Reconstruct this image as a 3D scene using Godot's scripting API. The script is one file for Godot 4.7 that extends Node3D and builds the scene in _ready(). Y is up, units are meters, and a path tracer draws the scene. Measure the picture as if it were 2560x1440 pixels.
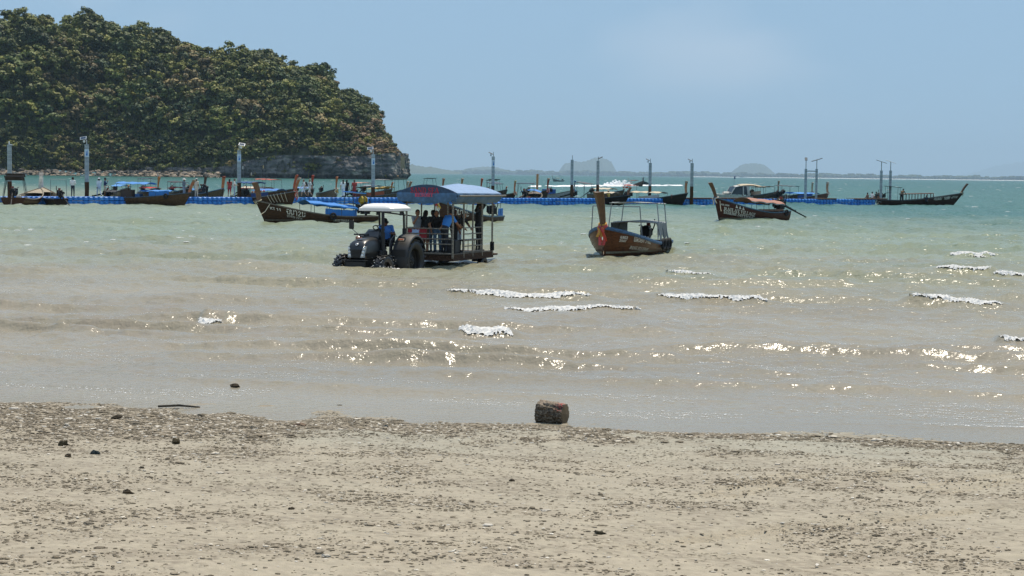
extends Node3D
# A muddy beach at low tide: a tractor pulls a trailer of passengers out of the sea, longtail boats lie at anchor and along a floating pontoon, a wooded headland stands behind.

const F := 4500.0          # focal length in pixels of the 2560 x 1440 photograph
const EYE := 3.3           # height of the lens above the sea
var cam: Camera3D
var view: Basis
var rng := RandomNumberGenerator.new()
var taken := {}
var mats := {}
var texs := {}
var n_a := FastNoiseLite.new()
var n_b := FastNoiseLite.new()
var n_c := FastNoiseLite.new()


func _ready() -> void:
	rng.seed = 7
	set_camera_and_light()
	set_noises()
	build_sky_and_sea()
	build_beach()
	build_headland()
	build_far_coast()
	build_pontoon()
	build_piles()
	build_boats()
	build_tractor()
	build_trailer()
	build_people()
	build_beach_things()
	build_foam_and_glints()


func set_camera_and_light() -> void:
	cam = Camera3D.new()
	cam.name = "camera"
	cam.fov = rad_to_deg(2.0 * atan(720.0 / F))
	cam.near = 0.5
	cam.far = 60000.0
	view = Basis(Vector3.RIGHT, -atan(284.0 / F)) * Basis(Vector3.BACK, atan(0.0115))
	cam.transform = Transform3D(view, Vector3(0, EYE, 0))
	add_child(cam)
	cam.current = true
	var env := Environment.new()
	env.background_mode = Environment.BG_SKY
	env.tonemap_mode = Environment.TONE_MAPPER_LINEAR
	env.tonemap_exposure = EXPOSURE
	env.sdfgi_enabled = true
	env.ssao_enabled = true
	env.ssil_enabled = true
	env.fog_enabled = true
	env.fog_light_color = Color(0.80, 0.92, 1.0)
	env.fog_density = 0.00005
	env.sky = Sky.new()
	env.sky.sky_material = sky_material()
	var we := WorldEnvironment.new()
	we.name = "world_environment"
	we.environment = env
	add_child(we)
	var sun := DirectionalLight3D.new()
	sun.name = "sun"
	sun.light_energy = SUN
	sun.light_color = Color(1.0, 0.95, 0.87)
	sun.light_angular_distance = 0.5
	sun.shadow_enabled = true
	sun.directional_shadow_max_distance = 1500.0
	add_child(sun)
	sun.look_at_from_position(sun_dir() * 100.0, Vector3.ZERO, Vector3.UP)

const EXPOSURE := 1.2
const SUN := 1.35


func sun_dir() -> Vector3:
	var el := deg_to_rad(69.0)
	var az := deg_to_rad(26.0)
	return Vector3(sin(az) * cos(el), sin(el), -cos(az) * cos(el))


func sky_material() -> PanoramaSkyMaterial:
	# air only: pale towards the horizon, deeper blue overhead, a soft brightening towards the sun, thin high cloud
	var w := 1024
	var h := 512
	var data := PackedFloat32Array()
	data.resize(w * h * 3)
	var puff := FastNoiseLite.new()
	puff.seed = 5
	puff.frequency = 2.6
	puff.fractal_octaves = 5
	var s := sun_dir()
	var i := 0
	for y in h:
		var el := PI * (0.5 - (y + 0.5) / h)
		for x in w:
			var a := TAU * (x + 0.5) / w - PI
			var d := Vector3(sin(a) * cos(el), sin(el), -cos(a) * cos(el))
			var c: Vector3
			if el < 0.0:
				c = Vector3(0.30, 0.33, 0.33)
			else:
				var t := pow(sin(el), 0.55)
				c = Vector3(0.31, 0.475, 0.61).lerp(Vector3(0.20, 0.34, 0.60), t)
				c += Vector3(0.5, 0.5, 0.47) * pow(maxf(d.dot(s), 0.0), 9.0)
				var k := puff.get_noise_3d(d.x * 1.2, d.y * 4.0 + 3.0, d.z * 1.2)
				k = clampf((k + 0.02) * 2.2, 0.0, 1.0) * smoothstep(0.015, 0.085, el) * 0.5
				c = c.lerp(Vector3(0.60, 0.66, 0.74), k)
			data[i] = c.x
			data[i + 1] = c.y
			data[i + 2] = c.z
			i += 3
	var im := Image.create_from_data(w, h, false, Image.FORMAT_RGBF, data.to_byte_array())
	var m := PanoramaSkyMaterial.new()
	m.panorama = ImageTexture.create_from_image(im)
	return m


func set_noises() -> void:
	for n in [n_a, n_b, n_c]:
		n.noise_type = FastNoiseLite.TYPE_SIMPLEX_SMOOTH
		n.fractal_type = FastNoiseLite.FRACTAL_NONE
		n.frequency = 1.0
	n_a.seed = 11
	n_b.seed = 23
	n_c.seed = 37


# ---------------------------------------------------------------- where things stand

func ray(px: float, py: float) -> Vector3:
	return view * Vector3((px - 1280.0) / F, (720.0 - py) / F, -1.0)


func spot(px: float, py: float, y := 0.0) -> Vector3:   # the point of the level y that is seen at a pixel of the photograph
	var d := ray(px, py)
	return Vector3(0, EYE, 0) + d * ((y - EYE) / d.y)


func away(px: float, py: float, dist: float) -> Vector3:   # the point at a distance along -z
	var d := ray(px, py)
	return Vector3(0, EYE, 0) + d * (dist / -d.z)


func stand(px: float, dist: float, y: float) -> Vector3:   # a point at that height whose picture lies in that column
	var py := 436.0 + (EYE - y) * F / dist
	var p := away(px, py, dist)
	return Vector3(p.x, y, p.z)


# ---------------------------------------------------------------- naming

func numbered(called: String) -> String:
	var k: int = taken.get(called, 0)
	taken[called] = k + 1
	return called if k == 0 else "%s_%03d" % [called, k]


func tag(o: Node3D, label: String, category: String, group := "", kind := "") -> void:
	if label: o.set_meta("label", label)
	if category: o.set_meta("category", category)
	if group: o.set_meta("group", group)
	if kind: o.set_meta("kind", kind)


func thing(called: String, label: String, category: String, at := Vector3.ZERO, turn := 0.0, group := "") -> Node3D:
	var o := Node3D.new()
	o.name = numbered(called)
	add_child(o)
	o.position = at
	o.rotation.y = turn
	tag(o, label, category, group)
	return o


func part(parent: Node3D, called: String, g: Geo, m: Material) -> MeshInstance3D:
	var o := MeshInstance3D.new()
	o.name = called
	o.mesh = g.mesh()
	o.material_override = m
	parent.add_child(o, true)
	return o


func solo(called: String, g: Geo, m: Material, label: String, category: String, at := Vector3.ZERO, turn := 0.0, group := "") -> MeshInstance3D:
	var o := MeshInstance3D.new()
	o.name = numbered(called)
	o.mesh = g.mesh()
	o.material_override = m
	add_child(o)
	o.position = at
	o.rotation.y = turn
	tag(o, label, category, group)
	return o


func structure(called: String, mesh: Mesh, m: Material, kind := "structure") -> MeshInstance3D:
	var o := MeshInstance3D.new()
	o.name = numbered(called)
	o.mesh = mesh
	o.material_override = m
	add_child(o)
	o.set_meta("kind", kind)
	return o


# ---------------------------------------------------------------- materials

func noise_tex(key: String, freq: float, lo: float, hi: float, octaves := 4, size := 256, bump := 0.0, kind := FastNoiseLite.TYPE_SIMPLEX_SMOOTH) -> NoiseTexture2D:
	if texs.has(key):
		return texs[key]
	var n := FastNoiseLite.new()
	n.seed = hash(key) % 1000
	n.noise_type = kind
	n.frequency = freq
	n.fractal_octaves = octaves
	n.fractal_gain = 0.55
	var t := NoiseTexture2D.new()
	t.width = size
	t.height = size
	t.seamless = true
	t.seamless_blend_skirt = 0.2
	t.noise = n
	if bump > 0.0:
		t.as_normal_map = true
		t.bump_strength = bump
	else:
		var r := Gradient.new()
		r.set_color(0, Color(lo, lo, lo))
		r.set_color(1, Color(hi, hi, hi))
		t.color_ramp = r
	texs[key] = t
	return t


# a painted, wooden, cloth or metal surface: one colour with a grain that belongs to the stuff
func mat(key: String, hex: String, rough := 0.6, metal := 0.0, grain := "", scale := Vector3.ONE) -> StandardMaterial3D:
	if mats.has(key):
		return mats[key]
	var m := StandardMaterial3D.new()
	m.resource_name = key
	m.albedo_color = Color(hex)
	m.roughness = rough
	m.metallic = metal
	if grain:
		m.uv1_triplanar = true
		m.uv1_scale = scale
		match grain:
			"wood": m.albedo_texture = noise_tex("wood", 0.02, 0.45, 1.0, 5)
			"worn":
				m.albedo_texture = noise_tex("worn", 0.03, 0.4, 1.0, 5)
				m.metallic_specular = 0.3
			"cloth": m.albedo_texture = noise_tex("cloth", 0.02, 0.72, 1.0, 4)
			"dirt": m.albedo_texture = noise_tex("dirt", 0.05, 0.35, 1.0, 5)
	mats[key] = m
	return m


func vmat(key: String, rough := 0.8) -> StandardMaterial3D:   # colours come with the vertices
	if mats.has(key):
		return mats[key]
	var m := StandardMaterial3D.new()
	m.resource_name = key
	m.vertex_color_use_as_albedo = true
	m.roughness = rough
	mats[key] = m
	return m


# ---------------------------------------------------------------- shapes

class Geo:
	var v := PackedVector3Array()
	var n := PackedVector3Array()
	var c := PackedColorArray()
	var col := Color.WHITE
	var tf := Transform3D.IDENTITY

	func tri(a: Vector3, b: Vector3, d: Vector3) -> void:
		a = tf * a
		b = tf * b
		d = tf * d
		var m := (d - a).cross(b - a).normalized()
		v.append(a); v.append(b); v.append(d)
		n.append(m); n.append(m); n.append(m)
		c.append(col); c.append(col); c.append(col)

	func tris(a: Vector3, b: Vector3, d: Vector3, na: Vector3, nb: Vector3, nd: Vector3) -> void:
		v.append(tf * a); v.append(tf * b); v.append(tf * d)
		n.append((tf.basis * na).normalized()); n.append((tf.basis * nb).normalized()); n.append((tf.basis * nd).normalized())
		c.append(col); c.append(col); c.append(col)

	func quad(a: Vector3, b: Vector3, d: Vector3, e: Vector3) -> void:
		tri(a, b, d)
		tri(a, d, e)

	# eight corners: bottom ring 0-3, top ring 4-7, each counter-clockwise from above
	func hexa(p: Array) -> void:
		quad(p[3], p[2], p[1], p[0])
		quad(p[4], p[5], p[6], p[7])
		for i in 4:
			var j := (i + 1) % 4
			quad(p[i], p[j], p[j + 4], p[i + 4])

	func box(at: Vector3, size: Vector3, turn := Basis.IDENTITY, taper := 1.0) -> void:
		var h := size * 0.5
		var p := []
		for y in [-1.0, 1.0]:
			var k := taper if y > 0.0 else 1.0
			for q in [[-1, -1], [-1, 1], [1, 1], [1, -1]]:
				p.append(at + turn * Vector3(h.x * q[0] * k, h.y * y, h.z * q[1] * k))
		hexa(p)

	# a box whose long edges are chamfered
	func rbox(at: Vector3, size: Vector3, r: float, turn := Basis.IDENTITY) -> void:
		var h := size * 0.5
		var rows := []
		for lay in [[-h.y, r], [-h.y + r, 0.0], [h.y - r, 0.0], [h.y, r]]:
			var ring := []
			var i: float = lay[1]
			for q in [[-1, -1], [-1, 1], [1, 1], [1, -1]]:
				var a := Vector3((h.x - i) * q[0], lay[0], (h.z - i) * q[1])
				var cut := r * 0.7
				if q[0] * q[1] > 0:
					ring.append(a - Vector3(0, 0, cut * q[1]) if q[0] < 0 else a - Vector3(0, 0, cut * q[1]))
					ring.append(a - Vector3(cut * q[0], 0, 0))
					if q[0] < 0:
						pass
				else:
					ring.append(a - Vector3(cut * q[0], 0, 0))
					ring.append(a - Vector3(0, 0, cut * q[1]))
			var moved := []
			for a in ring:
				moved.append(at + turn * a)
			rows.append(moved)
		loft(rows, true, true, false)

	func bar(a: Vector3, b: Vector3, w: float, h: float, up := Vector3.UP) -> void:
		var x := (b - a)
		var l := x.length()
		x /= l
		if absf(x.dot(up)) > 0.98:
			up = Vector3.RIGHT
		var z := x.cross(up).normalized()
		var y := z.cross(x)
		box((a + b) * 0.5, Vector3(l, h, w), Basis(x, y, z))

	func tube(pts: Array, r: Variant, sides := 8, capped := true, squash := 1.0) -> void:
		var rows := []
		var last := Vector3.ZERO
		for i in pts.size():
			var p: Vector3 = pts[i]
			var t: Vector3 = (pts[mini(i + 1, pts.size() - 1)] - pts[maxi(i - 1, 0)]).normalized()
			if last == Vector3.ZERO:
				last = t.cross(Vector3.UP if absf(t.y) < 0.9 else Vector3.RIGHT).normalized()
			last = (last - t * last.dot(t)).normalized()
			var b := t.cross(last)
			var rad: float = r if r is float else r[i]
			var ring := []
			for k in sides:
				var a := TAU * k / sides
				ring.append(p + (last * cos(a) + b * sin(a) * squash) * rad)
			rows.append(ring)
		loft(rows, true, capped, true)

	# rows of points; smooth or faceted
	func loft(rows: Array, closed := false, capped := false, smooth := true) -> void:
		var nr := rows.size()
		var nc: int = rows[0].size()
		var last := nc if closed else nc - 1
		if smooth:
			var nor := []
			for i in nr:
				var line := []
				for j in nc:
					var up: Vector3 = rows[mini(i + 1, nr - 1)][j] - rows[maxi(i - 1, 0)][j]
					var j0 := (j - 1 + nc) % nc if closed else maxi(j - 1, 0)
					var j1 := (j + 1) % nc if closed else mini(j + 1, nc - 1)
					var side: Vector3 = rows[i][j1] - rows[i][j0]
					var m := up.cross(side)
					line.append(m.normalized() if m.length_squared() > 1e-14 else Vector3.UP)
				nor.append(line)
			for i in nr - 1:
				for j in last:
					var k := (j + 1) % nc
					tris(rows[i][j], rows[i][k], rows[i + 1][k], nor[i][j], nor[i][k], nor[i + 1][k])
					tris(rows[i][j], rows[i + 1][k], rows[i + 1][j], nor[i][j], nor[i + 1][k], nor[i + 1][j])
		else:
			for i in nr - 1:
				for j in last:
					var k := (j + 1) % nc
					quad(rows[i][j], rows[i][k], rows[i + 1][k], rows[i + 1][j])
		if capped and closed:
			for e in [0, nr - 1]:
				var mid := Vector3.ZERO
				for q in rows[e]:
					mid += q
				mid /= nc
				for j in nc:
					var k := (j + 1) % nc
					if e == 0:
						tri(mid, rows[e][k], rows[e][j])
					else:
						tri(mid, rows[e][j], rows[e][k])

	# a profile of (radius, height) turned round the y axis of tf
	func lathe(prof: Array, sides := 16, capped := true) -> void:
		var rows := []
		for q in prof:
			var ring := []
			for k in sides:
				var a := TAU * k / sides
				ring.append(Vector3(cos(a) * q[0], q[1], sin(a) * q[0]))
			rows.append(ring)
		loft(rows, true, capped, true)

	func ball(at: Vector3, r: Vector3, sides := 10, rings := 6) -> void:
		var rows := []
		for i in rings + 1:
			var e := PI * i / rings - PI / 2
			var ring := []
			for k in sides:
				var a := TAU * k / sides
				ring.append(at + Vector3(cos(a) * cos(e) * r.x, sin(e) * r.y, sin(a) * cos(e) * r.z))
			rows.append(ring)
		loft(rows, true, false, true)

	# a sheet with thickness: rows of points, pushed down by its thickness to make the underside
	func sheet(rows: Array, thick: float, down := Vector3.DOWN) -> void:
		loft(rows)
		var under := []
		for line in rows:
			var r := []
			for p in line:
				r.append(p + down * thick)
			r.reverse()
			under.append(r)
		loft(under)
		var nr := rows.size()
		var nc: int = rows[0].size()
		for i in nr - 1:
			for j in [0, nc - 1]:
				quad(rows[i][j], rows[i + 1][j], rows[i + 1][j] + down * thick, rows[i][j] + down * thick)
		for j in nc - 1:
			for i in [0, nr - 1]:
				quad(rows[i][j], rows[i][j + 1], rows[i][j + 1] + down * thick, rows[i][j] + down * thick)

	func mesh() -> ArrayMesh:
		var a := []
		a.resize(Mesh.ARRAY_MAX)
		a[Mesh.ARRAY_VERTEX] = v
		a[Mesh.ARRAY_NORMAL] = n
		a[Mesh.ARRAY_COLOR] = c
		var m := ArrayMesh.new()
		m.add_surface_from_arrays(Mesh.PRIMITIVE_TRIANGLES, a)
		return m


func array_mesh(v: PackedVector3Array, n: PackedVector3Array, c: PackedColorArray, ix: PackedInt32Array) -> ArrayMesh:
	var a := []
	a.resize(Mesh.ARRAY_MAX)
	a[Mesh.ARRAY_VERTEX] = v
	a[Mesh.ARRAY_NORMAL] = n
	if c.size():
		a[Mesh.ARRAY_COLOR] = c
	a[Mesh.ARRAY_INDEX] = ix
	var m := ArrayMesh.new()
	m.add_surface_from_arrays(Mesh.PRIMITIVE_TRIANGLES, a)
	return m


# a rectangular net of points with shared, smooth normals
func net(v: PackedVector3Array, rows: int, cols: int, c: PackedColorArray) -> ArrayMesh:
	var n := PackedVector3Array()
	n.resize(rows * cols)
	var ix := PackedInt32Array()
	ix.resize((rows - 1) * (cols - 1) * 6)
	var k := 0
	for i in rows:
		var i0 := maxi(i - 1, 0) * cols
		var i1 := mini(i + 1, rows - 1) * cols
		for j in cols:
			var m := (v[i * cols + mini(j + 1, cols - 1)] - v[i * cols + maxi(j - 1, 0)]).cross(v[i1 + j] - v[i0 + j])
			n[i * cols + j] = m.normalized()
			if i < rows - 1 and j < cols - 1:
				var a := i * cols + j
				ix[k] = a; ix[k + 1] = a + cols; ix[k + 2] = a + 1
				ix[k + 3] = a + 1; ix[k + 4] = a + cols; ix[k + 5] = a + cols + 1
				k += 6
	return array_mesh(v, n, c, ix)


func scatter(called: String, mesh: Mesh, m: Material, where: Array, tints: Array, kind := "stuff") -> MultiMeshInstance3D:
	var mm := MultiMesh.new()
	mm.transform_format = MultiMesh.TRANSFORM_3D
	mm.use_colors = tints.size() > 0
	mm.mesh = mesh
	mm.instance_count = where.size()
	for i in where.size():
		mm.set_instance_transform(i, where[i])
		if tints.size():
			mm.set_instance_color(i, tints[i])
	var o := MultiMeshInstance3D.new()
	o.name = numbered(called)
	o.multimesh = mm
	o.material_override = m
	add_child(o)
	o.set_meta("kind", kind)
	return o


func rock_mesh(sd: int, flat := 0.7, rough := 0.35) -> Geo:
	var g := Geo.new()
	var nn := FastNoiseLite.new()
	nn.seed = sd
	nn.frequency = 0.9
	var rows := []
	for i in 6:
		var e := PI * i / 5.0 - PI / 2
		var ring := []
		for k in 8:
			var a := TAU * (k + 0.5 * (i % 2)) / 8.0
			var p := Vector3(cos(a) * cos(e), sin(e), sin(a) * cos(e))
			ring.append(p * Vector3(1, flat, 0.8) * (1.0 + rough * 2.0 * nn.get_noise_3dv(p * 1.3)))
		rows.append(ring)
	g.loft(rows, true, false, false)
	return g


# ================================================================ sea, beach, land

var shore_a: Vector3
var shore_b: Vector3
var sea_out: Vector3       # unit vector out to sea
var along: Vector3         # unit vector along the water's edge, to the right
var breakers := []         # [p0, p1, q0, q1, height] of the waves that break


func pq(p: Vector3) -> Vector2:   # metres along the shore and out from it
	var d := p - shore_a
	return Vector2(d.dot(along), d.dot(sea_out))


func set_shore() -> void:
	shore_a = spot(0, 1012)
	shore_b = spot(2560, 1112)
	along = (shore_b - shore_a).normalized()
	sea_out = along.cross(Vector3.UP) * -1.0
	if sea_out.z > 0.0:
		sea_out = -sea_out
	for b in BREAKERS:
		var p := pq(spot(b[0], b[1] + 6))
		var q := pq(spot(b[2], b[3] + 6))
		breakers.append([p.x, q.x, p.y, q.y, b[4]])

# left and right end of each breaking crest in the photograph, and its height in metres
const BREAKERS := [[1108, 732, 1485, 745, 0.13], [1250, 774, 1612, 784, 0.12], [1632, 744, 1925, 760, 0.15], [1655, 686, 1790, 690, 0.10], [1148, 834, 1285, 838, 0.12], [2265, 755, 2510, 765, 0.15],
	[2335, 680, 2480, 682, 0.12], [2480, 684, 2580, 690, 0.16], [2370, 637, 2490, 640, 0.12], [496, 802, 562, 806, 0.13], [100, 836, 212, 838, 0.08], [250, 846, 372, 848, 0.08], [2490, 848, 2580, 858, 0.10]]


func wave(x: float, z: float, p: float, q: float) -> float:
	if q < -1.0:
		return 0.0
	var warp := n_a.get_noise_2d(p * 0.035, q * 0.07) * 0.75 + n_b.get_noise_2d(p * 0.13, q * 0.12) * 0.16
	var phase := TAU * (13.0 * log(1.0 + 0.055 * maxf(q, 0.0)) + warp)
	var crest := pow(0.5 + 0.5 * cos(phase + 0.75 * cos(phase)), 2.2)
	var patch := 0.5 + 0.75 * n_c.get_noise_2d(p * 0.10 + 9.0, q * 0.26)
	patch = clampf(patch, 0.05, 1.2)
	var amp := lerpf(0.04, 0.24, smoothstep(0.0, 12.0, q)) * smoothstep(-0.5, 1.2, q)
	var h := amp * crest * patch
	var chop := smoothstep(0.3, 9.0, q)
	h += chop * lerpf(0.060, 0.095, smoothstep(15.0, 50.0, q)) * n_b.get_noise_2d(p * 0.42, q * 0.75)
	h += chop * lerpf(0.030, 0.060, smoothstep(15.0, 50.0, q)) * n_c.get_noise_2d(p * 1.3, q * 2.1)
	h += smoothstep(0.1, 3.0, q) * 0.010 * n_a.get_noise_2d(p * 3.6, q * 5.5)
	if q > 40.0:
		h += smoothstep(40.0, 90.0, q) * (0.10 * n_a.get_noise_2d(p * 0.22, q * 0.16) + 0.05 * n_b.get_noise_2d(p * 0.7, q * 0.4))
	for b in breakers:
		if q > b[2] - 3.0 and q < b[2] + 3.0 and p > b[0] - 1.0 and p < b[1] + 1.0:
			h += ridge(b, p, q)
	return h


func ridge(b: Array, p: float, q: float) -> float:
	var t: float = (p - b[0]) / (b[1] - b[0])
	var qc: float = lerpf(b[2], b[3], clampf(t, 0.0, 1.0)) + n_a.get_noise_2d(p * 0.6, b[2]) * 0.22
	var d := q - qc
	d = d / 0.30 if d < 0.0 else d / 0.85     # steep towards the beach, long behind
	var w := smoothstep(-0.15, 0.12, t) * smoothstep(1.15, 0.88, t)
	return b[4] * w * exp(-d * d)


func build_sky_and_sea() -> void:
	set_shore()
	var ks := []
	for i in 12: ks.append(-2.4 + i * 0.165)
	for i in 701: ks.append(-0.35 + 0.001 * i)
	for i in 12: ks.append(0.35 + (i + 1) * 0.165)
	var ds := []
	var yy := 690.0
	while yy > 3.0:
		ds.append(EYE * F / yy)
		yy -= 1.25 if yy > 60.0 else 0.8
	for d in [6000.0, 8000.0, 12000.0, 20000.0, 45000.0]: ds.append(d)
	var v := PackedVector3Array()
	var c := PackedColorArray()
	v.resize(ds.size() * ks.size())
	c.resize(v.size())
	var i := 0
	var mud := Vector3(0.25, 0.220, 0.160)
	var silt := Vector3(0.245, 0.222, 0.155)
	var milky := Vector3(0.190, 0.222, 0.148)
	var jade := Vector3(0.038, 0.110, 0.088)
	var deep := Vector3(0.028, 0.098, 0.082)
	for d in ds:
		for k in ks:
			var x: float = d * k
			var e := Vector3(x, 0, -d) - shore_a
			var p := e.dot(along)
			var q := e.dot(sea_out)
			var h := wave(x, -d, p, q) if d < 700.0 else 0.0
			v[i] = Vector3(x, h, -d)
			# how much silt hangs in the water: most at the edge, little beyond the pontoon
			var m: float = q + 9.0 * n_a.get_noise_2d(p * 0.035, q * 0.03) + 6.0 * n_b.get_noise_2d(p * 0.08, q * 0.11) + p * 0.15
			var col := mud.lerp(silt, smoothstep(8.0, 30.0, m)).lerp(milky, smoothstep(26.0, 70.0, m)).lerp(jade, smoothstep(80.0, 185.0, m + p * 0.9)).lerp(deep, smoothstep(250.0, 900.0, m))
			col *= 1.0 + 0.10 * n_c.get_noise_2d(p * 0.09, q * 0.16)
			c[i] = Color(col.x, col.y, col.z)
			i += 1
	# the near water is smooth between its ripples; farther out the wind has roughened it, a little more in each reach
	var n := ks.size()
	var from := 0
	var reaches := [30.0, 36.0, 43.0, 51.0, 60.0, 71.0, 84.0, 100.0, 120.0, 150.0, 1e9]
	for r in reaches.size():
		var to := from
		while to < ds.size() - 1 and ds[to] < reaches[r]: to += 1
		var far := r / float(reaches.size() - 1)
		var m := vmat("sea_water_%d" % r, lerpf(0.20, 0.30, far))
		m.metallic_specular = lerpf(0.36, 0.22, far)
		m.normal_enabled = true
		m.normal_texture = noise_tex("ripple", 0.022, 0, 1, 4, 512, 9.0)
		m.normal_scale = lerpf(0.62, 1.1, far)
		m.uv1_triplanar = true
		m.uv1_world_triplanar = true
		m.uv1_scale = Vector3(0.33, 0.33, 0.52) * lerpf(1.0, 0.16, smoothstep(0.0, 0.8, far))
		structure("sea", net(v.slice(from * n, (to + 1) * n), to + 1 - from, n, c.slice(from * n, (to + 1) * n)), m)
		from = to


# height of the sand over the sea
func sand(p: float, q: float) -> float:
	var h := -0.046 * q
	if q < -9.0:
		h += -0.02 * (q + 9.0)
	h += 0.030 * n_a.get_noise_2d(p * 0.25, q * 0.5) * smoothstep(-8.0, -1.0, q) + 0.045 * n_b.get_noise_2d(p * 0.17, q * 0.22) * smoothstep(0.5, -3.0, q) + 0.05 * n_b.get_noise_2d(p * 0.8, q * 0.9) * smoothstep(7.0, 3.0, p) * smoothstep(-3.0, -0.5, q)
	if p < 6.0:
		h += 0.028 * n_c.get_noise_2d(p * 0.9, q * 1.4) * smoothstep(6.0, 0.0, p)
	return h


func sand_at(x: float, z: float) -> float:
	var w := pq(Vector3(x, 0, z))
	return sand(w.x, w.y)


func beach_spot(px: float, py: float) -> Vector3:
	var y := 0.2
	var p := Vector3.ZERO
	for i in 8:
		p = spot(px, py, y)
		y = sand_at(p.x, p.z)
	return Vector3(p.x, y, p.z)


func gravel_amount(p: float, q: float) -> float:   # 0..1, where shell grit and small stones lie
	var w := lerpf(6.2, 1.5, smoothstep(0.5, 8.5, p))
	var edge := smoothstep(-w, -w * 0.35, q + 1.1 * n_a.get_noise_2d(p * 0.5, q * 0.4) + 0.5 * n_b.get_noise_2d(p * 1.3, q * 1.1))
	edge *= lerpf(1.0, 0.62, smoothstep(7.0, 12.0, p))
	edge *= 1.0 - 0.9 * exp(-Vector2((p - 6.4) / 1.1, (q + 3.4) / 0.9).length_squared())
	var patch := smoothstep(0.05, 0.5, n_b.get_noise_2d(p * 0.42, q * 0.75) + 0.45 * n_c.get_noise_2d(p * 1.4, q * 2.2))
	return clampf(edge + 0.34 * patch, 0.0, 1.0)


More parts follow.
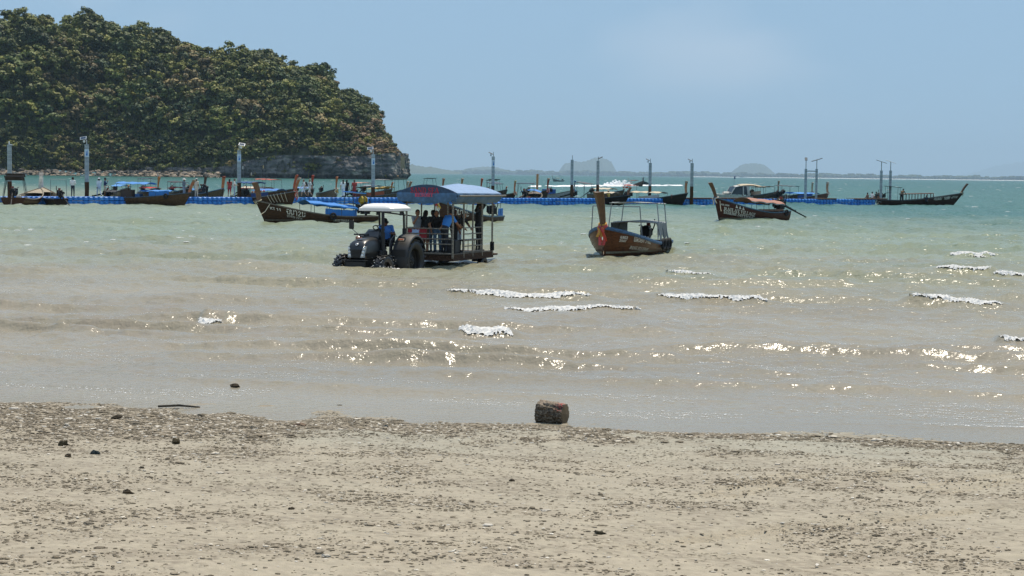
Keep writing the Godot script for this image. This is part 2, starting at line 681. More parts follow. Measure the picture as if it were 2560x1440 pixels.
func build_beach() -> void:
	var xs := []
	for i in 8: xs.append(-160.0 + i * 19.0)
	for i in 521: xs.append(-9.1 + i * 0.035)
	for i in 8: xs.append(9.5 + (i + 1) * 19.0)
	var zs := []
	for i in 6: zs.append(40.0 - i * 8.5)
	var z := -10.0
	while z > -28.0:
		zs.append(z)
		z -= 0.045
	var v := PackedVector3Array()
	var c := PackedColorArray()
	v.resize(xs.size() * zs.size())
	c.resize(v.size())
	var fine := FastNoiseLite.new()
	fine.seed = 4
	fine.frequency = 3.0
	fine.fractal_octaves = 4
	var tracks := []
	for t in [[1730, 1260, 2000, 1180], [1790, 1268, 2060, 1186], [2150, 1200, 2290, 1160], [2250, 1240, 2580, 1180], [2330, 1250, 2600, 1205], [1880, 1400, 2600, 1300], [1500, 1440, 2300, 1330]]:
		tracks.append([spot(t[0], t[1], 0.25), spot(t[2], t[3], 0.15)])
	var i := 0
	for zz in zs:
		for xx in xs:
			var w := pq(Vector3(xx, 0, zz))
			var h := sand(w.x, w.y)
			var near: bool = xx > -9.2 and xx < 9.2 and zz < -9.9
			var g := 0.0
			var f := 0.0
			if near:
				g = gravel_amount(w.x, w.y)
				f = fine.get_noise_2d(xx * 1.2, zz * 2.0)
				h += f * lerpf(0.007, 0.020, g) + rng.randf_range(-0.003, 0.003) * (0.5 + g)
				for t in tracks:
					var a: Vector3 = t[0]
					var b: Vector3 = t[1]
					var ab := Vector2(b.x - a.x, b.z - a.z)
					var ap := Vector2(xx - a.x, zz - a.z)
					var s := ap.dot(ab) / ab.length_squared()
					if s > 0.0 and s < 1.0:
						var d := absf(ap.cross(ab) / ab.length())
						if d < 0.16:
							h -= 0.032 * smoothstep(0.16, 0.07, d) * (0.55 + 0.45 * signf(sin(s * ab.length() * 75.0))) * smoothstep(0.0, 0.15, s) * smoothstep(1.0, 0.85, s)
			v[i] = Vector3(xx, h, zz)
			# silty sand: buff where it has dried, grey where it is still wet, brown where grit lies
			var wet := smoothstep(0.16, 0.0, h + 0.02 * n_a.get_noise_2d(w.x * 0.4, w.y * 0.6))
			wet = maxf(wet, 0.8 * smoothstep(1.6, 0.2, Vector2((w.x - 5.9) * 0.55, w.y + 1.9).length()))
			wet = maxf(wet, smoothstep(9.0, 14.0, w.x) * 0.55 * smoothstep(-5.0, -1.5, w.y))
			var col := Vector3(0.292, 0.258, 0.190).lerp(Vector3(0.272, 0.262, 0.205), wet)
			col = col.lerp(Vector3(0.312, 0.268, 0.192), 0.5 * smoothstep(-6.0, -10.0, w.y))
			col = col.lerp(Vector3(0.21, 0.17, 0.115), 0.65 * g)
			if near:
				var speck := smoothstep(0.10, 0.55, fine.get_noise_2d(xx * 2.3 + 40.0, zz * 4.5) + 0.45 * n_b.get_noise_2d(w.x * 0.6, w.y * 1.1))
				col = col.lerp(Vector3(0.16, 0.13, 0.09), speck * 0.6)
				col *= 1.0 + 0.16 * f + rng.randf_range(-0.10, 0.10)
			c[i] = Color(col.x, col.y, col.z)
			i += 1
	var m := vmat("silty_sand", 0.82)
	m.normal_enabled = true
	m.normal_texture = noise_tex("sandgrain", 0.09, 0, 1, 4, 512, 6.0)
	m.normal_scale = 0.7
	m.uv1_triplanar = true
	m.uv1_world_triplanar = true
	m.uv1_scale = Vector3(1.1, 1.1, 1.1)
	structure("beach", net(v, zs.size(), xs.size(), c), m)
	# grit: shell fragments and pebbles, far too many to count
	var shape := rock_mesh(3, 0.55, 0.3)
	var stone := vmat("grit", 0.8)
	var where := []
	var tints := []
	var tries := 0
	while where.size() < 80000 and tries < 900000:
		tries += 1
		var q := -13.0 * pow(rng.randf(), 1.25) + 0.5
		var p := rng.randf_range(-0.5, 14.5)
		var dens := gravel_amount(p, q)
		if q > 0.0: dens *= 0.15 * smoothstep(9.0, 2.0, p)
		if rng.randf() > dens * 0.92 + 0.05:
			continue
		var at := shore_a + along * p + sea_out * q
		var d := -at.z
		if absf(at.x) > d * 0.31 + 0.3:
			continue
		at.y = sand(p, q)
		if at.y < -0.02:
			continue
		var s := 0.005 + 0.011 * pow(rng.randf(), 3.0) * (1.6 if dens > 0.5 else 1.0)
		if rng.randf() < 0.012: s *= 2.2
		where.append(Transform3D(Basis(Vector3.UP, rng.randf() * TAU).scaled(Vector3(s * rng.randf_range(0.8, 1.9), s * rng.randf_range(0.5, 0.9), s)), at + Vector3.UP * s * 0.25))
		var pick := rng.randf()
		var col := Color(0.135, 0.108, 0.068) if pick < 0.55 else Color(0.24, 0.20, 0.14) if pick < 0.88 else Color(0.52, 0.47, 0.38) if pick < 0.965 else Color(0.58, 0.54, 0.46)
		tints.append(col * rng.randf_range(0.65, 1.2))
	scatter("gravel", shape.mesh(), stone, where, tints)
	# rotted weed and twigs lying in streaks
	var bits := Geo.new()
	bits.tube([Vector3(-1, 0, 0), Vector3(-0.3, 0.12, 0.1), Vector3(0.4, 0.06, -0.12), Vector3(1, 0.0, 0.05)], [0.05, 0.11, 0.10, 0.04], 5)
	where = []
	tints = []
	tries = 0
	while where.size() < 18000 and tries < 240000:
		tries += 1
		var q := rng.randf_range(-13.5, -0.2)
		var p := rng.randf_range(-0.5, 14.5)
		var dens := smoothstep(0.1, 0.55, n_c.get_noise_2d(p * 0.5 + 4.0, q * 1.3) + 0.5 * n_a.get_noise_2d(p * 2.0, q * 4.0))
		if rng.randf() > dens * 0.8 + 0.06:
			continue
		var at := shore_a + along * p + sea_out * q
		if absf(at.x) > -at.z * 0.31 + 0.3:
			continue
		at.y = sand(p, q)
		var l := 0.006 + 0.020 * pow(rng.randf(), 2.5)
		where.append(Transform3D(Basis(Vector3.UP, rng.randf_range(-0.8, 0.8)).scaled(Vector3(l, l * 0.9, l * 1.3)), at + Vector3.UP * 0.004))
		tints.append(Color(0.135, 0.11, 0.072) * rng.randf_range(0.7, 1.8))
	scatter("weed_litter", bits.mesh(), stone, where, tints)


# ---------------------------------------------------------------- the wooded headland

const SKYLINE := [[-420, 40], [-200, 44], [0, 48], [60, 44], [110, 36], [150, 52], [200, 64], [232, 60], [270, 80], [320, 74], [345, 98], [385, 100], [416, 112], [428, 146], [470, 132], [520, 120], [570, 126], [612, 132],
	[640, 160], [700, 168], [745, 166], [775, 178], [805, 204], [838, 210], [868, 238], [905, 258], [935, 272], [962, 296], [985, 322], [1000, 352], [1011, 386], [1016, 412]]
const HILL_D := 905.0
var tip_x := 0.0


func skyline(px: float) -> float:
	for i in SKYLINE.size() - 1:
		if px <= SKYLINE[i + 1][0]:
			var t: float = clampf((px - SKYLINE[i][0]) / (SKYLINE[i + 1][0] - SKYLINE[i][0]), 0.0, 1.0)
			return lerpf(SKYLINE[i][1], SKYLINE[i + 1][1], t)
	return 448.0


# metres behind the foot of the headland for a metre along it: the ground's height
func hill_height(px: float, s: float) -> float:
	var top: float = (skyline(px) + 46.0)
	var hr := EYE + (427.0 + (px - 500.0) * 0.0115 - top) * (HILL_D + 70.0) / F
	hr = maxf(hr, 4.0)
	var foot := cliff_top(px)
	var t := clampf(s / 85.0, 0.0, 1.0)
	return lerpf(foot, hr, pow(sin(t * PI / 2), 0.85)) * smoothstep(-1.0, 1.0, s) - 12.0 * smoothstep(90.0, 150.0, s)


func cliff_top(px: float) -> float:
	return lerpf(2.5, 9.0, smoothstep(520.0, 720.0, px)) * lerpf(1.0, 1.25, smoothstep(900.0, 1010.0, px))


func foot_z(px: float) -> float:   # where its foot meets the sea
	return -HILL_D - 16.0 * sin(px * 0.006) - 30.0 * smoothstep(975.0, 1018.0, px) * smoothstep(975.0, 1018.0, px)


func hill_x(px: float, s: float) -> float:   # the point narrows towards its back
	return (px - 1280.0) / F * HILL_D - 0.15 * s * smoothstep(880.0, 990.0, px)


func build_headland() -> void:
	var cols := []
	for i in 96: cols.append(-420.0 + i * 1424.0 / 95.0)
	var rows := 34
	var v := PackedVector3Array()
	var c := PackedColorArray()
	for i in rows:
		var s := 150.0 * pow(i / float(rows - 1), 1.2)
		for px in cols:
			var z := foot_z(px) - 6.0 - s
			var x := hill_x(px, s)
			var h := hill_height(px, s)
			h += 1.6 * n_a.get_noise_2d(x * 0.06, z * 0.06)
			v.append(Vector3(x, h, z))
			c.append(Color(0.05, 0.058, 0.028) * (1.0 + 0.4 * n_b.get_noise_2d(x * 0.2, z * 0.2)))
	structure("hill", net(v, rows, cols.size(), c), vmat("earth", 0.95))
	build_cliff()
	build_forest()
	build_shore_rocks()


func build_cliff() -> void:
	var nn := FastNoiseLite.new()
	nn.seed = 9
	nn.frequency = 0.05
	nn.fractal_octaves = 5
	var cell := FastNoiseLite.new()
	cell.seed = 12
	cell.noise_type = FastNoiseLite.TYPE_CELLULAR
	cell.frequency = 0.08
	var v := PackedVector3Array()
	var c := PackedColorArray()
	var cols := 520
	var rows := 70
	for i in rows:
		var t := i / float(rows - 1)
		for j in cols:
			var a := j / float(cols - 1)
			var px := lerpf(330.0, 1000.0, minf(a / 0.86, 1.0))
			var x: float = (px - 1280.0) / F * HILL_D
			var z := foot_z(px)
			if a > 0.86:   # round the point and back along its far side
				var b := (a - 0.86) / 0.14
				x += 2.6 * sin(b * PI * 0.5)
				z -= 60.0 * b
			var y := -1.0 + t * (cliff_top(px) + 3.5)
			# beds of limestone: ledges that stand out and undercuts between
			var bed := sin(y * 3.1 + x * 0.05 + nn.get_noise_2d(x * 0.5, 4.0) * 5.0)
			var out := 2.4 * nn.get_noise_3d(x, y * 1.6, z) + 0.10 * bed + 1.5 * cell.get_noise_3d(x, y * 2.2, z)
			out += -1.3 * smoothstep(0.30, 0.62, absf(nn.get_noise_3d(x * 2.2 + 9.0, y * 0.7, z * 2.2)) * 2.0) + 0.8 * nn.get_noise_3d(x * 4.0, y * 7.0, z * 4.0)
			out += -1.8 * smoothstep(2.6, 0.4, y)        # the notch that the sea has cut
			out += -5.0 * exp(-pow((px - 796.0) / 26.0, 2.0)) * smoothstep(12.0, 5.0, y)   # a cave
			out += -2.5 * t
			var nrm := Vector3(0.25, 0, 1).normalized() if a <= 0.86 else Vector3(1, 0, 0.35).normalized()
			v.append(Vector3(x, y, z) + nrm * out)
			var pale := smoothstep(0.12, 0.42, nn.get_noise_3d(x * 1.7 + 50.0, y * 2.4, z)) * smoothstep(620.0, 800.0, px)
			var col := Vector3(0.085, 0.083, 0.078).lerp(Vector3(0.30, 0.27, 0.22), pale * 0.75)
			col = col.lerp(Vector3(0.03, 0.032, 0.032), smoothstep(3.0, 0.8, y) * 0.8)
			col *= 1.0 + 0.7 * nn.get_noise_3d(x * 3.0, y * 9.0, z * 3.0) + 0.5 * nn.get_noise_3d(x * 6.0, y * 1.5, z * 6.0)
			c.append(Color(col.x, col.y, col.z))
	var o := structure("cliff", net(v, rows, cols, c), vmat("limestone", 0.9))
	o.set_meta("label", "dark bedded limestone cliff at the foot of the headland")


# a crown of leaf-sized faces gathered in clumps
func crown_mesh(sd: int, lobes: int, leaves: int, spread: Vector3, leaf: float, trunk := true, bare := 0.0) -> ArrayMesh:
	var r := RandomNumberGenerator.new()
	r.seed = sd
	var v := PackedVector3Array()
	var n := PackedVector3Array()
	var c := PackedColorArray()
	var ix := PackedInt32Array()
	for l in lobes:
		var a := r.randf() * TAU
		var up := r.randf_range(-0.25, 1.0)
		var rad := sqrt(maxf(1.0 - up * up, 0.0)) * r.randf_range(0.55, 1.0)
		var mid := Vector3(cos(a) * rad, up * 0.8 + 0.15, sin(a) * rad) * spread
		var size := r.randf_range(0.22, 0.40)
		var tone := r.randf_range(0.75, 1.3)
		for k in leaves:
			var d := Vector3(r.randfn(), r.randfn() * 0.8 + 0.35, r.randfn()).normalized()
			var at := mid + d * Vector3(size, size * 0.72, size) * pow(r.randf(), 0.35) * spread.x
			var nn := (d + Vector3(r.randfn(), r.randfn(), r.randfn()) * 0.32 + Vector3.UP * 0.55).normalized()
			var t1 := nn.cross(Vector3(r.randfn(), r.randfn(), r.randfn())).normalized()
			var t2 := nn.cross(t1)
			var s := leaf * r.randf_range(0.6, 1.3)
			var b := v.size()
			v.append(at + t1 * s)
			v.append(at - t1 * s * 0.4 + t2 * s * 0.85)
			v.append(at - t1 * s * 0.9 - nn * s * 0.3)
			v.append(at - t1 * s * 0.3 - t2 * s * 0.85)
			var g := tone * r.randf_range(0.8, 1.2)
			for q in 4:
				n.append(nn)
				c.append(Color(g, g, g))
			ix.append_array(PackedInt32Array([b, b + 2, b + 1, b, b + 3, b + 2]))
	if trunk:
		var g := Geo.new()
		g.col = Color(2.2, 1.9, 2.2)
		g.tube([Vector3(0, -2.6, 0), Vector3(0.05, -1.2, 0.02), Vector3(-0.02, 0.0, 0.04), Vector3(0.04, 0.5, 0)], [0.075, 0.06, 0.045, 0.02], 6)
		for k in 5:
			var a := k * 1.3 + sd
			g.tube([Vector3(0, -0.6 + 0.12 * k, 0), Vector3(cos(a) * 0.35, -0.1 + 0.1 * k, sin(a) * 0.35), Vector3(cos(a) * 0.75, 0.25 + 0.08 * k, sin(a) * 0.75)], [0.035, 0.025, 0.01], 5)
		var b := v.size()
		v.append_array(g.v)
		n.append_array(g.n)
		c.append_array(g.c)
		for q in g.v.size():
			ix.append(b + q)
	return array_mesh(v, n, c, ix)


func leaf_material() -> StandardMaterial3D:
	var m := vmat("leaves", 0.62)
	m.backlight_enabled = true
	m.backlight = Color(0.34, 0.36, 0.14)
	m.metallic_specular = 0.35
	return m


func leaf_colour(px: float, h: float, r: float) -> Color:
	var col: Color
	if r < 0.30: col = Color(0.078, 0.102, 0.026)
	elif r < 0.58: col = Color(0.115, 0.132, 0.028)
	elif r < 0.82: col = Color(0.170, 0.170, 0.034)
	elif r < 0.985: col = Color(0.046, 0.072, 0.026)
	else: col = Color(0.20, 0.155, 0.065)
	# the drought has browned the bushes over the point
	var dry := smoothstep(800.0, 960.0, px) * smoothstep(40.0, 14.0, h)
	if rng.randf() < dry * 0.55:
		col = Color(0.27, 0.185, 0.10)
	return col * rng.randf_range(0.75, 1.25)


func build_forest() -> void:
	var kinds := []
	for k in 6:
		kinds.append(crown_mesh(40 + k, [15, 19, 12, 22, 17, 10][k], [34, 30, 40, 26, 30, 44][k], [Vector3(1, 0.8, 1), Vector3(1, 1.0, 1), Vector3(1, 0.62, 1), Vector3(1, 0.9, 1), Vector3(1, 1.25, 1), Vector3(1, 0.7, 1)][k], 0.115, k % 2 == 0))
	var where := []
	var tints := []
	for k in 6:
		where.append([])
		tints.append([])
	var put := 0
	var tries := 0
	var pts := {}
	while put < 3500 and tries < 90000:
		tries += 1
		var px := rng.randf_range(-420.0, 1002.0)
		var s := 122.0 * pow(rng.randf(), 1.9) - 1.0
		var sc := lerpf(2.2, 7.2, pow(rng.randf(), 2.2)) if s > 12.0 else rng.randf_range(1.8, 3.8)
		if px > 780.0: sc *= 0.72
		if px > 960.0: sc *= 0.75
		var x := hill_x(px, s)
		var z := foot_z(px) - 6.0 - s
		var key := Vector2i(int(floor(x / 2.0)), int(floor(z / 2.0)))
		if pts.has(key):
			continue
		pts[key] = true
		var h := hill_height(px, s) + 1.6 * n_a.get_noise_2d(x * 0.06, z * 0.06)
		if s < 4.0 and px > 480.0 and rng.randf() < 0.45 or px > 990.0 and s < 3.0:
			continue
		var k := rng.randi() % 6
		var lift := sc * rng.randf_range(0.55, 1.15)
		var b := Basis(Vector3.UP, rng.randf() * TAU) * Basis(Vector3.RIGHT, rng.randf_range(-0.15, 0.15))
		where[k].append(Transform3D(b.scaled(Vector3.ONE * sc * rng.randf_range(0.9, 1.15)), Vector3(x, h + lift, z)))
		tints[k].append(leaf_colour(px, h, clampf(rng.randf() + 0.45 * n_b.get_noise_2d(x * 0.018, z * 0.03 + h * 0.02), 0.0, 0.99)) * (1.0 + 0.35 * n_c.get_noise_2d(x * 0.03, h * 0.05)))
		put += 1
	for k in 6:
		scatter("forest", kinds[k], leaf_material(), where[k], tints[k])
	# trees that can be told apart: along the skyline and at the foot of the slope
	var picks := [
		[112, 38, 92, 4.6, 1, "tall spreading tree highest on the headland's skyline", 0], [232, 60, 92, 4.4, 0, "reddish green round tree on the skyline right of the highest tree", 4],
		[322, 76, 92, 5.0, 3, "broad dark tree crowning the skyline left of the notch", 3], [402, 108, 90, 4.6, 5, "loose airy tree leaning over the notch in the skyline", 1],
		[520, 120, 88, 4.8, 1, "full rounded tree on the second hump of the skyline", 1], [612, 134, 88, 4.6, 3, "dark tree ending the second hump before the bare grey tree", 3],
		[742, 168, 86, 4.2, 2, "flat topped dark tree on the skyline right of the bare tree", 0], [826, 206, 80, 3.8, 4, "slender bluish tree standing out on the right hand skyline", 3],
		[880, 240, 70, 3.4, 4, "narrow dark tree on the steep skyline above the point", 0], [924, 268, 58, 3.2, 0, "small round tree low on the skyline near the point", 1],
		[28, 350, 4, 3.6, 0, "pale yellow green tree behind the leftmost mooring pile", 2], [110, 372, 3, 3.4, 1, "bushy olive tree on the shore above the beached boat", 2],
		[345, 385, 3, 4.4, 3, "wide pale tree at the foot of the slope right of the second pile", 2], [270, 395, 2, 2.8, 5, "thin brownish tree beside the wide pale tree on the shore", 4],
		[180, 352, 5, 3.6, 4, "tall grey green tree leaning over the rocky shore", 5]]
	for q in picks:
		var px: float = q[0]
		var s: float = q[2]
		var z := foot_z(px) - 2.0 - s
		var dist := -z
		var top: float = EYE + (427.0 + (px - 500.0) * 0.0115 - q[1]) * dist / F
		var at := Vector3((px - 1280.0) / F * dist, 0, z)
		var sc: float = q[3]
		var base := maxf(hill_height(px, s) - 0.5, 0.5)
		var mid: float = top - sc * 0.95
		var o := thing("tree", q[5], "tree", Vector3(at.x, base, at.z), 0.0, "trees of the headland that stand out")
		var crown := MeshInstance3D.new()
		crown.name = "crown"
		crown.mesh = crown_mesh(90 + int(px), 20, 46, Vector3(1, 0.85, 1), 0.105, false)
		var lm := leaf_material().duplicate()
		lm.albedo_color = (leaf_colour(0.0, 50.0, [0.1, 0.4, 0.7, 0.9, 0.97, 0.5][q[6]]) * 1.0).linear_to_srgb()
		crown.material_override = lm
		crown.position = Vector3(0, mid - base, 0)
		crown.scale = Vector3.ONE * sc
		o.add_child(crown)
		var g := Geo.new()
		g.tube([Vector3(0, -1.5, 0), Vector3(0.15, (mid - base) * 0.5, 0.1), Vector3(-0.05, mid - base, 0), Vector3(0.1, mid - base + sc * 0.4, 0)], [0.32, 0.25, 0.18, 0.06], 7)
		for k in 6:
			var a := k * 1.1 + px
			var y0: float = mid - base - sc * 0.5 + k * sc * 0.14
			g.tube([Vector3(0, y0, 0), Vector3(cos(a) * sc * 0.4, y0 + sc * 0.3, sin(a) * sc * 0.4), Vector3(cos(a) * sc * 0.75, y0 + sc * 0.5, sin(a) * sc * 0.75)], [0.14, 0.09, 0.04], 5)
		part(o, "trunk", g, mat("bark", "#8a7f72", 0.9, 0, "dirt", Vector3(0.5, 0.5, 0.5)))
	for q in [[662, 144, "bare grey tree of thin branches on the skyline above the saddle"], [452, 128, "leafless pale tree in the notch of the skyline"]]:
		var px: float = q[0]
		var z := foot_z(px) - 90.0
		var at := Vector3((px - 1280.0) / F * -z, 0, z)
		var top: float = EYE + (427.0 + (px - 500.0) * 0.0115 - q[1]) * -z / F
		var g := Geo.new()
		g.tube([Vector3(0, -14, 0), Vector3(0.1, -6, 0), Vector3(0, -3, 0)], [0.3, 0.22, 0.15], 6)
		for k in 34:
			var a := rng.randf() * TAU
			var e := rng.randf_range(0.3, 1.4)
			var l := rng.randf_range(2.2, 4.6)
			var s0 := Vector3(0, rng.randf_range(-6.0, -3.0), 0)
			var s1 := s0 + Vector3(cos(a) * cos(e), sin(e), sin(a) * cos(e)) * l * 0.55
			var s2 := s0 + Vector3(cos(a + 0.3) * cos(e), sin(e) * 1.1, sin(a + 0.3) * cos(e)) * l * 1.15
			g.tube([s0, s1, s2], [0.09, 0.055, 0.02], 4)
		solo("bare_tree", g, mat("bare_branches", "#a59f93", 0.9), q[2], "tree", Vector3(at.x, top, at.z), 0.0, "trees of the headland that stand out")


func build_shore_rocks() -> void:
	var where := []
	var tints := []
	for i in 620:
		var px := rng.randf_range(-60.0, 560.0)
		var x: float = (px - 1280.0) / F * HILL_D
		var s := rng.randf()
		var z := foot_z(px) + 9.0 - 12.0 * s
		var r := 0.35 + 1.15 * pow(rng.randf(), 2.2)
		where.append(Transform3D(Basis.from_euler(Vector3(rng.randf(), rng.randf() * TAU, rng.randf())).scaled(Vector3(r * rng.randf_range(1.0, 1.7), r * rng.randf_range(0.5, 0.9), r)), Vector3(x, -0.2 + 2.9 * s + rng.randf_range(-0.2, 0.3), z)))
		tints.append((Color(0.27, 0.21, 0.145) if rng.randf() < 0.55 else Color(0.16, 0.135, 0.105)) * rng.randf_range(0.6, 1.25))
	scatter("shore_boulders", rock_mesh(8, 0.8, 0.4).mesh(), vmat("grit"), where, tints)


# ---------------------------------------------------------------- the far side of the bay

func far_hill(px0: float, px1: float, tops: Array, dist: float, label: String) -> void:
	var v := PackedVector3Array()
	var c := PackedColorArray()
	var cols := 90
	var rows := 16
	for i in rows:
		var t := i / float(rows - 1)
		for j in cols:
			var a := j / float(cols - 1)
			var px := lerpf(px0, px1, a)
			var k := a * (tops.size() - 1)
			var h0: float = lerpf(tops[int(k)], tops[mini(int(k) + 1, tops.size() - 1)], k - floorf(k))
			var h := h0 * dist / F
			var x: float = (px - 1280.0) / F * dist
			var b := sin(minf(t * 1.25, 1.0) * PI / 2)
			var y := h * pow(b, 0.8) * (1.0 + 0.07 * n_b.get_noise_2d(x * 0.02, t * 6.0) + 0.05 * n_c.get_noise_2d(x * 0.06, t * 12.0)) - 2.0
			if t > 0.85: y *= 1.0 - (t - 0.85) * 2.0
			v.append(Vector3(x, y, -dist - t * 900.0))
			c.append(Color(0.05, 0.07, 0.03) * (1.0 + 0.4 * n_a.get_noise_2d(x * 0.05, t * 9.0)))
	var o := structure("hill", net(v, rows, cols, c), vmat("far_woods", 0.95))
	o.set_meta("label", label)


func build_far_coast() -> void:
	far_hill(1392, 1546, [4, 26, 33, 36, 34, 37, 44, 46, 43, 36, 6], 24000.0, "pale twin topped rock hill across the bay")
	far_hill(1832, 1950, [3, 18, 30, 34, 36, 35, 33, 22, 4], 24000.0, "pale rounded rock hill across the bay on the right")
	far_hill(1130, 1285, [2, 12, 17, 19, 20, 18, 12, 3], 22000.0, "low pale hill across the bay behind the grey piles")
	far_hill(2360, 2900, [2, 14, 34, 46, 40, 52, 60, 40, 10], 55000.0, "faint far hill beyond the right hand shore")
	far_hill(1000, 1150, [22, 24, 21, 18, 19, 15, 12, 10, 7, 4], 15000.0, "low dark wooded shore just right of the headland")
	# the wooded low shore
	var where := []
	var tints := []
	for i in 900:
		var px := rng.randf_range(960.0, 2900.0)
		var d := lerpf(19000.0, 14000.0, smoothstep(1000.0, 2500.0, px)) + rng.randf_range(0.0, 700.0)
		var h := (8.0 + 6.0 * (0.5 + 0.5 * n_a.get_noise_1d(px * 0.012)) + 5.0 * pow(rng.randf(), 4.0)) * d / F * 0.5
		where.append(Transform3D(Basis(Vector3.UP, rng.randf() * TAU).scaled(Vector3(h * 1.5, h, h * 1.5)), Vector3((px - 1280.0) / F * d, h * 0.75, -d)))
		tints.append(Color(0.05, 0.075, 0.03) * rng.randf_range(0.7, 1.3))
	scatter("far_treeline", rock_mesh(21, 1.0, 0.25).mesh(), vmat("far_woods"), where, tints)
	# its strip of pale beach
	var v := PackedVector3Array()
	var c := PackedColorArray()
	for i in 3:
		for j in 60:
			var px := lerpf(1725.0, 2950.0, j / 59.0)
			var d := lerpf(19000.0, 14000.0, smoothstep(1000.0, 2500.0, px)) - 60.0
			v.append(Vector3((px - 1280.0) / F * d, [-1.0, 1.6, 3.2][i], -d - [0.0, 12.0, 40.0][i]))
			c.append(Color(0.78, 0.74, 0.66))
	var o := structure("beach", net(v, 3, 60, c), vmat("far_sand", 0.9))
	o.set_meta("label", "thin pale strip of beach across the bay")


# ================================================================ longtail boats

class Hull:
	var L := 8.0
	var B := 1.8
	var g0 := 0.5
	var gs := 0.6
	var gb := 1.2
	var rake := 0.8
	var k := 0.3
	var sb := 0.62
	var full := 2.2

	func hb(t: float) -> float:
		if t < 0.42:
			return B * 0.5 * lerpf(sb, 1.0, sin(t / 0.42 * PI / 2))
		var s := (t - 0.42) / 0.58
		return B * 0.5 * pow(maxf(1.0 - pow(s, full), 0.0), 0.85) + 0.03

	func gw(t: float) -> float:
		var a := maxf(1.0 - t / 0.35, 0.0)
		var s := maxf(t - 0.25, 0.0) / 0.75
		return g0 + (gs - g0) * a * a + (gb - g0) * pow(s, 2.0)

	func pt(t: float, u: float, side: float, inset := 0.0) -> Vector3:
		var y := lerpf(-k, gw(t), u)
		var e := lerpf(0.42, 0.95, pow(t, 3.0))
		var z := maxf(hb(t) * pow(sin(clampf(u, 0.0, 1.0) * PI * 0.5), e) - inset, 0.0) * side
		return Vector3(t * L + pow(t, 4.0) * rake * maxf(y, -0.3) / gb - L * 0.5, y, z)

	func u_at(t: float, y: float) -> float:
		return (y + k) / (gw(t) + k)


func strip(h: Hull, t0: float, t1: float, u0: Callable, u1: Callable, side: float, off: float, n := 20, nu := 3) -> Geo:
	var g := Geo.new()
	var rows := []
	for i in n + 1:
		var t := lerpf(t0, t1, i / float(n))
		var line := []
		for j in nu + 1:
			line.append(h.pt(t, lerpf(u0.call(t), u1.call(t), j / float(nu)), side, -off))
		rows.append(line)
	if side < 0: rows.reverse()
	g.loft(rows)
	return g


func letters(text: String, height: float, bold := true, serif := false) -> PackedVector3Array:
	var f := SystemFont.new()
	f.font_names = PackedStringArray(["Droid Serif" if serif else "Droid Sans"])
	f.font_weight = 700 if bold else 400
	var tm := TextMesh.new()
	tm.text = text
	tm.font = f
	tm.font_size = 32
	tm.pixel_size = height / 23.0
	tm.depth = 0.0
	tm.curve_step = 2.0
	var out := PackedVector3Array()
	if tm.get_surface_count() == 0:
		return out
	var a := tm.surface_get_arrays(0)
	var v: PackedVector3Array = a[Mesh.ARRAY_VERTEX]
	var ix: PackedInt32Array = a[Mesh.ARRAY_INDEX] if a[Mesh.ARRAY_INDEX] != null else PackedInt32Array(range(v.size()))
	for i in ix:
		out.append(v[i])
	return out


# strokes that write the Thai names: each letter is a few bent lines in a unit box
const THAI := {
	"o": [[[0.25, 0.3], [0.1, 0.45], [0.25, 0.6], [0.4, 0.45], [0.25, 0.3], [0.3, 0.0], [0.8, 0.0], [0.9, 0.3], [0.9, 0.8], [0.6, 1.0], [0.2, 0.9]]],
	"a": [[[0.1, 0.85], [0.35, 1.0], [0.6, 0.9], [0.65, 0.6], [0.65, 0.0]]],
	"n": [[[0.05, 0.85], [0.2, 1.0], [0.3, 0.85], [0.2, 0.7], [0.3, 0.0], [0.55, 0.1], [0.85, 0.15], [0.85, 1.0]]],
	"f": [[[0.1, 0.85], [0.2, 1.0], [0.25, 0.85], [0.2, 0.0], [0.5, 0.55], [0.8, 0.0], [0.85, 1.3]]],
	"e": [[[0.3, 1.0], [0.3, 0.15], [0.45, 0.0], [0.55, 0.15]], [[0.75, 1.0], [0.75, 0.15], [0.9, 0.0]]],
	"s": [[[0.1, 0.2], [0.3, 0.3], [0.25, 0.7], [0.5, 0.95], [0.8, 0.7], [0.8, 0.0]], [[0.75, 0.9], [0.95, 1.15]]],
	"r": [[[0.2, 0.1], [0.35, 0.0], [0.5, 0.1], [0.5, 0.5], [0.2, 0.8], [0.5, 1.0], [0.7, 0.9]]],
	"m": [[[0.05, 0.9], [0.2, 1.0], [0.3, 0.85], [0.25, 0.1], [0.1, 0.05], [0.85, 0.1], [0.85, 1.0]]],
	"i": [[[0.0, 1.18], [0.2, 1.4], [0.55, 1.35], [0.65, 1.18], [0.0, 1.18]]],
	"2": [[[0.1, 0.8], [0.4, 1.0], [0.75, 0.75], [0.1, 0.0], [0.85, 0.0]]],
	" ": [],
}


func strokes(text: String, height: float) -> PackedVector3Array:
	var out := PackedVector3Array()
	var x := 0.0
	var w := 0.07 * height
	for ch in text:
		for line in THAI[ch]:
			for i in line.size() - 1:
				var a := Vector3(line[i][0] * 0.8 * height + x, line[i][1] * height, 0)
				var b := Vector3(line[i + 1][0] * 0.8 * height + x, line[i + 1][1] * height, 0)
				var d := (b - a).normalized()
				var s := Vector3(-d.y, d.x, 0) * w
				a -= d * w * 0.5
				b += d * w * 0.5
				for q in [a + s, b + s, b - s, a + s, b - s, a - s]: out.append(q)
		if ch != "i": x += height * (0.78 if ch != " " else 0.5)
	for i in out.size(): out[i].x -= x * 0.5
	return out


